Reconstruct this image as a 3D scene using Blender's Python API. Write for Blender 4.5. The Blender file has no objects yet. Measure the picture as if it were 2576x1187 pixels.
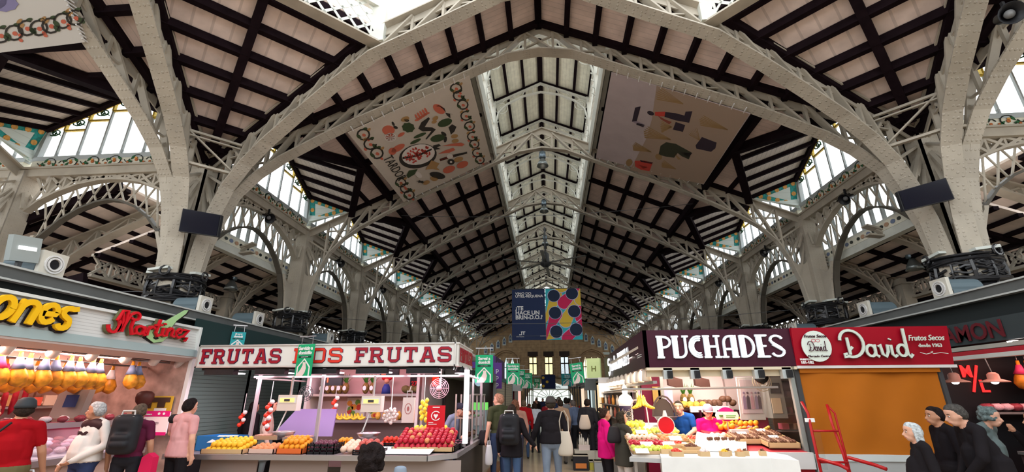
import bpy, bmesh, math, random
from mathutils import Vector, Matrix, noise
PI = math.pi
random.seed(7)
COL = bpy.context.scene.collection
# ---------------------------------------------------------------- camera
F_PX, PITCH, YAW, ROLL = 1134.8, 0.3416, 0.0781, -0.0027
CAM = Vector((0.02, 0, 1.68))
_f = Vector((-math.sin(YAW)*math.cos(PITCH), math.cos(YAW)*math.cos(PITCH), math.sin(PITCH)))
_r0 = Vector((math.cos(YAW), math.sin(YAW), 0)); _u0 = _r0.cross(_f)
_r = math.cos(ROLL)*_r0 + math.sin(ROLL)*_u0
_u = -math.sin(ROLL)*_r0 + math.cos(ROLL)*_u0
cd = bpy.data.cameras.new('camera'); cam = bpy.data.objects.new('camera', cd); COL.objects.link(cam)
M = Matrix((_r, _u, -_f)).transposed().to_4x4(); M.translation = CAM
cam.matrix_world = M
cd.sensor_width = 36; cd.lens = F_PX/2576*36; cd.clip_end = 500; cd.clip_start = .05
bpy.context.scene.camera = cam
def _ray(x, y): return _f + _r*((x-1288)/F_PX) + _u*((593.5-y)/F_PX)
def at(x, y, Y):            # the place a measured photo point has at depth Y
    d = _ray(x, y); return CAM + d*((Y-CAM.y)/d.y)
def atx(x, y, X):
    d = _ray(x, y); return CAM + d*((X-CAM.x)/d.x)
def atp(x, y, P, N):
    d = _ray(x, y); return CAM + d*((P-CAM).dot(N)/d.dot(N))
# ---------------------------------------------------------------- materials
MATS = {}
def mat(name, col, rough=.6, metal=0, emit=None, estr=0, spec=.22, noise_s=0, noise_a=0, bump=0, bump_s=20, lines=None, alpha=None, trans=0):
    if name in MATS: return MATS[name]
    m = bpy.data.materials.new(name); m.use_nodes = True; MATS[name] = m
    nt = m.node_tree; b = nt.nodes['Principled BSDF']
    c4 = (*col, 1)
    b.inputs['Base Color'].default_value = c4
    b.inputs['Roughness'].default_value = rough; b.inputs['Metallic'].default_value = metal
    b.inputs['Specular IOR Level'].default_value = spec
    if trans: b.inputs['Transmission Weight'].default_value = trans
    if emit: b.inputs['Emission Color'].default_value = (*emit, 1); b.inputs['Emission Strength'].default_value = estr
    tc = nt.nodes.new('ShaderNodeTexCoord')
    src = None
    if noise_a:
        n = nt.nodes.new('ShaderNodeTexNoise'); n.inputs['Scale'].default_value = noise_s; n.inputs['Detail'].default_value = 5
        nt.links.new(tc.outputs['Object'], n.inputs['Vector'])
        r = nt.nodes.new('ShaderNodeMapRange'); r.inputs[1].default_value = .3; r.inputs[2].default_value = .7
        r.inputs[3].default_value = 1-noise_a; r.inputs[4].default_value = 1+noise_a*.5
        nt.links.new(n.outputs['Fac'], r.inputs['Value'])
        mx = nt.nodes.new('ShaderNodeVectorMath'); mx.operation = 'SCALE'; mx.inputs[0].default_value = col
        nt.links.new(r.outputs[0], mx.inputs['Scale']); src = mx.outputs[0]
    if lines:      # (axis, scale, darkness)
        ax, sc, dk = lines
        sp = nt.nodes.new('ShaderNodeSeparateXYZ'); nt.links.new(tc.outputs['Object'], sp.inputs[0])
        a = nt.nodes.new('ShaderNodeMath'); a.operation = 'MULTIPLY'; a.inputs[1].default_value = sc
        if ax in ('d+','d-'):
            dd = nt.nodes.new('ShaderNodeMath'); dd.operation = 'ADD' if ax == 'd+' else 'SUBTRACT'; nt.links.new(sp.outputs[0], dd.inputs[0]); nt.links.new(sp.outputs[1], dd.inputs[1]); nt.links.new(dd.outputs[0], a.inputs[0])
        else: nt.links.new(sp.outputs[ax], a.inputs[0])
        fr = nt.nodes.new('ShaderNodeMath'); fr.operation = 'FRACT'; nt.links.new(a.outputs[0], fr.inputs[0])
        g = nt.nodes.new('ShaderNodeMath'); g.operation = 'GREATER_THAN'; g.inputs[1].default_value = .14; nt.links.new(fr.outputs[0], g.inputs[0])
        r = nt.nodes.new('ShaderNodeMapRange'); r.inputs[3].default_value = 1-dk; r.inputs[4].default_value = 1; nt.links.new(g.outputs[0], r.inputs['Value'])
        mx = nt.nodes.new('ShaderNodeVectorMath'); mx.operation = 'SCALE'
        if src: nt.links.new(src, mx.inputs[0])
        else: mx.inputs[0].default_value = col
        nt.links.new(r.outputs[0], mx.inputs['Scale']); src = mx.outputs[0]
    if src: nt.links.new(src, b.inputs['Base Color'])
    if bump:
        n = nt.nodes.new('ShaderNodeTexNoise'); n.inputs['Scale'].default_value = bump_s; nt.links.new(tc.outputs['Object'], n.inputs['Vector'])
        bp = nt.nodes.new('ShaderNodeBump'); bp.inputs['Strength'].default_value = bump; bp.inputs['Distance'].default_value = .02
        nt.links.new(n.outputs['Fac'], bp.inputs['Height']); nt.links.new(bp.outputs[0], b.inputs['Normal'])
    return m
def riveted(name, col, scale=9):
    m = mat(name, col, .5, noise_s=1.5, noise_a=.18)
    nt = m.node_tree; b = nt.nodes['Principled BSDF']; tc = [n for n in nt.nodes if n.type == 'TEX_COORD'][0]
    v = nt.nodes.new('ShaderNodeTexVoronoi'); v.inputs['Scale'].default_value = scale; v.inputs['Randomness'].default_value = 0
    nt.links.new(tc.outputs['Object'], v.inputs['Vector'])
    r = nt.nodes.new('ShaderNodeMapRange'); r.inputs[1].default_value = .34; r.inputs[2].default_value = .2; nt.links.new(v.outputs['Distance'], r.inputs['Value'])
    bp = nt.nodes.new('ShaderNodeBump'); bp.inputs['Strength'].default_value = .7; bp.inputs['Distance'].default_value = .012
    nt.links.new(r.outputs[0], bp.inputs['Height']); nt.links.new(bp.outputs[0], b.inputs['Normal']); return m
def glassm(name, col=(1, 1, 1), fac=.12, rough=.05):
    if name in MATS: return MATS[name]
    m = bpy.data.materials.new(name); m.use_nodes = True; MATS[name] = m; nt = m.node_tree
    nt.nodes.remove(nt.nodes['Principled BSDF']); out = nt.nodes['Material Output']
    t = nt.nodes.new('ShaderNodeBsdfTransparent'); t.inputs[0].default_value = (*col, 1)
    g = nt.nodes.new('ShaderNodeBsdfGlossy'); g.inputs['Roughness'].default_value = rough
    x = nt.nodes.new('ShaderNodeMixShader'); x.inputs[0].default_value = fac
    nt.links.new(t.outputs[0], x.inputs[1]); nt.links.new(g.outputs[0], x.inputs[2]); nt.links.new(x.outputs[0], out.inputs[0]); return m
IRON = riveted('cream_iron', (.43, .385, .315), 13)
IRONP = mat('cream_iron_plain', (.42, .375, .305), .5, noise_s=2, noise_a=.2)
IRONW = mat('pale_iron', (.58, .59, .53), .5, noise_s=3, noise_a=.12)
WOOD = mat('dark_beam', (.011, .006, .008), .8, noise_s=6, noise_a=.3, spec=.04)
BOARD = mat('ceiling_board', (.70, .56, .50), .8, noise_s=2.5, noise_a=.2, lines=(1, 7, .16), spec=.1)
BOARDY = mat('ceiling_board_cross', (.62, .55, .49), .8, noise_s=2.5, noise_a=.16, lines=(0, 7, .25), spec=.1)
BOARDL = mat('lantern_board', (.82, .82, .68), .8, noise_s=6, noise_a=.12, lines=(0, 9, .15), spec=.1)
BOARDA = mat('aisle_board', (.80, .68, .60), .8, noise_s=2, noise_a=.25, spec=.1)
GLASS = glassm('window_glass', (1, 1, 1), .04)
GLASSC = glassm('display_glass', (.95, .97, .97), .03, .3)
CREAM = mat('cream_tile', (.72, .70, .58), .35, noise_s=5, noise_a=.15)
TURQ = mat('turquoise_tile', (.03, .35, .33), .3, noise_s=14, noise_a=.55)
ORANGE = mat('orange_tile', (.75, .38, .10), .35, noise_s=20, noise_a=.3)
BOARDD = {s: mat('ceiling_board_diagonal%d' % s, (.70, .57, .51), .8, noise_s=2.5, noise_a=.2, lines=('d+' if s < 0 else 'd-', 2.2, .22), spec=.1) for s in (-1, 1)}
WHITET = mat('white_tile', (.68, .76, .72), .3, lines=(2, 6, .12))
LEAFT = mat('green_leaf_tile', (.03, .12, .05), .35)
SCROLL = mat('dark_scroll_tile', (.03, .035, .03), .35)
REDT = mat('rust_fruit_tile', (.45, .13, .04), .35)
YELT = mat('yellow_tile', (.75, .55, .08), .35, noise_s=30, noise_a=.35)
# ---------------------------------------------------------------- mesh helpers
class MB:
    def __init__(s): s.v = []; s.f = []; s.m = []; s.mi = 0; s.n = 0
    def add(s, vs, fs):
        n = len(s.v); s.v += [tuple(v) for v in vs]; s.f += [tuple(i+n for i in f) for f in fs]; s.m += [s.mi]*len(fs); return s
    def box(s, x0, x1, y0, y1, z0, z1):
        return s.add([(x0,y0,z0),(x1,y0,z0),(x1,y1,z0),(x0,y1,z0),(x0,y0,z1),(x1,y0,z1),(x1,y1,z1),(x0,y1,z1)],
            [(3,2,1,0),(4,5,6,7),(0,1,5,4),(1,2,6,5),(2,3,7,6),(3,0,4,7)])
    def beam(s, a, b, w, h, side=None, off=0):      # w along side, h along the third axis
        a = Vector(a); b = Vector(b); d = (b-a)
        if d.length < 1e-6: return s
        d.normalize(); side = Vector(side) if side else (d.cross(Vector((0,0,1))) if abs(d.z) < .95 else Vector((1,0,0)))
        side = (side - d*side.dot(d))
        if side.length < 1e-5: side = d.orthogonal()
        side.normalize(); up = side.cross(d).normalized()
        vs = []
        for p in (a, b):
            for i, j in ((-1,-1),(1,-1),(1,1),(-1,1)): vs.append(p + side*(w/2*i) + up*(h/2*j+off))
        return s.add(vs, [(3,2,1,0),(4,5,6,7),(0,1,5,4),(1,2,6,5),(2,3,7,6),(3,0,4,7)])
    def chain(s, pts, w, h, side, closed=False):     # mitred rectangular sweep, width along the fixed side vector
        side = Vector(side).normalized(); s.n += 1; pts = [Vector(p)+side*(.0008*(s.n % 9)) for p in pts]; n = len(pts); vs = []
        for i, p in enumerate(pts):
            if closed: a, b = pts[i-1], pts[(i+1) % n]
            else: a, b = pts[max(i-1, 0)], pts[min(i+1, n-1)]
            d = (b-a).normalized(); up = side.cross(d).normalized()
            for x, y in ((-1,-1),(1,-1),(1,1),(-1,1)): vs.append(p + side*(w/2*x) + up*(h/2*y))
        fs = []
        for i in range(n if closed else n-1):
            j = (i+1) % n
            for k in range(4): fs.append((4*i+k, 4*i+(k+1) % 4, 4*j+(k+1) % 4, 4*j+k))
        if not closed: fs += [(3,2,1,0), (4*n-4, 4*n-3, 4*n-2, 4*n-1)]
        return s.add(vs, fs)
    def tube(s, pts, r, seg=6, closed=False, caps=True):
        pts = [Vector(p) for p in pts]; n = len(pts); vs = []; rr = r if isinstance(r, (list, tuple)) else [r]*n
        pr = None
        for i, p in enumerate(pts):
            if closed: d = pts[(i+1) % n]-pts[i-1]
            else: d = pts[min(i+1, n-1)]-pts[max(i-1, 0)]
            if d.length < 1e-9: d = Vector((0,0,1))
            d.normalize()
            if pr is None: a = d.orthogonal().normalized()
            else:
                a = pr - d*pr.dot(d); a = a.normalized() if a.length > 1e-6 else d.orthogonal().normalized()
            pr = a; b = d.cross(a)
            for k in range(seg):
                t = 2*PI*k/seg; vs.append(p + (a*math.cos(t) + b*math.sin(t))*rr[i])
        fs = []
        for i in range(n if closed else n-1):
            j = (i+1) % n
            for k in range(seg): fs.append((i*seg+k, i*seg+(k+1) % seg, j*seg+(k+1) % seg, j*seg+k))
        if caps and not closed: fs += [tuple(range(seg))[::-1], tuple((n-1)*seg+k for k in range(seg))]
        return s.add(vs, fs)
    def lathe(s, prof, c=(0,0,0), seg=16, ax=2, sx=1, sy=1):
        c = Vector(c); vs = []; fs = []; n = len(prof)
        for r, z in prof:
            for k in range(seg):
                t = 2*PI*k/seg; q = [r*math.cos(t)*sx, r*math.sin(t)*sy, z]
                if ax == 0: q = [q[2], q[0], q[1]]
                if ax == 1: q = [q[0], q[2], q[1]]
                vs.append(c + Vector(q))
        for i in range(n-1):
            for k in range(seg): fs.append((i*seg+k, i*seg+(k+1) % seg, (i+1)*seg+(k+1) % seg, (i+1)*seg+k))
        fs += [tuple(range(seg))[::-1], tuple((n-1)*seg+k for k in range(seg))]
        return s.add(vs, fs)
    def ball(s, c, r, seg=10, ring=7, sc=(1,1,1), jit=0):
        c = Vector(c); prof = []
        vs = [c+Vector((0,0,-r*sc[2]))]
        for i in range(1, ring):
            t = -PI/2 + PI*i/ring
            for k in range(seg):
                a = 2*PI*k/seg; j = 1 + (random.uniform(-jit, jit) if jit else 0)
                vs.append(c + Vector((r*math.cos(t)*math.cos(a)*sc[0]*j, r*math.cos(t)*math.sin(a)*sc[1]*j, r*math.sin(t)*sc[2]*j)))
        vs.append(c+Vector((0,0,r*sc[2]))); fs = []
        for k in range(seg): fs.append((0, 1+(k+1) % seg, 1+k))
        for i in range(ring-2):
            for k in range(seg):
                a = 1+i*seg; b = a+seg; fs.append((a+k, a+(k+1) % seg, b+(k+1) % seg, b+k))
        l = len(vs)-1; a = 1+(ring-2)*seg
        for k in range(seg): fs.append((l, a+k, a+(k+1) % seg))
        return s.add(vs, fs)
    def plate(s, pts, n, t):                          # polygon thickened by t along n (convex or simple ngon)
        n = Vector(n).normalized()*t; k = len(pts); pts = [Vector(p) for p in pts]
        fs = [tuple(range(k))[::-1], tuple(range(k, 2*k))] + [(i, (i+1) % k, k+(i+1) % k, k+i) for i in range(k)]
        return s.add([p for p in pts] + [p+n for p in pts], fs)
    def build(s, name, mats, parent=None, smooth=False, loc=None):
        me = bpy.data.meshes.new(name); me.from_pydata(s.v, [], s.f)
        if not isinstance(mats, (list, tuple)): mats = [mats]
        for m in mats: me.materials.append(m)
        if len(mats) > 1: me.polygons.foreach_set('material_index', s.m)
        if smooth: me.polygons.foreach_set('use_smooth', [True]*len(me.polygons))
        me.validate(); bm = bmesh.new(); bm.from_mesh(me); bmesh.ops.recalc_face_normals(bm, faces=bm.faces); bm.to_mesh(me); bm.free()
        me.update(); o = bpy.data.objects.new(name, me); COL.objects.link(o)
        if parent: o.parent = parent
        if loc: o.location = loc
        return o
def tag(o, label=None, cat=None, group=None, kind=None):
    if label: o['label'] = label
    if cat: o['category'] = cat
    if group: o['group'] = group
    if kind: o['kind'] = kind
    return o
def thing(name, loc, label, cat, group=None, rz=0, kind=None):
    o = bpy.data.objects.new(name, None); COL.objects.link(o); o.location = loc; o.rotation_euler = (0, 0, rz); o.empty_display_size = .1
    return tag(o, label, cat, group, kind)
KIDS = {}
def kids(o): return [c for c in COL.objects if c.parent == o] if False else [c for c in o.children]
def dup(o, mtx=None, loc=None, rz=None, label=None, parent=None):
    c = o.copy(); COL.objects.link(c)
    if parent: c.parent = parent
    for ch in kids(o): dup(ch, parent=c)
    if mtx is not None: c.matrix_world = mtx @ (Matrix.LocRotScale(o.location, o.rotation_euler, o.scale))
    if loc is not None: c.location = loc
    if rz is not None: c.rotation_euler = (0, 0, rz)
    if label: c['label'] = label
    return c
# ---------------------------------------------------------------- hall geometry, in units of half the nave width
W = 8.0; Y1, S = 1.1223, .5788; YC = Y1-1
ZN, ZR = .6476, 1.102
def G(x, y, z): return Vector((x*W, y*W, 1.68+z*W))
def L(x, y, z): return Vector((x*W, y*W, 1.68+z*W))
def ztop(x): return ZR-(ZR-ZN)*abs(x)
BOT = [(0,1.0),(.1,.985),(.2,.938),(.312,.885),(.43,.835),(.554,.778),(.66,.722),(.764,.662),(.829,.613),(.882,.553),(.913,.481),(.935,.40),(.945,.32),(.95,.24)]
def zbot(x):
    x = abs(x)
    for (a, p), (b, q) in zip(BOT, BOT[1:]):
        if x <= b: return p+(q-p)*(x-a)/(b-a)
    return BOT[-1][1]
CROSS = Vector((0, YC*W, 0))
def rotm(sgn): return Matrix.Translation(CROSS) @ Matrix.Rotation(sgn*PI/2, 4, 'Z') @ Matrix.Translation(-CROSS)
ROTL, ROTR = rotm(1), rotm(-1)
# ---- roof trusses
def truss_parts(root, plan, us, O, fw=.31):
    # plan(u) -> (x, y) in hall units; us signed sample list from one column to the other (or half)
    def P(u, z): x, y = plan(u); return G(x, y, z)-O
    def side(u):
        a = P(u, 0); b = P(u*.98+(.01 if u >= 0 else -.01), 0)
        d = (a-b); d.z = 0; d = d.normalized() if d.length > 1e-6 else Vector((1,0,0)); return Vector((-d.y, d.x, 0))
    sd = side(us[0])
    m = MB(); top = [P(u, ztop(u)-.004) for u in us]; m.chain(top, min(.30, fw+.03), .035, sd)
    m.chain([p-Vector((0,0,.11)) for p in top], .03, .20, sd)
    m.build('top_chord', IRONP, root)
    m = MB(); bs = [b for b, _ in BOT]
    lst = []
    for u in sorted(set([round(x, 4) for x in bs + [-b for b in bs]]), reverse=us[0] > us[-1]):
        if min(us)-1e-6 <= u <= max(us)+1e-6: lst.append((u, zbot(u)))
    if lst and abs(lst[0][0]) > .94: lst.insert(0, (lst[0][0]*1.004, .17))
    if lst and abs(lst[-1][0]) > .94: lst.append((lst[-1][0]*1.004, .17))
    pts = [P(u, z) for u, z in lst]
    m.chain(pts, fw, .035, sd)
    m.chain([p+Vector((0,0,.05)) if abs(l[0]) < .9 else p+(P(1 if l[0] > 0 else -1, l[1])-p).normalized()*.05 for p, l in zip(pts, lst)], .03, .09, sd)
    m.build('bottom_chord', IRON, root)
    m = MB(); lo, hi = min(us), max(us); n = int(round((min(hi, .9)-max(lo, -.9))/.084)); a0 = max(lo, -.9)
    st = (min(hi, .9)-a0)/n
    for i in range(n+1):
        u = a0+st*i
        t, b = P(u, ztop(u)-.01), P(u, zbot(u)+.005); m.beam(b, t, .09, .06, sd)
        if i < n:
            v = u+st; t2, b2 = P(v, ztop(v)-.01), P(v, zbot(v)+.005)
            mid = u+st/2
            if mid > 0: m.beam(t, b2, .16, .05, sd)
            else: m.beam(b, t2, .16, .05, sd)
            if i % 2 == 0:
                if mid > 0: m.beam((b+t)/2*.5+b*.5, t2*.8+b2*.2, .05, .035, sd)
                else: m.beam(b2*.75+t2*.25, t*.8+b*.2, .05, .035, sd)
    for sg in (-1, 1):                      # radiating struts at the springing
        if (sg > 0 and hi > .95) or (sg < 0 and lo < -.95):
            c = P(sg, ZN-.02)
            for x, z in ((.882,.553),(.913,.481),(.935,.40)): m.beam(c, P(sg*x, z), .08, .05, sd)
            m.beam(P(sg*.9, ztop(.9)), P(sg*.829, .613), .1, .05, sd); m.beam(P(sg*.9, ztop(.9)), P(sg*.9, zbot(.9)), .1, .05, sd)
    m.build('web_struts', IRONP, root)
ORD = ['nearest', 'second', 'third', 'fourth', 'fifth', 'sixth', 'seventh', 'eighth', 'ninth']
us_full = [1, .8, .6, .4, .2, 0, -.2, -.4, -.6, -.8, -1]
O = G(0, Y1, 0)*1.0; O.z = 0
tr0 = thing('roof_truss', O, 'nearest cream iron roof arch spanning the nave, in front of the lantern', 'roof arch', 'iron roof arches')
truss_parts(tr0, lambda u: (u, Y1), us_full, O)
trs = [tr0]
tr1 = thing('roof_truss', O+Vector((0, S*W, 0)), 'cream iron roof arch spanning the nave, second counted from the viewer', 'roof arch', 'iron roof arches')
truss_parts(tr1, lambda u: (u, Y1), us_full, O, .20); trs.append(tr1)
for k in range(2, 9):
    trs.append(dup(tr1, loc=O+Vector((0, S*W*k, 0)), label='cream iron roof arch spanning the nave, %s counted from the viewer' % ORD[k]))
for k in range(0, 3):
    for sg, R, nm in ((1, ROTL, 'left'), (-1, ROTR, 'right')):
        c = dup(trs[k], mtx=R, label='cream iron roof arch of the %s cross hall, %s counted from the crossing' % (nm, ORD[k]))
# ---- crossing ribs
def plan3(sx):
    def f(u):
        if abs(u) > .417: t = (1-u)/(1-.417); return (sx*u, Y1-.212*t)
        return (sx*u, Y1-.212-.02*(.417-u)/.417)
    return f
def plan2(sx):
    g = plan3(sx)
    def f(u):
        x, y = g(u); a, b = x, y-YC
        return (-b, YC-a) if sx < 0 else (b, YC+a)
    return f
for nm, sx in (('left', -1), ('right', 1)):
    for pl, us, w in ((plan3(sx), [1,.8,.6,.417,.2,0], 'towards the nave ridge'), (plan2(sx), [1,.8,.6,.417,.2,0], 'towards the cross hall')):
        O = G(sx, Y1, 0); O.z = 0
        if w[8] == 't' or True:
            if pl(.5)[1] < Y1-.3 and sx < 0: fx = lambda u, p=pl: p(u)
            r = thing('crossing_rib', O, 'curved cream iron rib rising from the big %s column %s' % (nm, w), 'roof rib', 'ribs of the crossing')
            truss_parts(r, pl, us, O)
# ---- ring girders with lattice
for nm, sx in (('left', -1), ('right', 1)):
    a3 = (sx*.417, Y1-.212); q = plan2(sx)(.417)
    A, B = G(a3[0], a3[1], ztop(.417)-.05), G(q[0], q[1], ztop(.417)-.05)
    d = (B-A); dn = d.normalized(); out = Vector((-dn.y, dn.x, 0)); up = Vector((0,0,1))
    r = thing('lattice_girder', (A+B)/2, 'white lattice girder of the dome ring, above the %s ceiling coffers' % nm, 'girder', 'dome ring girders'); O = (A+B)/2
    m = MB(); m.beam(A-O, B-O, .28, .04); m.build('bottom_flange', IRONP, r)
    m = MB(); H = up*.95
    m.beam(A-O+H, B-O+H, .2, .1)
    n = 13
    for i in range(-3, n):
        p, q2 = i/n, (i+3)/n
        c0, c1 = max(p, 0), min(q2, 1)
        z0, z1 = (c0-p)/(q2-p), (c1-p)/(q2-p)
        m.beam(A-O+d*c0+H*z0, A-O+d*c1+H*z1, .02, .055, out); m.beam(A-O+d*c0+H*(1-z0), A-O+d*c1+H*(1-z1), .02, .055, out)
    m.build('lattice', IRONW, r)
    for e in (A, B):
        m = MB(); m.beam(e-O, e-O+up*1.9, .3, .3); m.build('drum_post', IRONW, r)
# ---- ceilings
def ceil_panel(name, pts, material, O, kind='structure', label=None, par=None):
    m = MB(); m.plate([p-O for p in pts], (0,0,1), .06); o = m.build(name, material, par, loc=None if par else O)
    if not par: tag(o, label, 'ceiling', kind=kind)
    return o
def rafter(par, a, b, w=.15, h=.18, name='beam'):
    w *= .8; h *= .85
    m = MB(); m.beam(Vector(a)-Vector((0,0,h/2-.01)), Vector(b)-Vector((0,0,h/2-.01)), w, h); return m.build(name, WOOD, par)
def rp(s, x, y, dz=0): return G(s*x, y, ztop(x)+dz)
BEAMX = [.22, .305, .39, .475, .56]
def bay(s):
    O = G(0, Y1, 0); O.z = 0; ym = Y1+S/2; y2 = Y1+S
    pts = [rp(s,.2,Y1), rp(s,.2,y2), rp(s,.808,y2), rp(s,.656,ym), rp(s,.808,Y1)]
    if s < 0: pts = pts[::-1]
    c = ceil_panel('ceiling', pts, BOARD if s > 0 else BOARD, O, label='boarded nave roof slope with dark beams')
    for x in BEAMX: rafter(c, rp(s,x,Y1)-O, rp(s,x,y2)-O, .15 if x > .25 else .3)
    rafter(c, rp(s,.645,Y1,-.006)-O, rp(s,.645,y2,-.006)-O, .2, .26, 'purlin')
    rafter(c, rp(s,.73,Y1)-O, rp(s,.73,Y1+.14)-O, .12, .14); rafter(c, rp(s,.73,y2-.14)-O, rp(s,.73,y2)-O, .12, .14)
    rafter(c, rp(s,.22,ym)-O, rp(s,.645,ym)-O, .2)
    for y in (Y1+.022, y2-.022): rafter(c, rp(s,.22,y)-O, rp(s,.79,y)-O, .16, .14)
    B, Pk, Q, C = (1,.02,.807), (1,S/2,.930), (.656,S/2,.804), (.808,0,.735)
    ds = []
    for f in (0, 1):
        def V(t): x, y, z = t; return G(s*x, (Y1+y) if f == 0 else (y2-y), z)
        m = MB(); q = [V(B), V(Pk), V(Q), V(C)]; m.plate([p-O for p in q], (0,0,1), .05)
        d = m.build('dormer_slope', BOARDY, c)
        rafter(c, V(Q)-O, V(C)-O, .26, .26, 'valley_beam'); rafter(c, V(B)-O+Vector((-s*.12,0,0)), V(Pk)-O+Vector((-s*.12,0,0)), .14, .2)
        for t in (.03, .2, .4, .6, .8, .97):
            a = V(B).lerp(V(Pk), t); b = V(C).lerp(V(Q), t); rafter(c, a-O, b-O, .13, .13)
    return c
bayR, bayL = bay(1), bay(-1)
for k in range(1, 8):
    dup(bayR, loc=bayR.location+Vector((0, S*W*k, 0))); dup(bayL, loc=bayL.location+Vector((0, S*W*k, 0)))
for k in (0, 1):
    T = Matrix.Translation(Vector((0, S*W*k, 0)))
    dup(bayR, mtx=ROTL@T); dup(bayL, mtx=ROTR@T); dup(bayL, mtx=ROTL@T); dup(bayR, mtx=ROTR@T)
# bay between the crossing ribs and the first arch
def bay0(s):
    O = G(0, Y1, 0); O.z = 0
    yr = lambda x: plan3(1)(x)[1]
    pts = [G(0,yr(0)-.01,ZR), G(0,Y1,ZR), G(s*1,Y1,ZN), G(s*.417,Y1-.212,ztop(.417))]
    if s < 0: pts = pts[::-1]
    c = ceil_panel('ceiling', pts, BOARD, O, label='boarded roof slope between the crossing rib and the first arch')
    for i in range(0, 11):
        x = .0 + .085*i
        rafter(c, rp(s,x,yr(x)+.02)-O, rp(s,x,Y1)-O, .15 if i else .2)
    rafter(c, rp(s,0,Y1-.02)-O, rp(s,.98,Y1-.02)-O, .18, .16)
    a = [rp(s,x,yr(x)+.022)-O for x in (0,.417,.97)]
    rafter(c, a[0], a[1], .18, .16); rafter(c, a[1], a[2], .18, .16)
    return c
b0R, b0L = bay0(1), bay0(-1)
dup(b0R, mtx=ROTL); dup(b0L, mtx=ROTR)
# corner coffers
for nm, sx in (('left', -1), ('right', 1)):
    C1 = G(sx, Y1, ZN); A = G(sx*.417, Y1-.212, ztop(.417)); q = plan2(sx)(.417); B = G(q[0], q[1], ztop(.417)); O = C1.copy(); O.z = 0
    m = MB(); m.plate([C1-O, A-O, B-O], (0,0,1), .06); c = m.build('ceiling', BOARDD[sx], loc=O); tag(c, 'coffered boards of the %s corner of the crossing' % nm, 'ceiling', kind='structure')
    for t in (.14, .27, .40, .53, .66, .79, .92, .985): rafter(c, C1.lerp(A, t)-O, C1.lerp(B, t)-O, .17, .2)
    rafter(c, C1.lerp((A+B)/2, .12)-O, (A+B)/2-O, .2, .22)
    for E_ in (A, B): rafter(c, C1.lerp(E_, .05).lerp(C1.lerp((A+B)/2,.05), .06)-O, E_.lerp((A+B)/2, .05)-O, .2, .2)
# ---- lantern
def lantern():
    O = G(0, Y1, 0); O.z = 0; y2 = Y1+S
    r = thing('ceiling', O, None, None, kind='structure')
    for s in (-1, 1):
        q = [G(s*.232,Y1,1.255), G(s*.232,y2,1.255), G(0,y2,1.356), G(0,Y1,1.356)]
        m = MB(); m.plate([p-O for p in q], (0,0,1), .05); m.build('lantern_boards', BOARDL, r)
        for x in (.075, .148, .212):
            rafter(r, G(s*x,Y1,1.356-.46*x)-O, G(s*x,y2,1.356-.46*x)-O, .11, .12)
        for y in (Y1, Y1+S/2):
            rafter(r, G(0,y+.004,1.35)-O, G(s*.215,y+.004,1.256)-O, .12, .14)
        # glazed side wall
        m = MB()
        for z, t in ((1.0,.26),(1.03,.14),(1.135,.06),(1.225,.07),(1.25,.16)): m.box(s*.219*W-.06, s*.219*W+.06, 0, S*W, 1.68+z*W-t/2, 1.68+z*W+t/2)
        for i in range(14):
            y = S*W*i/14; m.box(s*.219*W-.035, s*.219*W+.035, y-.03, y+.03, 1.68+.99*W, 1.68+1.255*W)
        m.build('mullions', IRONW, r)
        m = MB(); m.box(s*.222*W-.006, s*.222*W+.006, 0, S*W, 1.68+1.0*W, 1.68+1.25*W); m.build('pane', GLASS, r)
        m = MB(); m.box(s*.20*W-.03, s*.20*W+.03, 0, S*W, 1.68+.955*W, 1.68+1.02*W); m.build('curb_board', IRONW, r)
    rafter(r, G(0,Y1,1.358)-O, G(0,y2,1.358)-O, .22, .16, 'ridge_beam')
    for y in (Y1, Y1+S/2):
        m = MB(); zz = lambda x: 1.335-.46*abs(x)
        m.chain([G(x,y,zz(x))-O for x in (-.21,-.1,0,.1,.21)], .10, .06, (0,1,0))
        arc = [(-.205,1.0),(-.205,1.12),(-.19,1.19),(-.15,1.235),(-.08,1.272),(0,1.29),(.08,1.272),(.15,1.235),(.19,1.19),(.205,1.12),(.205,1.0)]
        m.chain([G(x,y,z)-O for x, z in arc], .08, .05, (0,1,0))
        for x in (-.17,-.125,-.08,-.035,.035,.08,.125,.17):
            z0 = 1.29-.95*x*x*1.6; m.beam(G(x,y,z0)-O, G(x*.9,y,zz(x*.9))-O, .04, .03, (0,1,0))
        for sx in (-1, 1):
            m.box(sx*.208*W-.05, sx*.208*W+.05, y*W-O.y-.05, y*W-O.y+.05, 1.68+.99*W, 1.68+1.25*W)
            for rr in (.22, .13, .06):
                cc = G(sx*.176, y, 1.212)-O
                m.chain([cc+Vector((rr*math.cos(t*PI/6), 0, rr*math.sin(t*PI/6))) for t in range(12)], .03, .018, (0,1,0), closed=True)
            for q_ in range(4):
                m.beam(G(sx*.208,y,1.04+.03*q_)-O, G(sx*.19,y,1.055+.03*q_)-O, .03, .03, (0,1,0))
        m.build('lantern_frame', IRONW, r)
    return r
lan = lantern()
for k in range(1, 8): dup(lan, loc=lan.location+Vector((0, S*W*k, 0)))
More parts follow.
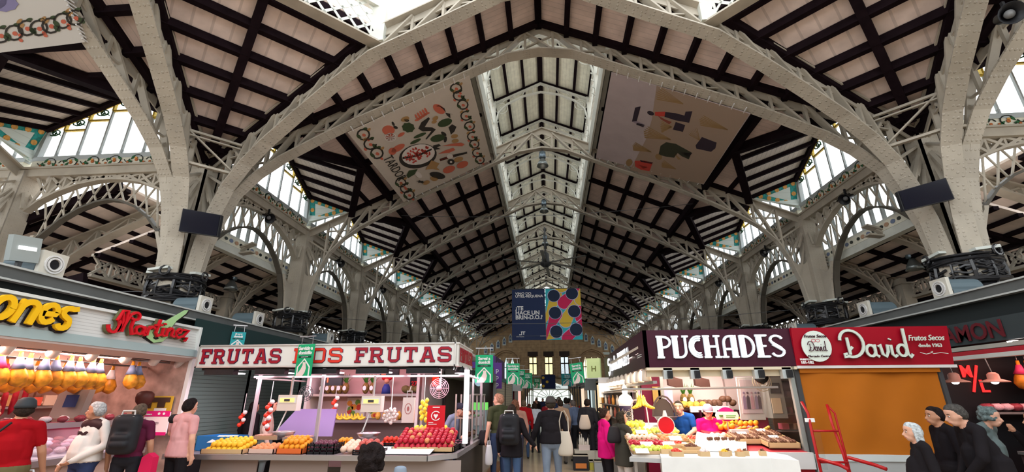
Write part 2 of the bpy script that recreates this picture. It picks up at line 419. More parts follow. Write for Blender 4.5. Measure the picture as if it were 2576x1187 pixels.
# ---- gable windows, tile triangles, arcade girders
def decal_scroll(m, c, ux, uz, r, mi):
    pass
def gable(s):
    O = G(s, Y1, 0); O.z = 0; X = 0
    r = thing('window', O, None, None, kind='structure')
    def V(y, z, dx=0): return Vector((-s*dx, y*W, 1.68+z*W))
    out = [(.012,.692),(.02,.807),(S/2,.93),(S-.02,.807),(S-.012,.692)]
    m = MB(); m.plate([V(y,z) for y, z in out], (1,0,0), .01); m.build('pane', GLASS, r)
    m = MB(); 
    m.chain([V(y,z,.0) for y, z in out[:2]], .12, .1, (1,0,0)); m.chain([V(y,z) for y, z in out[3:]], .12, .1, (1,0,0))
    m.chain([V(y,z,.03) for y, z in ((.012,.692),(S-.012,.692))], .14, .12, (1,0,0))
    n = 8; zz = lambda y: .807+.123*(1-abs(y-S/2)/(S/2-.02))
    for i in range(1, n):
        y = S*i/n; m.beam(V(y,.692), V(y,zz(y)), .05, .04, (1,0,0))
        for t in range(5): m.box(-.02, .02, y*W-.035, y*W+.035, 1.68+W*(.70+.004*t), 1.68+W*(.7025+.004*t))
    m.build('mullions', mat('lead_grey_frame', (.42, .46, .47), .5), r)
    m = MB(); m.chain([V(y,z-.006,.04) for y, z in out[1:4]], .1, .11, (1,0,0))
    for i in range(n):
        ya, yb = S*i/n, S*(i+1)/n; za = min(zz(ya), zz(yb))-.034; za2 = za
        if 0 < i < n-1: m.beam(V(ya,za2), V(yb,za2), .05, .05, (1,0,0))
        m.beam(V(yb,za2), V(yb,zz(yb)), .07, .05, (1,0,0))
    m.build('yellow_rim', YELT, r)
    m = MB()
    for i in range(n):
        ya, yb = S*i/n, S*(i+1)/n; yc = (ya+yb)/2; z0 = zz(yc)-.022; rr = .12
        cc = V(yc, z0); m.chain([cc+Vector((0, rr*math.cos(t*PI/5)*1.3, rr*math.sin(t*PI/5)*.7)) for t in range(10)], .02, .03, (1,0,0), closed=True)
        m.chain([cc+Vector((0, .05*math.cos(t*PI/3), .05*math.sin(t*PI/3))) for t in range(6)], .02, .03, (1,0,0), closed=True)
        m.beam(cc+Vector((0,-.2,-.08)), cc+Vector((0,.2,.08)), .02, .025, (1,0,0))
    m.build('tracery', LEAFT, r)
    return r
def tri(s, f):
    O = G(s, Y1, 0); O.z = 0; g = 1 if f else -1        # f: on the near side of a column line (fits bay before it)
    A, B, C = [Vector((-s*(1-x)*W, y*W*g, 1.68+z*W)) for x, y, z in ((1,.012,.690),(1,-.02,.807),(.806,-.004,.737))]
    if g < 0: pass
    r = thing('wall_tiles', O, None, None, kind='structure')
    nrm = (B-A).cross(C-A).normalized()
    if nrm.y > 0 and g > 0: nrm = -nrm
    if nrm.y < 0 and g < 0: nrm = -nrm
    ce = (A+B+C)/3
    def ins(t, o): return [ce+(p-ce)*t+nrm*o for p in (A, B, C)]
    m = MB(); m.plate(ins(1.0, 0), nrm, .03)
    m.mi = 1; m.plate(ins(.84, .03), nrm, .008)
    m.mi = 2; m.plate(ins(.46, .038), nrm, .008)
    m.mi = 3
    q = ins(.65, .04)
    for i in range(3):
        a, b = q[i], q[(i+1) % 3]; n = max(2, int((b-a).length/.23))
        for j in range(n):
            p = a.lerp(b, j/n); e1 = (b-a).normalized(); e2 = nrm.cross(e1)
            m.plate([p+(e1*math.cos(t*PI/4)+e2*math.sin(t*PI/4))*.07 for t in range(8)], nrm, .012)
    m.build('tile_panel', [WHITET, TURQ, WHITET, ORANGE], r); return r
def arcade(s):
    O = G(s, Y1, 0); O.z = 0
    def V(y, z, dx=0): return Vector((-s*dx, y*W, 1.68+z*W))
    r = thing('arcade_girder', O, 'x', 'girder', 'arcade girders')
    m = MB(); m.box(-.16, .16, .02*W, (S-.02)*W, 1.68+.628*W, 1.68+.652*W); m.box(-.2, .2, 0, S*W, 1.68+.652*W, 1.68+.658*W); m.build('top_chord', IRONP, r)
    up = [(.045,.52),(.08,.553),(.13,.580),(.19,.603),(.25,.614),(S/2,.616)]; up = up+[(S-y, z) for y, z in up[:-1][::-1]]
    lo = [(.052,.24),(.058,.307),(.075,.38),(.103,.444),(.15,.495),(.20,.53),(.25,.550),(S/2,.556)]; lo = lo+[(S-y, z) for y, z in lo[:-1][::-1]]
    m = MB(); m.chain([V(y,z) for y, z in up], .17, .05, (1,0,0)); m.build('arch_chord', IRONP, r)
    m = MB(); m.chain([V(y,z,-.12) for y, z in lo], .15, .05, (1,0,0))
    def il(l, y):
        for (a, p), (b, q) in zip(l, l[1:]):
            if a <= y <= b: return p+(q-p)*(y-a)/(b-a)
        return l[0][1]
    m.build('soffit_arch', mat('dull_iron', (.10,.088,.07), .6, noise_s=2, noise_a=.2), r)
    m = MB(); n = 10
    for i in range(n):
        a = .05+(S-.1)*i/n; b = .05+(S-.1)*(i+1)/n
        for dx in (-.06, .06):
            m.beam(V(a,il(up,a),dx), V(b,.63,dx), .035, .06, (1,0,0)); m.beam(V(a,.63,dx), V(b,il(up,b),dx), .035, .06, (1,0,0))
        m.beam(V(a,il(up,a)), V(a,.63), .16, .05, (1,0,0))
    n = 10
    for i in range(n):
        a = .07+(S-.14)*i/n; b = a+.035
        m.beam(V(a,il(up,a),-.12), V(b,il(lo,b),-.12), .03, .035, (1,0,0)); m.beam(V(a,il(lo,a),-.12), V(b,il(up,b),-.12), .03, .035, (1,0,0))
        cc = V((a+b)/2+.005, (il(up,a)+il(lo,a))/2, -.12)
    m.build('lattice', IRONP, r)
    # painted frieze
    f = MB(); f.box(-.09, .09, .015*W, (S-.015)*W, 1.68+.658*W, 1.68+.695*W)
    fo = f.build('frieze', [CREAM, SCROLL, LEAFT, REDT, ORANGE], r)
    m = MB(); n = 7; h = .255; zc = 1.68+.676*W; X = -s*.10
    sd = (-s, 0, 0)
    for i in range(n):
        yc = (.04+(S-.08)*(i+.5)/n)*W; c = Vector((X, yc, zc)); R = .105
        fl = 1 if i % 2 else -1; R = .125
        m.mi = 0
        m.chain([c+Vector((0, R*1.25*math.cos(t), fl*R*math.sin(t))) for t in [PI*.15+j*PI/7 for j in range(12)]], .012, .022, (1,0,0))
        m.chain([c+Vector((0, R*1.25+.02+.05*j, fl*(-.02+.07*math.sin(j)))) for j in range(4)], .012, .018, (1,0,0))
        m.mi = 1
        for dy, dz, a in ((-.13,.05,.6),(.1,-.06,2.2),(.16,.04,.2)):
            e1 = Vector((0,math.cos(a),math.sin(a))); e2 = Vector((0,-math.sin(a),math.cos(a))); q = c+Vector((0,dy,dz*fl))
            m.plate([q+e1*.075, q+e2*.032, q-e1*.075, q-e2*.032], sd, .01)
        m.mi = 2
        for dy, dz, rr in ((.0,-.01,.04),(.21,-.07,.03),(-.2,-.075,.028)):
            q = c+Vector((0,dy,dz)); m.plate([q+Vector((0,rr*math.cos(t*PI/4),rr*math.sin(t*PI/4))) for t in range(8)], sd, .01)
        m.mi = 3; q = c+Vector((0,.02,.04)); m.plate([q+Vector((0,.035*math.cos(t*PI/4),.03*math.sin(t*PI/4))) for t in range(8)], sd, .01)
    m.build('fruit_garland', [SCROLL, LEAFT, REDT, ORANGE], r)
    return r
protos = {}
WN = [0]
for s, nm in ((-1, 'left'), (1, 'right')):
    g = gable(s); t1 = tri(s, True); t0 = tri(s, False); ar = arcade(s)
    g.name = 'window_1' if s < 0 else 'window_2'
    t1.location.y += S*W
    for k in range(0, 8):
        off = Vector((0, S*W*k, 0)); lb = 'cream lattice girder with fruit frieze, %s side of the nave, %s from the viewer' % (nm, ORD[k])
        if k:
            w_ = dup(g, loc=g.location+off); w_.name = 'window_%d' % (k*2+(1 if s < 0 else 2)); dup(t1, loc=t1.location+off); dup(t0, loc=t0.location+off); dup(ar, loc=ar.location+off, label=lb)
        else: ar['label'] = lb
    R, side = (ROTR, 'right') if s < 0 else (ROTL, 'left')
    for k in range(0, 2):
        T = R @ Matrix.Translation(Vector((0, S*W*k, 0)))
        w_ = dup(g, mtx=T); w_.name = 'window_%d' % (20+k*2+(s+1)//2); dup(t1, mtx=T); dup(t0, mtx=T)
        dup(ar, mtx=T, label='cream lattice girder with fruit frieze, %s cross hall, %s from the crossing' % (side, ORD[k]))
# ---------------------------------------------------------------- columns
def fan_plate(mb, pf, arc, core, zlo, zhi, hole=None, t=.05, sd=(0,1,0)):
    # plate between the column core and the curved flange, with a round opening
    aa = [(d, z) for d, z in arc if zlo <= z <= zhi]; d1 = aa[-1][0]-.012; c0 = core+.006
    outer = [pf(core, zlo)] + [pf(d, z) for d, z in aa] + [pf(d1, aa[-1][1])] + [pf((c0+d1)/2+(d1-c0)/2*math.cos(PI*t/8), aa[-1][1]-min((d1-c0)*.45,.035)*math.sin(PI*t/8)) for t in range(1, 8)] + [pf(c0, aa[-1][1]), pf(core, aa[-1][1])]
    hole = None
    bm = bmesh.new(); vs = [bm.verts.new(p) for p in outer]; es = [bm.edges.new((vs[i], vs[(i+1) % len(vs)])) for i in range(len(vs))]
    if hole:
        hc, hz, hr = hole; hv = [bm.verts.new(pf(hc+hr*math.cos(2*PI*i/14), hz+hr*math.sin(2*PI*i/14))) for i in range(14)]
        es += [bm.edges.new((hv[i], hv[(i+1) % 14])) for i in range(14)]
    bmesh.ops.triangle_fill(bm, use_beauty=True, edges=es)
    r = bmesh.ops.extrude_face_region(bm, geom=bm.faces[:]); sd = Vector(sd).normalized()
    for v in r['geom']:
        if isinstance(v, bmesh.types.BMVert): v.co += sd*t/2
    for v in vs: v.co -= sd*t/2
    if hole:
        for v in hv: v.co -= sd*t/2
    bm.verts.index_update(); mb.add([v.co.copy() for v in bm.verts], [tuple(v.index for v in f.verts) for f in bm.faces]); bm.free()
ARCN = [(1-x, z) for x, z in BOT[::-1] if x > .75]      # distance from the axis, height
ARCA = [(.052,.24),(.058,.307),(.075,.38),(.103,.444),(.15,.495),(.20,.53)]
def column_parts(r, dirs, corner=False):
    m = MB(); m.box(-.17,.17,-.17,.17,1.9,1.68+ZN*W)
    for dx in (-.19, .19):
        m.box(dx-.02,dx+.02,-.21,.21,1.9,1.68+ZN*W)
    for dy in (-.19, .19): m.box(-.21,.21,dy-.02,dy+.02,1.9,1.68+ZN*W)
    m.build('shaft', IRON, r)
    m = MB(); m.box(-.36,.36,-.36,.36,0,.5); m.box(-.27,.27,-.27,.27,.5,1.68+.235*W); m.build('base', IRON, r)
    m = MB()
    for a, arc, hole in dirs:
        d = Vector((math.cos(a), math.sin(a), 0)); sd = Vector((-d.y, d.x, 0))
        pf = lambda dist, z, d=d: d*dist*W+Vector((0,0,1.68+z*W))
        fan_plate(m, pf, arc, .02, .20, .47 if not hole else .485, hole[:3] if hole else None, .05, sd)
        if not hole: pass
    m.build('web_plate', IRON, r)
    m = MB()
    c = Vector((0,0,1.68+.62*W))
    for i in range(8):
        a = PI/8+i*PI/4; m.beam(c, c+Vector((math.cos(a)*.5, math.sin(a)*.5, -.8)), .05, .05)
    m.build('brace', IRONP, r)
def cable_wrap(loc, R, label):
    rnd = random.Random(int(loc.x*10+loc.y*10)); z0 = 1.68+.235*W
    m = MB()
    for q, n in ((.52, 9), (.06, 9)):
        for i in range(n+5):
            rr = R+rnd.uniform(-.02, .09); zz = z0+q+rnd.uniform(-.07, .07); ph = rnd.uniform(0, 6)
            m.tube([(rr*math.cos(t*PI/10), rr*math.sin(t*PI/10), zz+.02*math.sin(t*.6+ph)) for t in range(20)], .014+.01*rnd.random(), 5, closed=True)
    for i in range(90):
        zz = z0+rnd.uniform(.05, .55); a = rnd.uniform(0, 6.28); ln = rnd.uniform(.5, 1.3); rr = R+rnd.uniform(-.01, .05)
        m.tube([(rr*math.cos(a+ln*t/6), rr*math.sin(a+ln*t/6), zz+.03*math.sin(t*1.2)) for t in range(7)], .026, 5)
    for i in range(11):
        a = 2*PI*i/11+.2; x, y = (R+.02)*math.cos(a), (R+.02)*math.sin(a); m.tube([(x,y,z0+.0),(x*1.08,y*1.08,z0+.25),(x,y,z0+.55)], .035 if i % 2 else .02, 5)
    for a in (.1, 2.9, -1.3):
        x, y = (R+.1)*math.cos(a), (R+.1)*math.sin(a); 
        m.tube([(x+.09*math.cos(t*PI/5)*-math.sin(a), y+.09*math.cos(t*PI/5)*math.cos(a), z0+.60+.09*math.sin(t*PI/5)) for t in range(10)], .026, 6, closed=True)
    r = m.build('cable_bundle', mat('black_cable', (.012,.012,.014), .35, spec=.6), loc=loc); tag(r, label, 'cables', 'black cable bundles around the columns'); return r
def shelf_lights(r, R):
    m = MB()
    for a in (0, PI/2, PI, -PI/2):
        d = Vector((math.cos(a), math.sin(a), 0)); c = d*R+Vector((0,0,1.68+.315*W)); m.beam(c-Vector((-d.y,d.x,0))*.22+Vector((0,0,-.02)), c+Vector((-d.y,d.x,0))*.22+Vector((0,0,.03)), .22, .05, d)
    m.build('floodlight_box', mat('pale_lamp_box', (.55,.58,.54), .4), r)
holeN = (.052, .497, .022, .56); holeA = (.04, .48, .02, .53)
for s, nm in ((-1, 'left'), (1, 'right')):
    base = None
    for k in range(0, 8):
        loc = G(s, Y1+S*k, 0); loc.z = 0; inw = PI if s > 0 else 0
        lb = ('big riveted cream iron corner column on the %s, four ribs fanning out' % nm) if k == 0 else 'cream iron column with fan top, %s side, %s counted from the viewer' % (nm, ORD[k])
        if k == 0:
            r = thing('iron_column', loc, lb, 'column', 'iron columns')
            a3 = math.atan2(-.212, .583*(-s)); a2 = math.atan2(-.583, .212*(-s))
            column_parts(r, [(inw, ARCN, None), (a3, ARCN, None), (a2, ARCN, None), (-PI/2, ARCN, None), (PI/2, ARCA, None), (PI-inw, ARCA, None)])
            shelf_lights(r, .46)
            cable_wrap(loc, .47, 'black cables coiled around the big %s corner column' % nm)
        elif k == 1:
            r = base = thing('iron_column', loc, lb, 'column', 'iron columns')
            column_parts(r, [(inw, ARCN, holeN), (PI-inw, ARCN, holeN), (PI/2, ARCA, holeA), (-PI/2, ARCA, holeA)]); shelf_lights(r, .42)
        else: dup(base, loc=loc, label=lb)
        if 0 < k < 5: cable_wrap(loc, .44, 'black cables coiled around the %s column on the %s' % (ORD[k], nm))
    R = ROTL if s > 0 else ROTR; onm = 'right' if s < 0 else 'left'
    for k in (1, 2):
        dup(base, mtx=R@Matrix.Translation(Vector((0, S*W*(k-1), 0))), label='cream iron column of the %s cross hall, %s from the crossing' % (onm, ORD[k]))
# ---------------------------------------------------------------- aisles
def zai(x): return .914-.403*abs(x)
LOUV = mat('louvre_slat', (.62,.64,.58), .5)
DARKW = mat('dark_aisle_wall', (.10,.09,.07), .8, noise_s=1, noise_a=.2)
OUTW = mat('outer_plaster', (.42,.36,.25), .8, noise_s=1.5, noise_a=.2)
for s, nm in ((-1, 'left'), (1, 'right')):
    # clerestory strip of the aisle
    def V(y, z, x=1.05): return G(s*x, y, z)
    ya, yb = 1.19, Y1+8*S
    m = MB(); X = s*1.05*W
    m.box(X-.05, X+.05, ya*W, yb*W, 1.68+.455*W, 1.68+.478*W); m.box(X-.1, X+.1, ya*W, yb*W, 1.68+.450*W, 1.68+.457*W)
    m.box(X-.06, X+.06, ya*W, yb*W, 1.68+.505*W, 1.68+.512*W); m.box(X-.06, X+.06, ya*W, yb*W, 1.68+.66*W, 1.68+.69*W)
    o = m.build('wall_aisle_'+nm, IRONW); tag(o, kind='structure')
    mm = MB(); n = int((yb-ya)/.048)
    for i in range(n+1):
        y = ya+(yb-ya)*i/n; mm.box(X-.04, X+.04, y*W-.03, y*W+.03, 1.68+.478*W, 1.68+.66*W)
    mm.build('mullions', mat('lead_grey_frame', (.42,.46,.47)), o)
    mm = MB(); nn = int((3.6-ya)/.012)
    for j in range(22):
        z = 1.68+W*(.515+.0065*j); mm.add([(X+s*.02,ya*W,z),(X+s*.02,3.6*W,z),(X+s*.08,3.6*W,z+.026),(X+s*.08,ya*W,z+.026)], [(0,1,2,3)])
    mm.build('louvres', LOUV, o)
    mm = MB(); mm.box(X-.06, X+.06, ya*W, yb*W, 1.68+.478*W, 1.68+.505*W)
    n = int((yb-ya)/.11)
    mm.build('frieze_board', CREAM, o)
    mm = MB()
    for i in range(n):
        y = (ya+(yb-ya)*(i+.5)/n)*W; c = Vector((X-s*.065, y, 1.68+.4915*W))
        for j, (dy, mi) in enumerate(((-.3,0),(-.1,1),(.12,2),(.3,0))):
            mm.mi = mi; rr = .055 if mi else .045
            mm.plate([c+Vector((0,dy+rr*1.4*math.cos(t*PI/4),rr*math.sin(t*PI/4))) for t in range(8)], (-s,0,0), .01)
    mm.build('frieze_flowers', [SCROLL, mat('blue_tile', (.16,.20,.30), .4), mat('salmon_tile', (.45,.28,.18), .4)], o)
    mm = MB(); mm.box(X+s*.03-.004, X+s*.03+.004, ya*W, yb*W, 1.68+.478*W, 1.68+.66*W); mm.build('pane', GLASS, o)
    # aisle roof
    pts = [G(s*1.045,1.15,zai(1.045)), G(s*1.045,yb,zai(1.045)), G(s*1.30,yb,zai(1.30)), G(s*1.30,1.15,zai(1.30))]
    O = G(s*1.05, 1.15, 0); O.z = 0
    c = ceil_panel('ceiling', pts if s > 0 else pts[::-1], BOARDA, O)
    for i in range(1, 5):
        x = 1.045+.255*i/5; rafter(c, G(s*x,1.15,zai(x))-O, G(s*x,yb,zai(x))-O, .13, .09)
    for x, w in ((1.055,.12),(1.292,.2)): rafter(c, G(s*x,1.15,zai(x))-O, G(s*x,yb,zai(x))-O, w, .12)
    k = 1.265
    while k < yb:
        rafter(c, G(s*1.05,k,zai(1.05))-O, G(s*1.29,k,zai(1.29))-O, .16, .12); k += S/2
    # aisle trusses
    tp = None
    for i, y in enumerate([1.405]+[Y1+S*k for k in range(1, 8)]):
        loc = G(s*1.05, y, 0); loc.z = 0
        lb = 'small lattice truss under the %s aisle roof, %s from the viewer' % (nm, ORD[i])
        if tp is None:
            tp = thing('aisle_truss', loc, lb, 'truss', 'aisle roof trusses')
            f = lambda x, z: G(s*x, y, z)-loc
            m = MB(); m.beam(f(1.0,zai(1.0)-.01), f(1.29,zai(1.29)-.006), .22, .04, (0,1,0)); m.build('top_chord', IRONP, tp)
            bl = [(1.0,.470),(1.06,.462),(1.12,.435),(1.18,.395),(1.225,.345),(1.25,.295),(1.262,.22)]
            m = MB(); m.chain([f(*q) for q in bl], .2, .04, (0,1,0)); m.build('bottom_chord', IRONP, tp)
            m = MB()
            def ib(x):
                for (a, p), (b, q) in zip(bl, bl[1:]):
                    if a <= x <= b: return p+(q-p)*(x-a)/(b-a)
                return .3
            xs = [1.03+.028*j for j in range(9)]
            for a, b in zip(xs, xs[1:]):
                m.beam(f(a,zai(a)-.012), f(b,ib(b)), .12, .04, (0,1,0)); m.beam(f(b,zai(b)-.012), f(a,ib(a)), .05, .04, (0,1,0))
            m.beam(f(1.28,.38), f(1.25,.30), .08, .05, (0,1,0)); m.build('lattice', IRONP, tp)
        else: dup(tp, loc=loc, label=lb)
        # outer column
        if i:
            m = MB(); m.box(-.15,.15,-.15,.15,0,1.68+.395*W); m.box(-.2,.2,-.2,.2,1.68+.375*W,1.68+.395*W); m.box(-.19,.19,-.19,.19,1.68+.27*W,1.68+.28*W)
            cc = m.build('aisle_column', IRONP, loc=Vector((s*1.285*W, y*W, 0))); tag(cc, 'slim cream iron column at the outer edge of the %s aisle, %s from the viewer' % (nm, ORD[i-1]), 'column', 'slim aisle columns')
    # outer lattice girder and glazing strip
    X = s*1.30*W; m = MB(); m.box(X-.08,X+.08,1.15*W,yb*W,1.68+.385*W,1.68+.393*W); m.box(X-.08,X+.08,1.15*W,yb*W,1.68+.325*W,1.68+.333*W)
    o = m.build('wall_outer_'+nm, IRONP); tag(o, kind='structure')
    m = MB(); n = int((yb-1.15)/.06)
    for i in range(n):
        a, b = (1.15+(yb-1.15)*i/n)*W, (1.15+(yb-1.15)*(i+1)/n)*W
        m.beam((X,a,1.68+.33*W),(X,b,1.68+.387*W),.05,.05,(1,0,0)); m.beam((X,b,1.68+.33*W),(X,a,1.68+.387*W),.05,.05,(1,0,0)); m.beam((X,b,1.68+.33*W),(X,b,1.68+.387*W),.05,.05,(1,0,0))
        cc = Vector((X,(a+b)/2,1.68+.358*W)); m.chain([cc+Vector((0,.13*math.cos(t*PI/4),.13*math.sin(t*PI/4))) for t in range(8)], .03,.025,(1,0,0),closed=True)
    for k in range(1, 8):
        y0, y1 = (Y1+S*k)*W, (Y1+S*(k+1))*W; yc = (y0+y1)/2
        m.chain([(X, yc+(y1-y0)/2*.92*math.cos(t*PI/10), 1.68+(.20+.125*math.sin(t*PI/10))*W) for t in range(11)], .15, .05, (1,0,0))
    m.build('lattice', IRONP, o)
    # second, lower roof and outer wall with arched windows
    pts = [G(s*1.32,1.15,.325), G(s*1.32,yb,.325), G(s*1.85,yb,.19), G(s*1.85,1.15,.19)]
    O = G(s*1.32, 1.15, 0); O.z = 0; c = ceil_panel('ceiling', pts if s > 0 else pts[::-1], BOARDA, O)
    zz = lambda x: .325-.135*(x-1.32)/.53
    rafter(c, G(s*1.30,1.145,.333)-O, G(s*1.86,1.145,.19)-O, .14, .26)  # dark beam added to hide the brightly lit edge of this roof
    for i in range(0, 9):
        x = 1.33+.5*i/8; rafter(c, G(s*x,1.15,zz(x))-O, G(s*x,yb,zz(x))-O, .16, .16)
    k = 1.3
    while k < yb: rafter(c, G(s*1.32,k,zz(1.32))-O, G(s*1.84,k,zz(1.84))-O, .2, .2); k += S/2
    # outer wall with arched openings, one piece per bay
    Xw = s*1.86*W
    m = MB(); bm = bmesh.new()
    y0, y1, z1 = 1.15*W, (yb+.6)*W, 1.68+.36*W
    ov = [bm.verts.new((Xw,a,b)) for a, b in ((y0,0),(y1,0),(y1,z1),(y0,z1))]; es = [bm.edges.new((ov[i],ov[(i+1)%4])) for i in range(4)]
    arches = []
    for k in range(0, 9):
        yc = (Y1+S*(k+.5))*W; q = [(yc-1.0,3.1),(yc+1.0,3.1)]+[(yc+1.0*math.cos(t*PI/8), 3.3+1.0*math.sin(t*PI/8)) for t in range(9)]
        arches.append(q); hv = [bm.verts.new((Xw,a,b)) for a, b in q]; es += [bm.edges.new((hv[i],hv[(i+1)%len(hv)])) for i in range(len(hv))]
    bmesh.ops.triangle_fill(bm, use_beauty=True, edges=es); bm.verts.index_update()
    m.add([v.co.copy() for v in bm.verts], [tuple(v.index for v in f.verts) for f in bm.faces]); bm.free()
    o = m.build('wall_'+nm, OUTW); tag(o, kind='structure')
    m = MB()
    for q in arches:
        m.chain([(Xw-s*.03,a,b) for a, b in q], .1, .08, (1,0,0), closed=True); yc = (q[0][0]+q[1][0])/2
        for t in range(1, 8): m.beam((Xw,yc,3.3),(Xw,yc+1.0*math.cos(t*PI/8),3.3+1.0*math.sin(t*PI/8)),.05,.04,(1,0,0))
        m.chain([(Xw,yc+.5*math.cos(t*PI/8),3.3+.5*math.sin(t*PI/8)) for t in range(9)],.05,.04,(1,0,0))
    m.build('arch_tracery', IRONW, o)
    m = MB(); m.box(Xw+s*.02-.004,Xw+s*.02+.004,y0,y1,3.0,4.4); m.build('pane', GLASS, o)
    # raised corner roof seen through the cross hall arcade
    mu = 1.09
    zc = lambda x: .914*1.25-.403*abs(x)
    pts = [G(s*1.30,1.16,zc(1.30)), G(s*1.30,3.0,zc(1.30)), G(s*2.1,3.0,zc(2.1)), G(s*2.1,1.16,zc(2.1))]
    O = G(s*1.3, 1.16, 0); O.z = 0; c = ceil_panel('ceiling', pts if s > 0 else pts[::-1], BOARDA, O)
    for i in range(0, 12): x = 1.33+.065*i; rafter(c, G(s*x,1.16,zc(x))-O, G(s*x,3.0,zc(x))-O, .15, .10)
    for y in (1.19,1.45,1.71,1.97,2.23,2.5,2.8): rafter(c, G(s*1.3,y,zc(1.3))-O, G(s*2.1,y,zc(2.1))-O, .18, .13)
    rafter(c, G(s*1.29,1.152,zc(1.29)+.006)-O, G(s*2.1,1.152,zc(2.1)+.006)-O, .14, .24)  # added dark edge beam, covers the lit front of the corner roof
    loc = G(s*1.3, 1.30, 0); loc.z = 0
    for i, y in enumerate((1.30, 1.88)):
        loc = G(s*1.3, y, 0); loc.z = 0
        if i: dup(ct, loc=loc, label='grey lattice truss of the %s corner roof, farther one' % nm); continue
        ct = thing('corner_truss', loc, 'grey lattice truss of the %s corner roof behind the cross hall arcade' % nm, 'truss', 'corner roof trusses')
        f = lambda x, z: G(s*x, 1.30, z)-loc
        m = MB(); m.beam(f(1.28,zc(1.28)-.02), f(1.68,zc(1.68)-.02), .26, .04, (0,1,0)); m.build('top_chord', IRONP, ct)
        bl = [(1.28,.575),(1.38,.53),(1.48,.48),(1.56,.42),(1.62,.35),(1.65,.27)]
        m = MB(); m.chain([f(*q) for q in bl], .26, .045, (0,1,0)); m.build('bottom_chord', IRONP, ct)
        m = MB()
        for (a, p), (b, q) in zip(bl, bl[1:]):
            m.beam(f(a,zc(a)-.02), f(b,q), .1, .045, (0,1,0)); m.beam(f(b,zc(b)-.02), f(b,q), .1, .045, (0,1,0)); h = (a+b)/2; m.beam(f(h,(p+q)/2), f(b,zc(b)-.02), .06, .04, (0,1,0))
        m.build('lattice', IRONP, ct)
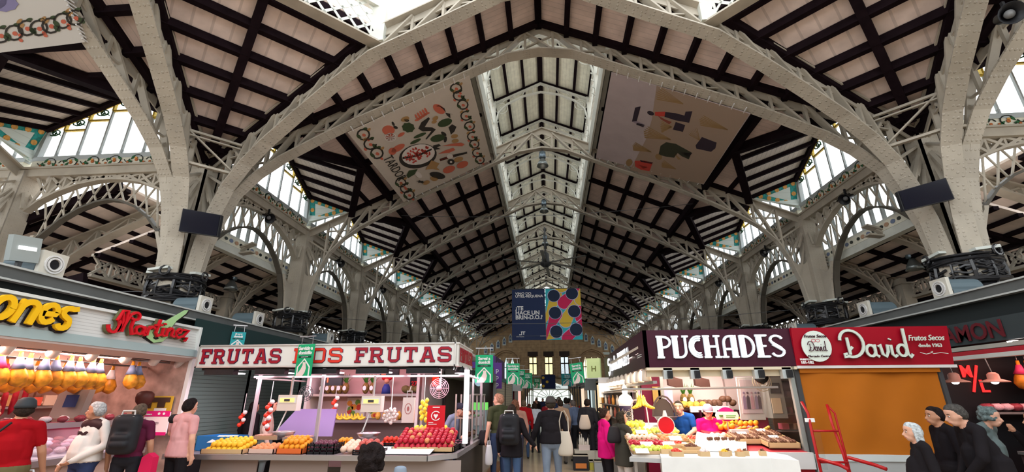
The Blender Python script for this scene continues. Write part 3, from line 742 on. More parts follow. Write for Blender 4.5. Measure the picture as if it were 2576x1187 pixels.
    # glazing band below the corner roof (faces along the nave direction)
# ---------------------------------------------------------------- floor, end wall
FL = mat('floor_stone', (.46,.37,.27), .22, noise_s=1.2, noise_a=.12, bump=.05, bump_s=3)
m = MB(); m.box(-26, 26, -10, 62, -.2, 0); tag(m.build('floor', FL), kind='structure')
YE = 5.75*W
BRICK = mat('ochre_brick', (.50,.345,.20), .8, noise_s=3, noise_a=.25, lines=(2, 4, .18))
def endwall():
    bm = bmesh.new(); m = MB()
    out = [(-1.0*W-.5,0),(W+.5,0),(W+.5,1.68+ZN*W),(0,1.68+ZR*W),(-W-.5,1.68+ZN*W)]
    ov = [bm.verts.new((x,YE,z)) for x, z in out]; es = [bm.edges.new((ov[i],ov[(i+1)%5])) for i in range(5)]
    holes = []
    for xc in (-1.55, 0, 1.55): holes.append([(xc-.42,3.62),(xc+.42,3.62),(xc+.42,4.95),(xc+.34,5.4),(xc-.34,5.4),(xc-.42,4.95)])
    for xc in (-4.2, 4.2):
        for d in (-.62, 0, .62): holes.append([(xc+d-.2,3.3),(xc+d+.2,3.3),(xc+d+.2,4.7),(xc+d+.1,4.95),(xc+d,5.35),(xc+d-.1,4.95),(xc+d-.2,4.7)])
    holes.append([(-2.3,.02),(2.3,.02)]+[(2.3*math.cos(t*PI/12), 1.2+1.75*math.sin(t*PI/12)) for t in range(13)])
    for q in holes:
        hv = [bm.verts.new((a,YE,b)) for a, b in q]; es += [bm.edges.new((hv[i],hv[(i+1)%len(hv)])) for i in range(len(hv))]
    bmesh.ops.triangle_fill(bm, use_beauty=True, edges=es)
    r = bmesh.ops.extrude_face_region(bm, geom=bm.faces[:])
    for v in r['geom']:
        if isinstance(v, bmesh.types.BMVert): v.co.y += .4
    bm.verts.index_update(); m.add([v.co.copy() for v in bm.verts], [tuple(v.index for v in f.verts) for f in bm.faces]); bm.free()
    o = m.build('wall_end', BRICK); tag(o, kind='structure')
    DK = mat('dark_brown_frame', (.04,.025,.02), .5); YG = mat('yellow_lit_pane', (.8,.7,.35), .5, emit=(1,.82,.42), estr=1.1)
    BG = mat('pale_sky_pane', (.7,.8,.85), .5, emit=(.75,.88,.95), estr=.75)
    for i, xc in enumerate((-1.55, 0, 1.55)):
        w = thing('window_%d' % (40+i), (xc, YE, 0), None, None, kind='structure')
        m = MB(); m.box(-.42,.42,.22,.24,3.62,5.4); m.build('pane', YG if i < 2 else BG, w)
        m = MB()
        for x in (-.40, 0, .40): m.box(x-.05,x+.05,.1,.2,3.6,5.4)
        for z in (3.65, 4.72, 5.36): m.box(-.42,.42,.1,.2,z-.06,z+.06)
        for x in (-.2,.2):
            for j in range(4): cz = 3.85+.24*j; m.chain([(x,.15,cz+.12),(x+.09,.15,cz),(x,.15,cz-.12),(x-.09,.15,cz)], .03, .02, (0,1,0), closed=True)
        m.box(-.5,.5,-.1,.05,5.42,5.85); m.build('frame', DK, w)
        m = MB(); m.box(-.62,.62,-.25,.02,3.42,3.56)
        for x in (-.3, 0, .3):
            m.chain([(x+.13*math.cos(t*PI/4),-.05,3.05+.2*math.sin(t*PI/4)) for t in range(8)], .05,.05,(0,1,0),closed=True)
        m.build('carved_sill', mat('grey_stone', (.30,.29,.27), .7), w)
    for j, xc in enumerate((-4.2, 4.2)):
        w = thing('window_%d' % (43+j), (xc, YE, 0), None, None, kind='structure')
        m = MB()
        for d in (-.62, 0, .62): m.box(d-.2,d+.2,.22,.24,3.3,5.35)
        m.build('pane', mat('dim_sky_pane', (.6,.65,.6), .5, emit=(.62,.78,.80), estr=1.0) if j == 0 else mat('warm_pane', (.7,.7,.5), .5, emit=(.95,.88,.6), estr=1.1), w)
        m = MB()
        for rr, dd in ((1.35,.12),(1.15,.08)): m.chain([(rr*math.cos(t*PI/10),-.04,4.85+rr*.9*math.sin(t*PI/10)) for t in range(11)], .2, dd, (0,1,0))
        for d in (-.93,-.31,.31,.93): m.tube([(d,-.02,3.3),(d,-.02,4.75)], .06, 6)
        m.build('arch_moulding', BRICK, w)
        m = MB()
        for d in (-.62,0,.62): m.box(d-.2,d+.2,.1,.16,4.35,4.42); m.box(d-.02,d+.02,.1,.16,3.3,5.2)
        m.build('frame', DK, w)
    m = MB()
    for i in range(8):
        for sg in (-1, 1):
            x = sg*(1.9+.62*i); zt_ = 1.68+W*ztop(abs(x)/W)-1.5
            if abs(x) > 7.4: continue
            m.mi = 0; c = Vector((x, YE-.05, zt_-.1)); m.plate([c+Vector((a,0,b)) for a, b in ((-.18,-.42),(.18,-.42),(.18,.15),(0,.45),(-.18,.15))], (0,-1,0), .04)
            m.mi = 1; m.plate([c+Vector((a,-.05,b)) for a, b in ((-.1,-.3),(.1,-.3),(.12,.1),(0,.3),(-.12,.1))], (0,-1,0), .02)
            m.mi = 2; m.plate([c+Vector((.06*math.cos(t*PI/3),-.08,-.02+.1*math.sin(t*PI/3))) for t in range(6)], (0,-1,0), .02)
            if i > 5: m.mi = 0; m.box(x-.33,x+.33,YE-.06,YE,zt_-.95,zt_-.7)
    m.build('tile_ornament', [WHITET, mat('dull_blue_tile', (.12,.17,.28), .4), mat('grey_cream', (.5,.5,.42), .5)], o)
    m = MB(); m.chain([(2.55*math.cos(t*PI/14),YE-.1,1.15+2.05*math.sin(t*PI/14)) for t in range(15)], .3, .35, (0,1,0)); m.box(-2.7,2.7,YE-.12,YE-.02,3.33,3.42); m.build('entrance_arch', mat('ochre_stone', (.30,.22,.13), .8, noise_s=3, noise_a=.2), o)
    m = MB()
    for t in range(1, 10): m.beam((0,YE+.15,1.5),(2.2*math.cos(t*PI/10),YE+.15,1.3+1.65*math.sin(t*PI/10)),.04,.05,(0,1,0))
    m.chain([(1.2*math.cos(t*PI/12),YE+.15,1.5+.9*math.sin(t*PI/12)) for t in range(13)],.05,.05,(0,1,0)); m.box(-2.3,2.3,YE+.1,YE+.2,2.25,2.4); m.build('fanlight', IRONW, o)
endwall()
DOORL = mat('bright_street_glass', (.8,.9,.9), .4, emit=(.75,.95,.95), estr=.55)
m = MB(); m.box(-2.2,2.2,YE+1.6,YE+1.65,0,3.0); tag(m.build('door_1', DOORL), kind='structure')
for x0, x1, y0, y1, n_ in ((-14,14,-10,-9.8,'back'),(-14,-13.8,-10,1,'light_block_left'),(13.8,14,-10,1,'light_block_right')):  # unseen walls added behind the camera to block low sky light
    m = MB(); m.box(x0,x1,y0,y1,0,5.0); tag(m.build('wall_'+n_, mat('rear_light_block', (.30,.25,.20), .8, noise_s=1, noise_a=.2)), kind='structure')
# ---------------------------------------------------------------- world
sc = bpy.context.scene
w = bpy.data.worlds.new('sky'); sc.world = w; w.use_nodes = True; nt = w.node_tree
bg = nt.nodes['Background']; bg.inputs[0].default_value = (.93,.97,1.0,1); bg.inputs[1].default_value = 2.2
sc.view_settings.view_transform = 'Standard'; sc.view_settings.look = 'None'; sc.view_settings.gamma = 1; sc.view_settings.exposure = .6; sc.view_settings.use_curve_mapping = False
sc.cycles.max_bounces = 6; sc.cycles.transparent_max_bounces = 12; sc.cycles.diffuse_bounces = 4; sc.cycles.use_denoising = True
sc.cycles.sample_clamp_indirect = 6; sc.cycles.caustics_reflective = False; sc.cycles.caustics_refractive = False
# ---------------------------------------------------------------- lettering
def glyphs(mb, gl, txt, x, z, h, sw, dep=.02, y=0, shear=0, gap=.16, wid=None):
    # strokes of a letter in unit height, laid on a vertical panel facing -Y
    for ch in txt:
        if ch == ' ': x += h*.45; continue
        w, pls = gl[ch]
        for pl in pls:
            s = sw
            if isinstance(pl, tuple): s, pl = pl[0]*sw, pl[1]
            pts = [Vector((x+(a+shear*b)*h, y, z+b*h)) for a, b in pl]
            mb.chain(pts, dep, s, (0,1,0))
        x += (w+gap)*h
    return x
def gwidth(gl, txt, h, gap=.16): return sum((.45 if c == ' ' else gl[c][0]+gap)*h for c in txt)
SLAB = {'F': (.62,[[(.15,0),(.15,1)],[(0,.92),(.66,.92)],(.8,[(.60,.98),(.60,.66)]),[(.15,.5),(.5,.5)],(.7,[(0,.04),(.34,.04)])]),
 'R': (.78,[[(.15,0),(.15,1)],[(0,.92),(.5,.92),(.62,.84),(.62,.56),(.5,.47),(.15,.47)],[(.42,.47),(.66,.0)],(.7,[(0,.04),(.32,.04)]),(.7,[(.52,.04),(.8,.04)])]),
 'U': (.76,[[(.15,1),(.15,.18),(.26,.07),(.5,.07),(.62,.18),(.62,1)],(.7,[(0,.95),(.3,.95)]),(.7,[(.46,.95),(.76,.95)])]),
 'T': (.70,[[(.35,0),(.35,1)],[(0,.92),(.7,.92)],(.8,[(.06,.98),(.06,.68)]),(.8,[(.64,.98),(.64,.68)]),(.7,[(.18,.04),(.52,.04)])]),
 'A': (.80,[[(.12,0),(.36,1)],[(.44,1),(.68,0)],[(.24,.32),(.56,.32)],(.7,[(0,.04),(.28,.04)]),(.7,[(.52,.04),(.8,.04)]),(1,[(.2,.93),(.5,.93)])]),
 'S': (.66,[[(.62,.7),(.62,.84),(.52,.93),(.14,.93),(.06,.84),(.06,.62),(.14,.53),(.54,.47),(.62,.38),(.62,.16),(.52,.07),(.14,.07),(.04,.16),(.04,.32)]]),
 'O': (.70,[[(.35,.93),(.14,.93),(.08,.84),(.08,.16),(.14,.07),(.56,.07),(.62,.16),(.62,.84),(.56,.93),(.34,.93)]]),
 '.': (.14,[[(.05,0),(.05,.12)]])}
def arc(cx, cy, rx, ry, a, b, n=8): return [(cx+rx*math.cos(math.radians(a+(b-a)*i/n)), cy+ry*math.sin(math.radians(a+(b-a)*i/n))) for i in range(n+1)]
def tri_(pl, d=.085): return [(.36,[(x+o,y) for x, y in pl]) for o in (-d,0,d)]
DECO = {'P': (.66,tri_([(.16,0),(.16,1)])+[(.55,[(.28,.96)]+arc(.34,.72,.30,.24,90,-90)+[(.28,.48)]),(.5,[(0,.97),(.3,.97)]),(.5,[(0,.03),(.32,.03)])]),
 'U': (.74,tri_([(.16,1),(.16,0)])+[(.5,[(0,.97),(.32,.97)]),(.55,[(.1,.03),(.38,.03)]+arc(.38,.3,.26,.27,-90,0,5)+[(.64,1)]),(.5,[(.5,.97),(.78,.97)])]),
 'C': (.62,[(.36,arc(.46,.5,r,r*1.12,75,285,10)) for r in (.26,.345,.43)]),
 'H': (.76,tri_([(.16,0),(.16,1)])+[(.5,[(0,.97),(.3,.97)]),(.5,[(0,.03),(.32,.03)]),(.55,[(.2,.5),(.62,.5)]),(.55,[(.64,0),(.64,1)]),(.5,[(.5,.97),(.78,.97)]),(.5,[(.5,.03),(.78,.03)])]),
 'A': (.78,tri_([(.60,0),(.60,1)])+[(.55,[(.14,0),(.14,.62)]+arc(.42,.62,.28,.34,180,90,5)+[(.6,.96)]),(.55,[(.14,.38),(.6,.38)]),(.5,[(.02,.03),(.28,.03)]),(.5,[(.46,.03),(.76,.03)])]),
 'D': (.72,tri_([(.16,0),(.16,1)])+[(.55,[(.1,.96)]+arc(.24,.5,.42,.46,90,-90,10)+[(.1,.04)])]),
 'E': (.56,tri_([(.16,0),(.16,1)])+[(.5,[(0,.97),(.52,.97)]),(.5,[(.2,.5),(.44,.5)]),(.5,[(0,.03),(.56,.03)])]),
 'S': (.64,[(.5,arc(.34,.75,.27,.21,20,180,6)+[(.16,.62),(.5,.40)]+arc(.34,.25,.27,.21,10,-160,6)),(.3,[(.1,.7),(.52,.42)]),(.3,[(.14,.56),(.56,.3)])])}
def txt(s, size, material, parent, loc, rz=0, ext=.006, align='LEFT', off=0, shear=0, name='lettering', rx=PI/2, extra=None, sx=1):
    cu = bpy.data.curves.new('t', 'FONT'); cu.body = s; cu.size = size; cu.extrude = ext; cu.align_x = align; cu.offset = off; cu.shear = shear; cu.resolution_u = 3
    o = bpy.data.objects.new('t', cu); COL.objects.link(o)
    bpy.context.view_layer.update(); me = bpy.data.meshes.new_from_object(o.evaluated_get(bpy.context.evaluated_depsgraph_get())); bpy.data.objects.remove(o)
    me.materials.clear(); me.materials.append(material); n = bpy.data.objects.new(name, me); COL.objects.link(n); n.parent = parent
    n.matrix_basis = (Matrix.Translation(loc) @ Matrix.Rotation(rz, 4, 'Z') @ Matrix.Rotation(rx, 4, 'X') @ Matrix.Diagonal((sx,1,1,1))) if extra is None else extra
    return n
def disc(r, n=12, sx=1, sz=1, c=(0,0), a0=0): return [(c[0]+r*sx*math.cos(a0+2*PI*i/n), c[1]+r*sz*math.sin(a0+2*PI*i/n)) for i in range(n)]
BLK = mat('black_plastic', (.012,.012,.014), .4); DGREY = mat('charcoal_metal', (.05,.052,.055), .45); GREYM = mat('grey_fascia', (.105,.11,.108), .5, noise_s=3, noise_a=.15)
WHT = mat('white_paint', (.62,.61,.60), .4); STEEL = mat('brushed_steel', (.45,.43,.43), .3, metal=.8); PAPER = mat('white_paper', (.75,.74,.73), .7)
RED = mat('signal_red', (.55,.01,.02), .4); NAVY = mat('navy_cloth', (.012,.025,.085), .6); TEAL = mat('teal_green', (.04,.16,.15), .5)
CLOTHB = mat('banner_cloth', (.50,.43,.36), .85, noise_s=2, noise_a=.06)
# ---------------------------------------------------------------- ceiling banners
def ceiling_banner(name, s, corners, label, shapes, mats, cloth, tr=False):
    # hung below the roof slope, parallel to it; shapes are (material index, [photo points]) read back onto the cloth
    if not tr: P0 = G(0,0,1.027); N = Vector((s*.468, 0, 1)).normalized()
    else: P0 = G(0,YC,1.027); N = Vector((0, .468, 1)).normalized()
    cs = [atp(x, y, P0, N) for x, y in corners]; O = sum(cs, Vector())/4
    r = thing(name, O, label, 'banner')
    m = MB(); m.plate([c-O for c in cs], N, .012); m.build('cloth', cloth, r)
    m = MB(); lay = 0
    for i, (mi, pts) in enumerate(shapes):
        if pts is None: lay += 1; continue
        m.mi = mi; m.plate([atp(x, y, P0, N)-O-N*(.004+.0035*lay) for x, y in pts], -N, .003)
    m.build('printed_motifs', mats, r)
    for a, b in ((cs[0], cs[3]), (cs[1], cs[2])) if not tr else ((cs[2], cs[3]),):
        n = 12
        for i in range(n):
            p = a.lerp(b, (i+.5)/n)-O; sg = Vector((0, -1 if a is cs[0] else 1, 0)); m = MB(); m.tube([-sg*.04, sg*.14+Vector((0,0,.02))], .014, 4); m.build('tie_cord', WHT, r, loc=p)
    return r, P0, N, O
def off(pts, c, s): return [(c[0]+x*s, c[1]+y*s) for x, y in pts]
def ell(cx, cy, a, b, ang=0, n=14, jag=0):
    ca, sa = math.cos(math.radians(ang)), math.sin(math.radians(ang)); out = []
    for i in range(n):
        t = 2*PI*i/n; k = 1-(jag if i % 2 else 0); x, y = a*k*math.cos(t), b*k*math.sin(t); out.append((cx+x*ca-y*sa, cy+x*sa+y*ca))
    return out
def ringq(cx, cy, r, w, mi, ang=0, a0=0, a1=300, n=12, e=1.15):
    o = []
    for i in range(n):
        t0, t1 = math.radians(a0+(a1-a0)*i/n), math.radians(a0+(a1-a0)*(i+1)/n); q = []
        for t, rr in ((t0,r),(t1,r),(t1,r-w),(t0,r-w)): q.append((cx+rr*e*math.cos(t), cy+rr*math.sin(t)))
        o.append((mi, q))
    return o
KX, KR, KG, KO, KW, KC = range(6)
BM = [mat('print_black', (.03,.025,.02), .8), mat('print_red', (.45,.05,.035), .8), mat('print_green', (.04,.06,.025), .8), mat('print_ochre', (.35,.20,.08), .8), mat('print_white', (.62,.55,.50), .8), mat('print_coral', (.50,.12,.07), .8)]
sh = []
def garland(x, y, r, fl=1):
    o = ringq(x, y, r, r*.24, KX, a0=0 if fl > 0 else 180, a1=300 if fl > 0 else 480, n=10)
    o += [(KG, ell(x+r*.75*fl, y+r*.35, r*.5, r*.27, 40)), (KO, ell(x-r*.9*fl, y-r*.8, r*.4, r*.22, -40)), (KC, ell(x+r*.1, y+.1*r, r*.34, r*.26, 20, 8)), (KC, ell(x-r*.8*fl, y+r*.9, r*.3, r*.2, 30, 8)), (KG, ell(x+r*.3, y-r, r*.4, r*.2, -10, 8))]
    return o
for i, (x, y) in enumerate([(914,338),(931,362),(948,385)]): sh += garland(x, y, 15, 1 if i % 2 else -1)
for i, (x, y) in enumerate([(1008,459),(1020,473),(1029,490)]): sh += garland(x, y, 12.5, 1 if i % 2 else -1)
for i, (x, y) in enumerate([(1147,222),(1154,240),(1164,263),(1172,291),(1181,317),(1188,343),(1193,362),(1200,384),(1207,402)]): sh += garland(x, y, 13.5-.35*i, 1 if i % 2 else -1)
sh += [(KC, ell(1104,274,17,10,35)), (KX, [(1120,283),(1139,287),(1132,286),(1133,297),(1124,290)]), (KX, [(1094,266),(1104,264),(1118,272),(1122,283),(1116,276),(1106,268)])]
for i in range(5): sh += [(KC, ell(1047+6*i, 293-4*i, 7, 2.6, 60)), (KC, ell(1050+6*i, 301-4*i, 7, 2.6, -15))]
sh += [(KO, ell(1019,299,11,6,-20)), (KX, ell(1022,302,7,4,10)), (KC, ell(977,327,16,12,0)), (KX, ell(989,311,6,3,60)), (KX, ell(995,320,6,3.5,20)), (KW, ell(982,345,15,11,0)), (KC, ell(982,345,13,9.5,0)), (None, None)]
for i in range(8): a = i*PI/4; sh.append((KW, [(982,345),(982+12*math.cos(a-.1),345+8.5*math.sin(a-.1)),(982+12*math.cos(a+.1),345+8.5*math.sin(a+.1))]))
sh += [(KG, ell(1027,320,17,13,10,16,.14)), (KC, ell(1009,338,10,4,-30)), (KC, ell(1001,372,19,7.5,-28)), (KC, ell(987,380,10,9,0)), (KX, [(1078,294),(1081,298),(1068,319),(1087,320),(1096,325),(1073,350),(1070,349),(1085,329),(1063,330),(1052,323),(1060,307)])]
sh += [(KG, ell(1056,340,17,4,-22)), (KG, ell(1045,355,15,4,-25)), (KO, ell(1095,297,8,5,-30)), (KO, ell(1092,306,7,4,-20)), (KG, ell(1119,308,19,9.5,-20)), (KX, [(1128,320),(1137,312),(1148,318),(1143,330),(1134,338),(1131,328)]), (KG, ell(1101,347,19,9,-12)), (KX, ell(1116,336,8,4,35)), (KX, ell(1120,350,8,4,100)), (KO, ell(1143,342,9,5,-10)), (KO, ell(1145,354,9,5,-10))]
sh += [(KX, ell(1051,392,48,30,-12,26)), (KX, [(1090,365),(1104,362),(1100,358),(1109,366),(1098,370),(1108,374),(1095,376),(1088,374)]), (None, None), (KW, ell(1052,388,42,25,-12,24)), (None, None)]
rr_ = random.Random(3)
for i in range(60):
    a = rr_.uniform(0, 6.28); q = rr_.uniform(.1, .86); x, y = 1052+38*q*math.cos(a), 388-.2*38*q*math.cos(a)+22*q*math.sin(a)
    sh.append((KR, ell(x, y, 3.6, 2.4, 30*i, 7)))
sh += [(KX, [(1012,394),(1050,388),(1085,372),(1086,376),(1050,393),(1012,399)]), (KC, [(1112,366),(1140,360),(1160,358),(1168,362),(1162,367),(1140,366)]), (KC, [(1102,386),(1120,377),(1140,371),(1145,376),(1130,383)]), (KX, [(1105,399),(1140,388),(1174,381),(1175,385),(1142,394),(1107,404)]), (KR, [(1106,400),(1138,389),(1142,392),(1107,403)]), (None, None), (KW, ell(1131,392,8,6)), (KX, ell(1134,406,9,7)), (KO, ell(1153,400,12,6,-15)), (KC, ell(1163,413,15,8,-20)), (KC, ell(1129,425,16,8.5,-20)), (KO, [(1070,425),(1085,402),(1105,410),(1098,420),(1106,427),(1088,424)]), (KG, [(1022,440),(1028,428),(1050,424),(1044,436),(1026,447)]), (KW, ell(1052,438,11,6,40)), (KX, ell(1100,440,20,8,12)), (KO, ell(1092,448,10,6)), (KO, ell(1072,458,9,5,-20)), (KX, ell(1058,456,12,4,10,12,.5)), (None, None), (KW, ell(1134,406,3,2.5))]
bR, P0, N, O = ceiling_banner('ceiling_banner', -1, [(875,334),(1016,508),(1236,402),(1181,190)], 'large beige autumn banner with pomegranate and fruit motifs hung under the roof', sh, BM, CLOTHB)
# word TARDOR along the lower edge
a, b = atp(962,397,P0,N), atp(998,448,P0,N); ex = (b-a).normalized(); ez = -N; ey = ez.cross(ex)
hgt = (b-a).length/4.0
tm = Matrix((ex, ey, ez)).transposed().to_4x4(); tm.translation = a-O+ez*.02
txt('TARDOR', hgt*1.28, BM[0], bR, (0,0,0), extra=tm @ Matrix.Diagonal((.88,1,1,1)), ext=.002)
sh = [(3, [(1652,215),(1885,286),(1770,462),(1584,428),(1602,395),(1625,350),(1640,300)]), (None, None)]
def wheat(x0, y0, x1, y1, sp=9, n=7):
    o = []
    for i in range(n):
        t = (i-(n-1)/2)/(n/2); dx, dy = x1-x0, y1-y0; l = math.hypot(dx, dy); nx, ny = -dy/l*sp*t, dx/l*sp*t; f = .1*abs(t)
        ax, ay = x0+dx*f+nx*1.6, y0+dy*f+ny*1.6; o.append((4, [(ax-1,ay-1.6),(ax+1,ay+1.6),(x1+nx*.1+.8,y1+ny*.1+.8),(x1+nx*.1-.8,y1+ny*.1-.8)]))
    return o
sh += wheat(1652,232,1718,260,11)+wheat(1760,300,1830,325,9)+wheat(1620,330,1687,350,10)+wheat(1592,366,1638,381,7)+wheat(1665,410,1700,424,6)+wheat(1662,318,1690,318,10)+wheat(1742,328,1760,352,9)
sh += [(0, [(1590,305),(1598,270),(1612,267),(1602,304)]), (1, [(1590,305),(1602,304),(1622,313),(1618,320)]), (0, [(1602,308),(1622,313),(1619,319),(1601,313)]),
 (0, ell(1637,284,9,5,20)), (2, [(1648,281),(1674,280),(1672,292),(1660,292),(1648,290)]), (0, [(1674,281),(1700,284),(1722,290),(1725,280),(1742,279),(1734,308),(1700,302),(1672,293)]), (5, [(1655,290),(1674,300),(1690,306),(1684,312),(1664,300)]),
 (0, [(1700,306),(1724,314),(1718,331),(1693,325)]), (0, [(1766,344),(1803,358),(1800,372),(1789,381),(1752,373),(1750,365)]),
 (6, [(1657,388),(1662,366),(1676,357),(1700,361),(1740,383),(1733,400),(1715,392),(1705,384),(1696,396),(1675,393)]), (4, ell(1657,394,9,7,30)), (0, [(1712,382),(1742,384),(1730,398)]), (4, [(1696,384),(1714,400),(1706,401)]),
 (2, [(1597,404),(1620,403),(1642,409),(1634,430),(1612,426),(1598,418)]), (0, [(1610,402),(1643,408),(1640,412),(1612,406)]), (4, ell(1583,408,8,9,30)), (5, [(1604,412),(1630,420),(1618,424)])]
bR2, P0, N, O = ceiling_banner('ceiling_banner', 1, [(1888,286),(1770,464),(1499,397),(1538,182)], 'large grey and tan banner with field workers and wheat hung under the roof', sh, [mat('print_dark', (.03,.02,.03), .8), mat('print_grey', (.25,.2,.24), .8), mat('print_red', (.45,.05,.035)), mat('print_tan', (.30,.215,.16), .85), mat('print_wheat', (.26,.16,.07), .8), mat('print_brick', (.22,.06,.04), .8), mat('print_olive', (.035,.035,.02), .8)], mat('banner_mauve', (.40,.33,.33), .85, noise_s=2, noise_a=.08))
sh = []
for i, (x, y) in enumerate([(-30,80),(2,88),(36,82),(68,70),(98,70),(128,64),(158,52),(190,44)]): sh += garland(x, y, 21, 1 if i % 2 else -1)
sh += [(6, ell(10,10,38,20,0,18,.1)), (6, ell(-20,0,40,26))]
ceiling_banner('ceiling_banner', 0, [(-60,140),(-60,-40),(150,-40),(214,106)], 'pale banner corner with green garland under the left cross hall roof', sh, BM+[mat('print_mauve', (.22,.20,.36), .8)], mat('banner_pale', (.55,.53,.50), .85), tr=True)
# ---------------------------------------------------------------- big hanging banner over the nave
YB = 20.0
def hb(x, y): return at(x, y, YB)
def poster():
    tl, bl, br = at(1288,729,YB), at(1288,856,YB), at(1466,854,YB); ww = br.x-bl.x; hh = tl.z-bl.z
    O = Vector(((tl.x+br.x)/2, YB, bl.z)); r = thing('hanging_banner', O, 'navy and multicoloured wine banner hanging across the nave', 'banner')
    x0 = -ww/2; xm = x0+ww*.49
    m = MB(); m.box(x0, xm-.02, -.01, .01, 0, hh); m.build('navy_panel', NAVY, r)
    cols = [mat('poster_cyan', (.04,.48,.55), .6), mat('poster_crimson', (.65,.015,.10), .6), mat('poster_yellow', (.75,.50,.05), .6), mat('poster_navy', (.008,.02,.055), .6), mat('poster_lilac', (.5,.5,.75), .6)]
    m = MB(); m.mi = 0; m.box(xm, ww/2, -.01, .01, 0, hh)
    w2 = ww/2-xm; cs = [(.24,.86),(.76,.9),(.26,.52),(.8,.545),(.28,.155),(.83,.19)]; R = .15*w2*1.0
    def P(u, v): return (xm+u*w2, v*hh)
    def clip(q):     # keep shapes on the panel
        return [(min(max(a, xm), ww/2), min(max(b, 0), hh)) for a, b in q]
    def cap(u0, v0, u1, v1, rr, mi, lay):
        (ax, ay), (bx, by) = P(u0, v0), P(u1, v1); t = math.atan2(by-ay, bx-ax); q = [(bx+rr*math.cos(t-PI/2+PI*i/8), by+rr*math.sin(t-PI/2+PI*i/8)) for i in range(9)]+[(ax+rr*math.cos(t+PI/2+PI*i/8), ay+rr*math.sin(t+PI/2+PI*i/8)) for i in range(9)]
        m.mi = mi; m.plate([(a,-.011-.002*lay,b) for a, b in clip(q)], (0,-1,0), .001)
    wd = .155*w2*1.15; q_ = 0
    for (u0,v0,u1,v1,c) in ((-.35,.42,.3,.86,2),(.52,.72,.9,.98,1),(.55,.36,1.3,.86,2),(-.3,.1,.28,.5,1),(1.0,.42,1.4,.7,1),(.6,.02,1.1,.3,1),(-.3,-.22,.26,.14,2),(1.0,.78,1.3,1.0,2),(.45,1.05,.8,1.2,2)):
        cap(u0,v0,u1,v1,wd*1.1,4,1+q_); cap(u0,v0,u1,v1,wd,c,1.5+q_); q_ += 1
    for u, v in cs:
        cx, cy = P(u, v); m.mi = 4; m.plate([(a,-.0375,b) for a, b in clip(disc(.185*w2,20,c=(cx,cy)))], (0,-1,0), .001); m.mi = 3; m.plate([(a,-.0405,b) for a, b in clip(disc(.172*w2,20,c=(cx,cy)))], (0,-1,0), .001)
    m.build('circle_pattern', cols, r)
    lx = x0+.05*ww
    for s, z, sz in (('VINO DO', .895, .055), ('UTIEL-REQUENA', .84, .055)): txt(s, sz*hh*1.25, PAPER, r, (lx,-.014,hh*z), ext=.002, off=.004, sx=1.08)
    for s, z in (('¿TE', .585), ('HACE UN', .495), ('BRIN-D.O.?', .405)): txt(s, .088*hh*1.25, PAPER, r, (lx,-.014,hh*z), ext=.002, off=.008, sx=1.0)
    m = MB(); zz = hh*.105; q = .05*hh
    for pl in ([(0,0),(1,0),(1,1.1)], [(.7,1.1),(2.4,1.1)], [(1.8,1.1),(1.8,0)]): m.chain([(lx+.16+a*q,-.014,zz+b*q) for a, b in pl], .004, .35*q, (0,1,0))
    m.build('emblem', PAPER, r)
    txt('utiel-requena', .022*hh*1.3, PAPER, r, (lx+.03,-.014,hh*.06), ext=.001); txt('GENERALITAT', .018*hh*1.3, PAPER, r, (x0+.4*ww,-.014,hh*.07), ext=.001, off=.001)
    m = MB(); m.tube([(x0-.1,0,hh+.02),(ww/2+.1,0,hh+.02)], .02, 6); m.build('top_rail', DGREY, r)
    m = MB()
    for x in (x0+.2, xm, ww/2-.2): m.tube([(x,0,hh),(x*.9,.05,7.9-O.z if False else 9.9-O.z-.5)], .008, 4)
    m.build('wire', DGREY, r)
poster()
def small_poster():
    tl, br = at(1362,943,40.5), at(1398,978,40.5); O = Vector(((tl.x+br.x)/2, 40.5, br.z)); r = thing('hanging_banner', O, 'small distant navy banner with yellow circles above the far entrance', 'banner')
    w2, h2 = (br.x-tl.x)/2, tl.z-br.z; m = MB(); m.mi = 0; m.box(-w2,w2,-.01,.01,0,h2); m.mi = 1
    for u, v in ((-.75,.8),(-.2,.5),(-.75,.2)): m.plate([(a,-.015,b) for a, b in disc(.2*w2,10,c=(u*w2,v*h2))], (0,-1,0), .003)
    m.build('cloth', [NAVY, mat('poster_yellow', (.75,.5,.05))], r)
    m = MB(); m.tube([(-w2,0,h2),(-w2,0,h2+3)], .01, 4); m.tube([(w2,0,h2),(w2,0,h2+3)], .01, 4); m.build('wire', DGREY, r)
small_poster()
# ---------------------------------------------------------------- bell lamps, fan, wires
def bell(loc, top, label):
    r = thing('bell_lamp', loc, label, 'lamp', 'hanging bell lamps')
    m = MB(); m.lathe([(.05,.55),(.11,.53),(.12,.33),(.10,.30)], seg=12); m.build('ballast', mat('lamp_blue_grey', (.16,.21,.25), .3, metal=.6), r, True)
    m = MB(); m.lathe([(.06,.30),(.09,.24),(.16,.12),(.20,.0),(.19,.0),(.15,.1),(.05,.22)], seg=16); m.build('shade', mat('lamp_grey', (.25,.28,.28), .3, metal=.7), r, True)
    m = MB(); m.tube([(0,0,.55),(0,0,top-loc[2])], .012, 5); m.build('cord', DGREY, r)
bell(Vector((0,13.6,9.0)), 1.68+W*.995, 'blue-grey bell lamp hanging from the second arch in mid nave')
bell(Vector((0,18.2,9.25)), 1.68+W*.995, 'bell lamp under the third arch of the nave')
bell(Vector((0,22.8,9.25)), 1.68+W*.995, 'bell lamp under the fourth arch, above the ceiling fan')
b2 = []
for i, (s, y, x) in enumerate(((-1,1.60,1.2),(1,1.52,1.2))):
    bell(Vector((s*x*W, y*W, 1.68+W*(zai(x)-.045))), 1.68+W*zai(x), 'small bell lamp hanging in the %s aisle' % ('left' if s < 0 else 'right'))
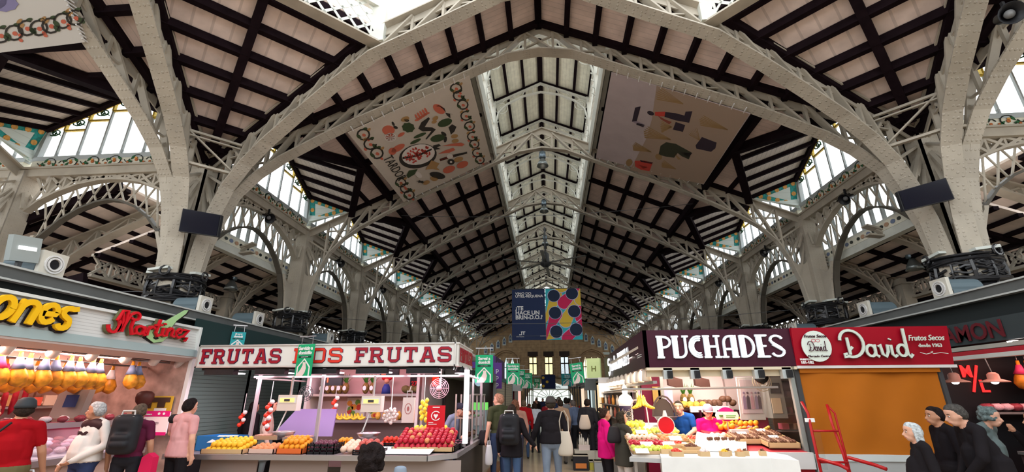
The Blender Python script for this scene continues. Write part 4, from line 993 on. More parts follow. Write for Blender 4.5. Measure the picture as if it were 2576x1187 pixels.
r = thing('ceiling_fan', (0,22.0,7.75), 'giant grey ceiling fan with thin blades in mid nave', 'fan')
m = MB(); m.lathe([(.05,.9),(.18,.75),(.2,.35),(.28,.3),(.28,.18),(.12,.05)], seg=12); m.build('motor', DGREY, r, True)
m = MB(); m.tube([(0,0,.8),(0,0,2.2)], .04, 6); m.build('down_rod', DGREY, r)
for i in range(6):
    a = i*PI/3+.45; d = Vector((math.cos(a), math.sin(a), 0)); m = MB(); m.beam(Vector((0,0,.27))+d*.2, Vector((0,0,.22))+d*2.3, .16, .025); m.build('blade', mat('fan_grey', (.12,.12,.11), .4), r)
# ---------------------------------------------------------------- screens on the corner columns
def screen(px, Y, label, back):
    tl, tr, br, bl = [at(x, y, Y) for x, y in px]; O = (tl+tr+br+bl)/4; r = thing('flat_screen', O, label, 'screen', 'black screens on the corner columns')
    m = MB(); m.plate([q-O for q in (tl,tr,br,bl)], (0,1,0), .07); m.build('casing', BLK, r)
    m = MB(); m.plate([O+(q-O)*.95-O+Vector((0,-.004,0)) for q in (tl,tr,br,bl)], (0,-1,0), .004); m.build('display', mat('screen_glass', (.004,.005,.012), .15), r)
    m = MB(); m.beam((0,.07,0), Vector(back)-O, .08, .08); m.box(-.2,.2,.07,.1,-.15,.15); m.build('bracket', DGREY, r)
screen(((460,524),(557,541),(547,595),(449,581)), 8.3, 'black flat screen hung on the big left column', at(505,570,8.75))
screen(((2257,482),(2379,447),(2402,500),(2274,530)), 8.3, 'black flat screen hung on the big right column', at(2335,500,8.75))
# round loudspeakers on the ribs
def horn(loc, axis, label, rad=.17):
    r = thing('horn_speaker', loc, label, 'speaker', 'black horn speakers high on the iron ribs')
    a = Vector(axis).normalized(); q = a.to_track_quat('Z', 'Y').to_matrix().to_4x4()
    def mk(prof, n, mt):
        m = MB(); m.lathe(prof, seg=14); m.v = [tuple(q @ Vector(v)) for v in m.v]; m.build(n, mt, r, True)
    mk([(rad*.3,-.28),(rad*.5,-.2),(rad*.55,-.02),(rad*.8,.06),(rad,.12),(rad*.95,.12),(rad*.45,0),(rad*.2,-.1)], 'horn', BLK)
    mk([(rad*.35,.0),(rad*.4,.05),(.01,.09)], 'centre_cone', mat('speaker_grey', (.2,.2,.2)))
    m = MB(); m.beam((0,0,0),(0,0,.25),.04,.04); m.build('bracket', BLK, r)
for i, (x, y, Yd, s, lb) in enumerate(((308,168,6.9,-1,'on the left cross hall arch'),(2535,38,5.9,1,'on the right cross hall arch'))):
    horn(at(x, y, Yd), (-s*.4,-1,-.5), 'black horn speaker %s' % lb, .17)
for s, nm in ((-1,'left'),(1,'right')):
    for k in (0, 1, 2): horn(G(s*.975, Y1+S*(k+.5), .60), (-s,-.4,-.6), 'black horn speaker on the %s arcade girder, %s bay' % (nm, ORD[k]), .15)
# ---------------------------------------------------------------- stall roof fascias along both sides
for s, nm in ((-1,'left'),(1,'right')):
    X = s*6.8
    m = MB(); m.mi = 0; m.box(min(X,X+s*.1),max(X,X+s*.1),1.5,40,3.11,3.25); m.mi = 1; m.box(min(X-s*.03,X+s*.15),max(X-s*.03,X+s*.15),1.5,40,3.25,3.275); m.box(min(X-s*.02,X+s*.1),max(X-s*.02,X+s*.1),1.5,40,3.085,3.11)
    m.mi = 2; m.box(min(X+s*.12,X+s*.2),max(X+s*.12,X+s*.2),1.5,40,2.3,3.09); m.mi = 0; m.box(min(X+s*.1,X+s*1.1),max(X+s*.1,X+s*1.1),1.5,40,3.17,3.2)  # near-black sheet puts the shade of the gap below into colour
    o = m.build('roof_fascia', [GREYM, mat('pale_trim', (.45,.46,.44), .4), mat('void_shade_sheet', (.02,.025,.026), .6)]); tag(o, 'long grey roof edge above the stalls on the %s side' % nm, 'roof edge')
    for i, y in enumerate((5.6, 8.6, 10.4, 14.2) if s < 0 else (8.35, 10.4, 13.5)):
        r = thing('air_outlet', (X+s*.1, y, 3.275), 'grey box with round nozzle on the %s roof edge, %s from the viewer' % (nm, ORD[i]), 'ventilation nozzle', 'nozzle boxes on the roof edges')
        q = .34
        m = MB(); m.box(min(0,s*.06),max(0,s*.06),-.17,.17,0,q); m.build('face_plate', mat('cream_plate', (.55,.52,.45), .4), r)
        m = MB(); pr = [(s*.06,-.17),(s*.55,-.17),(s*.55,.17),(s*.06,.17)]; m.plate([(s*.06,-.16,0),(s*.06,.16,0),(s*.06,.16,q),(s*.06,-.16,q)][::-1], (s,0,0), .02)
        m.lathe([(.165,0),(.165,.5),(.12,.55)], c=(s*.08,0,.165), seg=14, ax=0) if s > 0 else m.lathe([(.12,-.55),(.165,-.5),(.165,0)], c=(-.08,0,.165), seg=14, ax=0)
        m.box(min(s*.06,s*.5),max(s*.06,s*.5),-.16,.16,0,.12); m.build('drum', mat('teal_grey_metal', (.10,.14,.16), .5), r)
        m = MB()
        for rad, d, in ((.12,.01),(.085,.016)): m.chain([(-s*d,rad*math.cos(t*PI/8),.17+rad*math.sin(t*PI/8)) for t in range(16)], .02,.02,(1,0,0),closed=True)
        m.build('nozzle_ring', WHT, r)
        m = MB(); m.lathe([(.07,-.005),(.06,.0),(.05,.02)] if s > 0 else [(.05,-.02),(.06,0),(.07,.005)], c=(0,0,.17), seg=12, ax=0); m.build('nozzle', BLK, r)
    if s < 0:
        r = thing('floodlight', (-6.95, 5.05, 3.28), 'grey square floodlight tilted upward on the left roof edge', 'floodlight')
        m = MB(); m.beam((0,0,.25),(0,.34,.30),.08,.34,(1,0,0)); m.build('housing', mat('lamp_box_grey', (.30,.33,.32), .4), r)
        m = MB(); m.beam((.05,.07,.27),(.05,.28,.30),.01,.05,(1,0,0)); m.build('tube', mat('lamp_white', (.9,.9,.9), .3, emit=(1,1,1), estr=.9), r)
        m = MB(); m.beam((0,.17,0),(0,.17,.2),.05,.05); m.build('stand', DGREY, r)
# wires across the hall
for i, (a, b, sag) in enumerate(((G(-.98,Y1,.27), G(-.98,Y1,.27)+Vector((-6,-.4,.3)),.1),(G(-.97,Y1+S,.3),G(.97,Y1+S,.3),.35),(G(-.97,Y1+2*S,.32),G(.97,Y1+2*S,.32),.3),(G(-.6,Y1+.6,.72),G(.6,Y1+.6,.73),.2))):
    m = MB(); m.tube([a.lerp(b, t/14)-Vector((0,0,sag*4*(t/14)*(1-t/14))) for t in range(15)], .008, 4); tag(m.build('wire', DGREY), 'thin dark wire strung across the hall, %s from the viewer' % ORD[i], 'wire')
# tie struts between the corner ribs
def tp_(pl, u, z): x, y = pl(u); return G(x, y, z)
for nm, sx in (('left',-1),('right',1)):
    r = thing('tie_frame', G(sx*.9,Y1-.12,.6), 'pale tie bars linking the ribs above the big %s column' % nm, 'tie bars'); O = r.location.copy()
    m = MB(); p3, p2 = plan3(sx), plan2(sx); p1 = lambda u: (sx, YC+u); p4 = lambda u: (sx*u, Y1)
    for (a, b), us in (((p2,p3),(.86,)),((p1,p2),(.86,)),((p3,p4),(.88,))):
        u = us[0]
        m.beam(tp_(a,u,zbot(u)+.01)-O, tp_(b,u,zbot(u)+.01)-O, .09, .05); m.beam(tp_(a,u,ztop(u)-.03)-O, tp_(b,u,ztop(u)-.03)-O, .06, .05)
        m.beam(tp_(a,u,ztop(u)-.03)-O, tp_(b,u,zbot(u)+.01)-O, .05, .03); m.beam(tp_(a,u,ztop(u)-.035)-O-Vector((0,0,.06)), tp_(b,u,ztop(u)-.035)-O-Vector((0,0,.06)), .05, .03)
    m.build('bars', IRONP, r)
# ---------------------------------------------------------------- produce
def mesh_of(mb, name, mats, smooth=True):
    o = mb.build(name, mats, None, smooth); me = o.data; bpy.data.objects.remove(o); return me
ORM = mat('orange_skin', (.80,.30,.02), .4, bump=.25, bump_s=60); YLM = mat('yellow_orange_skin', (.85,.48,.03), .4, bump=.2, bump_s=60)
APM = mat('red_apple_skin', (.50,.02,.04), .25, noise_s=9, noise_a=.5); APG = mat('green_apple_skin', (.55,.60,.10), .3); STEM = mat('brown_stem', (.10,.05,.02), .7); LEAF = mat('leaf_green', (.05,.20,.03), .6)
def mk_fruit(kind):
    m = MB()
    if kind in ('orange','apple','plum','tomato'):
        pr = [(.001,-.92),(.25,-.96),(.62,-.78),(.9,-.4),(1.0,0),(.93,.42),(.66,.8),(.3,.95),(.12,.86),(.001,.80)] if kind == 'apple' else [(.001,-1),(.4,-.92),(.75,-.66),(.96,-.25),(1,.1),(.88,.5),(.6,.82),(.25,.97),(.001,.96)]
        m.lathe(pr, seg=10)
        m.mi = 1; m.tube([(0,0,.8),(.05,.02,1.12)], .05, 4)
    elif kind == 'lemon': m.lathe([(.001,-1.35),(.14,-1.2),(.55,-.95),(.9,-.45),(1,0),(.9,.45),(.55,.95),(.14,1.2),(.001,1.35)], seg=10)
    elif kind == 'banana':
        m.tube([(0,-1,.35),(0,-.9,.28),(0,-.55,.05),(0,0,-.08),(0,.55,.05),(0,.9,.3),(0,1.05,.45)], [.06,.15,.24,.27,.24,.13,.06], 7)
    elif kind == 'melon': m.ball((0,0,0), 1, 12, 9, (1,1.2,.95))
    elif kind == 'papaya': m.lathe([(.001,-1.5),(.4,-1.35),(.8,-.9),(1,-.2),(.85,.5),(.5,1.1),(.2,1.45),(.001,1.5)], seg=10)
    return m
def fruit_mesh(kind, nm, mt): return mesh_of(mk_fruit(kind), nm, [mt, STEM])
FM = {'orange': fruit_mesh('orange','orange',ORM), 'yellow': fruit_mesh('orange','yellow_orange',YLM), 'apple': fruit_mesh('apple','red_apple',APM), 'gapple': fruit_mesh('apple','green_apple',APG),
 'plum': fruit_mesh('plum','plum',mat('plum_skin',(.10,.015,.035),.3)), 'peach': fruit_mesh('plum','peach',mat('peach_skin',(.72,.28,.12),.6,noise_s=8,noise_a=.4)), 'lemon': fruit_mesh('lemon','lemon',mat('lemon_skin',(.82,.65,.06),.4)),
 'banana': fruit_mesh('banana','banana',mat('banana_skin',(.78,.58,.06),.5)), 'melon': fruit_mesh('melon','melon',mat('melon_skin',(.16,.14,.05),.6,noise_s=10,noise_a=.4)), 'pale': fruit_mesh('peach' if False else 'plum','pale_fruit',mat('pale_peach_skin',(.80,.55,.42),.6)),
 'garlic': fruit_mesh('plum','garlic_bulb',mat('garlic_skin',(.75,.62,.60),.5,noise_s=12,noise_a=.2)), 'tomato': fruit_mesh('tomato','tomato',mat('tomato_skin',(.60,.04,.02),.25)), 'papaya': fruit_mesh('papaya','papaya',mat('papaya_skin',(.62,.36,.06),.5,noise_s=4,noise_a=.4)),
 'wmelon': fruit_mesh('melon','brown_melon',mat('brown_melon_skin',(.12,.06,.035),.5,noise_s=6,noise_a=.3)), 'grape': fruit_mesh('plum','green_grape',mat('grape_skin',(.50,.55,.08),.25)), 'nut': fruit_mesh('lemon','dried_fruit',mat('dried_skin',(.14,.055,.03),.6)), 'fig': fruit_mesh('lemon','dried_fig',mat('fig_skin',(.42,.24,.15),.6,noise_s=20,noise_a=.4)), 'pom': fruit_mesh('apple','pomegranate',mat('pomegranate_skin',(.52,.10,.08),.4))}
rf = random.Random(11)
def fruit(kind, name, p, r, label, cat, group, rot=None, sc=(1,1,1)):
    o = bpy.data.objects.new(name, FM[kind]); COL.objects.link(o); o.location = p; o.scale = (r*sc[0], r*sc[1], r*sc[2])
    o.rotation_euler = rot if rot else (rf.uniform(-.5,.5), rf.uniform(-.5,.5), rf.uniform(0,6)); return tag(o, label, cat, group)
def pile(kind, name, o, nx, ny, layers, r, label, cat, slope=0, rz=0, sc=(1,1,1), mix=None, jit=.12, group=None):
    # rows of fruit stacked from a base corner, the rows behind standing higher
    ca, sa = math.cos(rz), math.sin(rz); k = 0
    for l in range(layers):
        for j in range(ny-l):
            for i in range(nx-l):
                x = (i+.5*l+.5)*2*r*sc[0]+rf.uniform(-jit,jit)*r; y = (j+.5*l+.5)*1.9*r*sc[1]+rf.uniform(-jit,jit)*r; z = r*sc[2]*(1+1.45*l)+slope*y
                kk = kind; nn = name; lb = label
                if mix and rf.random() < mix[0]: kk, nn, lb, cc = mix[1:5]
                else: cc = cat
                fruit(kk, nn, (o[0]+x*ca-y*sa, o[1]+x*sa+y*ca, o[2]+z), r, lb, cc, group or ('%s pile' % lb), sc=sc)
def crate(name, loc, w, d, h, material, label, cat='crate', group=None, rz=0, rx=0, slats=True):
    r = thing(name, loc, label, cat, group, rz); r.rotation_euler = (rx, 0, rz)
    m = MB(); m.box(0,w,0,d,0,.012); m.build('bottom', material, r)
    for nm, x0, x1, y0, y1 in (('front_side',0,w,0,.012),('back_side',0,w,d-.012,d),('end_side',0,.012,0,d),('end_side',w-.012,w,0,d)):
        m = MB()
        if slats:
            n = 3
            for i in range(n): z = h*(i+.15)/n; m.box(x0,x1,y0,y1,z,z+h/n*.62)
            k = max(2, int(max(x1-x0,y1-y0)/.09))
            for i in range(k+1):
                if x1-x0 > y1-y0: q = x0+(x1-x0-.014)*i/k; m.box(q,q+.014,y0,y1,0,h)
                else: q = y0+(y1-y0-.014)*i/k; m.box(x0,x1,q,q+.014,0,h)
        else: m.box(x0,x1,y0,y1,0,h)
        m.build(nm, material, r)
    return r
def slat_tray(name, loc, w, d, label, **k): return crate(name, loc, w, d, .07, mat('thin_wood', (.55,.36,.18), .7), label, 'tray', slats=False, **k)
def light_area(name, loc, sx, sy, e, col, rot=(0,0,0)):
    l = bpy.data.lights.new(name, 'AREA'); l.shape = 'RECTANGLE'; l.size = sx; l.size_y = sy; l.energy = e; l.color = col
    o = bpy.data.objects.new(name, l); COL.objects.link(o); o.location = loc; o.rotation_euler = rot; return o
PINK = (1, .50, .62); WARM = (1, .80, .58); PINKW = (1, .70, .80)
LED = mat('led_panel', (.9,.85,.9), .4, emit=(1,.85,.93), estr=4); LEDW = mat('warm_led_panel', (.9,.85,.75), .4, emit=(1,.88,.68), estr=4)
PW = mat('pink_lit_panel', (.62,.42,.40), .5, noise_s=2, noise_a=.1)
SHUT = mat('green_grey_shutter', (.115,.175,.16), .5, lines=(2, 14, .55)); SHUTC = mat('cream_shutter', (.55,.47,.33), .5, lines=(2, 12, .5))
# ---------------------------------------------------------------- FRUTAS stall
FY = 8.0
fs = thing('fruit_stall', (-3.95, FY, 0), 'fruit stall with white FRUTAS ROS FRUTAS sign and pink lights', 'market stall'); FX = -3.95
def fm(): return MB()
def bxw(m, x0,x1,y0,y1,z0,z1): return m.box(x0-FX,x1-FX,y0-FY,y1-FY,z0,z1)
m = fm(); bxw(m,-6.33,-1.62,FY,FY+.10,2.20,2.56); sg = m.build('sign_board', mat('sign_cream', (.66,.64,.60), .45), fs)
m = fm(); bxw(m,-6.36,-1.6,FY-.02,FY+.12,2.555,2.58); bxw(m,-6.36,-1.6,FY-.02,FY+.12,2.18,2.205); bxw(m,-6.36,-6.33,FY-.02,FY+.12,2.18,2.58); bxw(m,-1.62,-1.59,FY-.02,FY+.1,2.18,2.58); m.build('sign_frame', mat('alu_frame', (.55,.53,.50), .35, metal=.5), fs)
DR = mat('letter_dark_red', (.28,.008,.02), .4); BR = mat('letter_bright_red', (.60,.03,.015), .4); DB = mat('letter_blue_edge', (.02,.02,.09), .5)
for word, x0, x1, mt in (('FRUTAS',-6.28,-4.78,DR),('ROS',-4.53,-3.64,BR),('FRUTAS',-3.40,-1.68,DR)):
    h = .245; w = gwidth(SLAB, word, 1)-.16; kx = (x1-x0)/w
    for dy, sw, mm_, nm in ((-.008,.25,DB,'letter_edging'),(-.02,.18,mt,'letters')):
        m = fm(); x = 0
        for ch in word:
            cw, pls = SLAB[ch]
            for pl in pls:
                s = 1
                if isinstance(pl, tuple): s, pl = pl
                m.chain([((x0-FX)+(x+a)*kx, dy, 2.255+b*h) for a, b in pl], .014, sw*s*h if sw < .2 else (.18*s+.055)*h, (0,1,0))
            x += cw+.16
        m.build(nm, mm_, fs)
# side sign facing the aisle
m = fm(); bxw(m,-1.62,-1.55,FY+.02,FY+1.5,2.20,2.56); bxw(m,-1.63,-1.535,FY,FY+1.5,2.555,2.58); bxw(m,-1.63,-1.535,FY,FY+1.5,2.18,2.205); m.build('side_sign', mat('sign_cream',(.66,.64,.60)), fs)
m = fm(); y = FY+.10
for ch in 'FRUTAS.R':
    cw, pls = SLAB[ch]
    for pl in pls:
        s = 1
        if isinstance(pl, tuple): s, pl = pl
        m.chain([(-1.535-FX, y-FY+a*.21, 2.26+b*.24) for a, b in pl], .012, .17*s*.22, (1,0,0))
    y += (cw+.14)*.21
m.build('side_letters', DR, fs)
# canopy, posts, lamps
m = fm(); bxw(m,-6.3,-1.6,FY+.1,11.6,2.50,2.55); m.build('canopy', mat('canopy_pinkish', (.55,.47,.46), .5), fs)
m = fm(); bxw(m,-6.3,-1.65,FY+.10,FY+.16,2.14,2.20); m.build('canopy_edge', BLK, fs)
for i, x in enumerate((-6.15,-5.20,-4.25,-3.35,-2.45)):
    m = fm(); bxw(m,x,x+.55,FY-.02,FY+.12,2.06,2.15); m.build('lamp_cover', BLK, fs)
    m = fm(); bxw(m,x+.02,x+.53,FY+.13,FY+.35,2.08,2.10); m.build('led_panel', LED, fs)
for x in (-5.6,-4.7,-3.8,-2.9,-2.1):
    m = fm(); bxw(m,x-.3,x+.3,FY+.5,FY+.75,2.44,2.47); m.build('ceiling_led', LED, fs)
for x, y in ((-3.95,FY+.05),(-1.42,FY+.1),(-5.28,FY+.3),(-1.45,FY+2.2)):
    m = fm(); bxw(m,x-.025,x+.025,y-.025,y+.025,.9 if x > -5 else 1.0,2.16); m.build('post', mat('white_post',(.34,.30,.31),.4), fs)
m = fm(); bxw(m,-1.44,-1.36,FY+.04,FY+.12,.95,2.12); m.build('light_post', mat('lit_post', (.9,.85,.85), .4, emit=(1,.9,.92), estr=.5), fs)
m = fm(); m.tube([(-5.3-FX,.15,2.02),(-1.4-FX,.15,2.02)], .02, 6); m.build('hanging_rail', mat('rail_pink',(.32,.27,.28)), fs)
m = fm(); m.tube([(-5.28-FX,.2,2.0),(-5.28-FX,2.2,2.0)], .015, 6); m.build('side_rail', WHT, fs); m = fm(); m.tube([(-1.42-FX,.2,2.02),(-1.42-FX,3.2,2.02)], .018, 6); m.build('side_rail', WHT, fs)
for x0, x1, z in ((-5.15,-2.75,1.74),(-5.15,-2.75,1.22)):
    m = fm(); bxw(m,x0,x1,9.9,10.35,z-.05,z); m.build('shelf', STEEL, fs)
m = fm(); bxw(m,-5.2,-2.6,10.35,10.4,.3,2.5); m.build('back_panel', PW, fs)
m = fm(); bxw(m,-5.15,-2.8,10.2,10.34,.3,1.15); m.build('cupboard', mat('brown_steel', (.20,.15,.15), .35, metal=.6), fs)
m = fm(); bxw(m,-2.6,-2.55,9.6,11.5,0,2.5); m.build('side_panel', mat('grey_panel', (.30,.26,.25), .5), fs)
for x in (-5.17,-2.75): m = fm(); bxw(m,x-.03,x+.03,9.85,10.35,.3,2.4); m.build('shelf_post', WHT, fs)
# counter
fc = thing('display_counter', (-3.6, 7.0, 0), 'steel fruit counter in front of the FRUTAS stall', 'counter')
def cb(m, x0,x1,y0,y1,z0,z1): return m.box(x0+3.6,x1+3.6,y0-7.0,y1-7.0,z0,z1)
STL = mat('pinkish_steel', (.36,.31,.32), .35, metal=.5)
m = MB(); m.plate([(q[0]+3.6,q[1]-7.0,.84) for q in ((-5.75,7.0),(-1.75,7.0),(-1.40,7.35),(-1.40,10.6),(-1.75,10.6),(-1.75,8.1),(-5.5,8.1))], (0,0,1), .035); m.build('steel_top', STL, fc)
m = MB(); m.chain([(q[0]+3.6,q[1]-7.0,.85) for q in ((-5.5,8.1),(-5.75,7.0),(-1.75,7.0),(-1.40,7.35),(-1.40,10.6))], .03, .07, (0,0,1)) if False else [m.beam((a[0]+3.6,a[1]-7.0,.85),(b[0]+3.6,b[1]-7.0,.85),.05,.07) for a, b in (((-5.5,8.1),(-5.75,7.0)),((-5.75,7.0),(-1.75,7.0)),((-1.75,7.0),(-1.40,7.35)),((-1.40,7.35),(-1.40,10.6)))]; m.build('steel_edge', STEEL, fc)
for x in (-5.3,-4.2,-3.1,-2.2):
    m = MB(); cb(m,x,x+.9,7.22,7.24,.05,.80); m.build('front_panel', mat('beige_steel', (.33,.27,.25), .4, metal=.3), fc)
m = MB(); cb(m,-1.47,-1.44,7.6,10.5,.05,.80); m.build('side_panel', mat('dark_side_panel', (.045,.04,.035), .5), fc)
for x, y in ((-5.2,7.3),(-3.0,7.3),(-1.85,7.3),(-1.5,7.5),(-1.5,10.4)):
    m = MB(); cb(m,x-.02,x+.02,y-.02,y+.02,0,.84); m.build('leg', STEEL, fc)
m = MB(); cb(m,-5.4,-1.8,7.5,8.05,.875,.90); m.build('display_step', STL, fc)
m = MB(); m.add([(a+3.6,b-7.0,c) for a, b, c in ((-2.9,7.12,.89),(-1.75,7.12,.89),(-1.75,7.55,.95),(-2.75,7.55,.95))], [(0,1,2,3)]); m.build('white_sheet', PAPER, fc)
# fruit in front
pile('yellow','orange',(-5.22,7.12,.875),7,5,2,.042,'yellow orange in the left tray of the fruit counter','fruit',slope=.25, group='yellow oranges in the left tray')
slat_tray('wooden_tray',(-5.25,7.09,.872),.66,.46,'thin wooden tray holding the yellow oranges')
crate('blue_crate',(-5.66,7.50,.875),.62,.42,.22,mat('blue_carton',(.02,.16,.42),.5),'blue cardboard crate at the left end of the fruit counter',rz=-.25,slats=False)
for t, z in (('JSL',.05),): pass
b_ = thing('price_card',(-5.20,7.40,1.03),'white price card leaning over the yellow oranges','card','blank price cards'); m = MB(); m.plate([(-.16,-.06,-.02),(.14,-.02,-.02),(.2,.16,.07),(-.1,.12,.07)],(0,0,1),.004); m.build('card', PAPER, b_)
PEACHB = mat('pinkish_wood', (.62,.42,.34), .6)
crate('fruit_box',(-4.52,7.12,.875),.40,.34,.07,PEACHB,'pale box of peaches beside the oranges',slats=False); pile('peach','peach',(-4.50,7.14,.885),4,3,1,.045,'peach in the pale box','fruit',slope=.2,group='peaches in the pale box')
crate('orange_box',(-4.08,7.12,.875),.40,.36,.08,mat('orange_carton',(.65,.13,.03),.5),'orange box filled with rows of oranges',slats=False); pile('orange','orange',(-4.07,7.13,.92),5,4,2,.04,'deep orange fruit in the orange box','fruit',slope=.3,group='oranges in the orange box')
crate('black_crate',(-3.62,7.14,.875),.42,.36,.15,BLK,'black plastic crate of plums on the fruit counter'); pile('plum','plum',(-3.60,7.16,.90),5,4,2,.038,'dark plum in the black crate','fruit',slope=.12,group='plums in the black crate')
pile('pale','pale_peach',(-3.14,7.18,.875),4,4,1,.05,'pale peach on white paper','fruit',slope=.25,group='pale peaches')
pile('orange','mandarin',(-3.42,7.62,.92),4,3,2,.035,'mandarin in the small heap behind the plums','fruit',slope=.2,group='mandarins behind the plums')
crate('black_crate',(-2.78-.1,7.06,.875),.0+.42,.30,.08,BLK,'black crate of pale red apples near the counter middle'); pile('pom','red_apple',(-2.87,7.08,.89),4,3,2,.045,'blushed apple in the middle crate','fruit',slope=.25,group='blushed apples in the middle crate')
crate('black_crate',(-2.75,7.75,.90),.42,.30,.09,BLK,'black crate of tomatoes at the back of the counter'); pile('tomato','tomato',(-2.74,7.76,.92),5,3,2,.038,'tomato in the rear black crate','vegetable',slope=.15,group='tomatoes in the rear crate')
slat_tray('steel_tray',(-2.42,7.42,.885),.95,.62,'sloping tray under the big apple pile'); pile('apple','red_apple',(-2.40,7.42,.90),11,6,2,.042,'shiny red apple in the big pile at the counter corner','fruit',slope=.42,mix=(.18,'peach','red_apple','orange blushed apple in the big pile','fruit'),group='apples in the big corner pile')
pile('lemon','lemon',(-2.3,7.98,1.09),8,2,2,.04,'yellow pear-like fruit topping the apple pile','fruit',group='yellow fruit above the apples')
for i, (x, y) in enumerate(((-1.72,7.5),(-1.70,7.9),(-1.68,8.35))):
    crate('black_crate',(x,y,.88),.26,.36,.09,BLK,'small black crate on the right counter edge, %s from the front' % ORD[i],group='small crates on the right edge'); pile('plum' if i else 'pom','plum',(x+.02,y+.02,.89),3,4,1,.038,'round fruit in the %s right-edge crate' % ORD[i],'fruit',group='fruit in the right-edge crates')
# left half of the counter, steel bins and lilac lid
lid = MB(); lid.plate([(-.55,0,0),(.55,0,0),(.42,.36,.44),(-.35,.36,.44)],(0,-1,0),.03); tag(lid.build('freezer_lid', mat('lilac_steel',(.13,.09,.20),.5), loc=(-4.35,8.35,1.03)), 'lilac tilted steel lid behind the oranges','lid')
for i, (x, n) in enumerate(((-4.86,'left'),(-4.35,'right'))):
    m = MB(); m.box(0,.42,0,.26,0,.06); m.mi = 1; m.box(.02,.4,.02,.24,.06,.075); tag(m.build('fruit_tray', [STEEL, mat('packed_fruit',(.62,.30,.22),.5,noise_s=30,noise_a=.5)], loc=(x,7.72,1.0 if i else 1.02)),'clear packed tray on the %s behind the oranges' % n,'tray','packed trays')
# scales
def scale(x, y, z, label, dark=False):
    r = thing('hanging_scale',(x,y,z),label,'scale','hanging shop scales')
    m = MB(); m.box(-.17,.17,-.08,.08,0,.24); m.plate([(-.17,-.08,.24),(.17,-.08,.24),(.17,.08,.24),(-.17,.08,.24)],(0,0,1),.015); m.build('body', mat('scale_cream',(.62,.53,.47),.35), r)
    m = MB(); m.box(-.15,.15,-.088,-.08,.12,.22); m.build('display_frame', WHT, r)
    m = MB(); m.box(-.13,.13,-.094,-.088,.135,.205); m.build('display', mat('lcd_orange',(.75,.5,.2),.3,emit=(1,.6,.2),estr=.5), r)
    m = MB(); m.box(-.05,.05,-.098,-.094,.15,.19); m.build('screen_text', DGREY, r)
    m = MB(); m.tube([(0,0,.25),(0,0,2.02-z)], .022, 6); m.build('hanger', STEEL, r)
    m = MB(); m.tube([(-.02,-.02,0),(-.1,-.06,-.28)], .012, 5); m.tube([(-.1,-.06,-.28),(-.12,-.05,-.32)],.015,5); m.build('pan_arm', WHT, r)
    m = MB(); m.lathe([(.05,-.42),(.15,-.39),(.19,-.33),(.19,-.32),(.14,-.37),(.04,-.40)], c=(0,-.05,0), seg=16); m.build('pan', STEEL, r, True)
scale(-4.45,7.95,1.46,'white hanging scale on the left above the lilac lid'); scale(-2.98,7.95,1.44,'white hanging scale on the right with steel pan')
r = thing('table_fan',(-4.28,8.15,1.74),'small white fan above the left scale','fan'); m = MB()
for rr in (.13,.10,.06): m.chain([(rr*math.cos(t*PI/8),-.02,rr*math.sin(t*PI/8)) for t in range(16)],.008,.008,(0,1,0),closed=True)
for t in range(10): a = t*PI/5; m.tube([(0,-.02,0),(.13*math.cos(a),-.02,.13*math.sin(a))],.004,4)
m.build('cage', DGREY, r); m = MB(); m.lathe([(.05,0),(.06,.05),(.03,.14)],seg=10,ax=1); m.tube([(0,.1,0),(0,.1,.26)],.015,5); m.build('motor', WHT, r)
# goods on shelves
def pineapple(x, y, z, i):
    r = thing('pineapple',(x,y,z),'pineapple in the row on the top shelf','pineapple','pineapples on the top shelf')
    m = MB(); m.ball((0,0,.12),.075,10,8,(1,1,1.6)); m.build('fruit', mat('pineapple_skin',(.20,.13,.035),.7,noise_s=30,noise_a=.7), r)
    m = MB()
    for k in range(11): a = k*2.4; l = .16+.03*(k % 3); d = .05+.03*(k % 4); m.add([(.025*math.cos(a+1.4),.025*math.sin(a+1.4),.22),(.025*math.cos(a-1.4),.025*math.sin(a-1.4),.22),(d*1.3*math.cos(a),d*1.3*math.sin(a),.22+l),(.02*math.cos(a),.02*math.sin(a),.24)],[(0,1,2),(0,2,3),(1,3,2)])
    m.build('leaf_crown', LEAF, r)
    m = MB(); m.plate([(a,-.076,.12+b) for a, b in disc(.04,8,sz=1.3)],(0,-1,0),.004); m.build('tag', PAPER, r)
for i, x in enumerate((-4.95,-4.82,-4.69,-4.56,-4.43,-3.98,-3.83)): pineapple(x,10.1,1.74,i)
for i, x in enumerate((-3.08,-2.96,-2.84)): fruit('melon','melon',(x+.0,10.1,1.83),.085,'brown coconut melon at the right end of the top shelf','melon','melons on the top shelf')
m = MB(); m.lathe([(.001,0),(.09,.0),(.06,.1),(.08,.16)],seg=10); r = thing('doll',(-3.52,10.1,1.74),'small doll in red and blue on the top shelf','doll')
m = MB(); m.lathe([(.001,0),(.10,.0),(.09,.12),(.05,.2)],seg=10); m.build('skirt', mat('doll_blue',(.03,.05,.25)), r, True); m = MB(); m.ball((0,0,.27),.06); m.build('head', mat('doll_skin',(.6,.3,.2)), r, True); m = MB(); m.ball((-.07,0,.33),.05); m.ball((.07,0,.33),.05); m.ball((0,0,.34),.05); m.build('hair', RED, r, True)
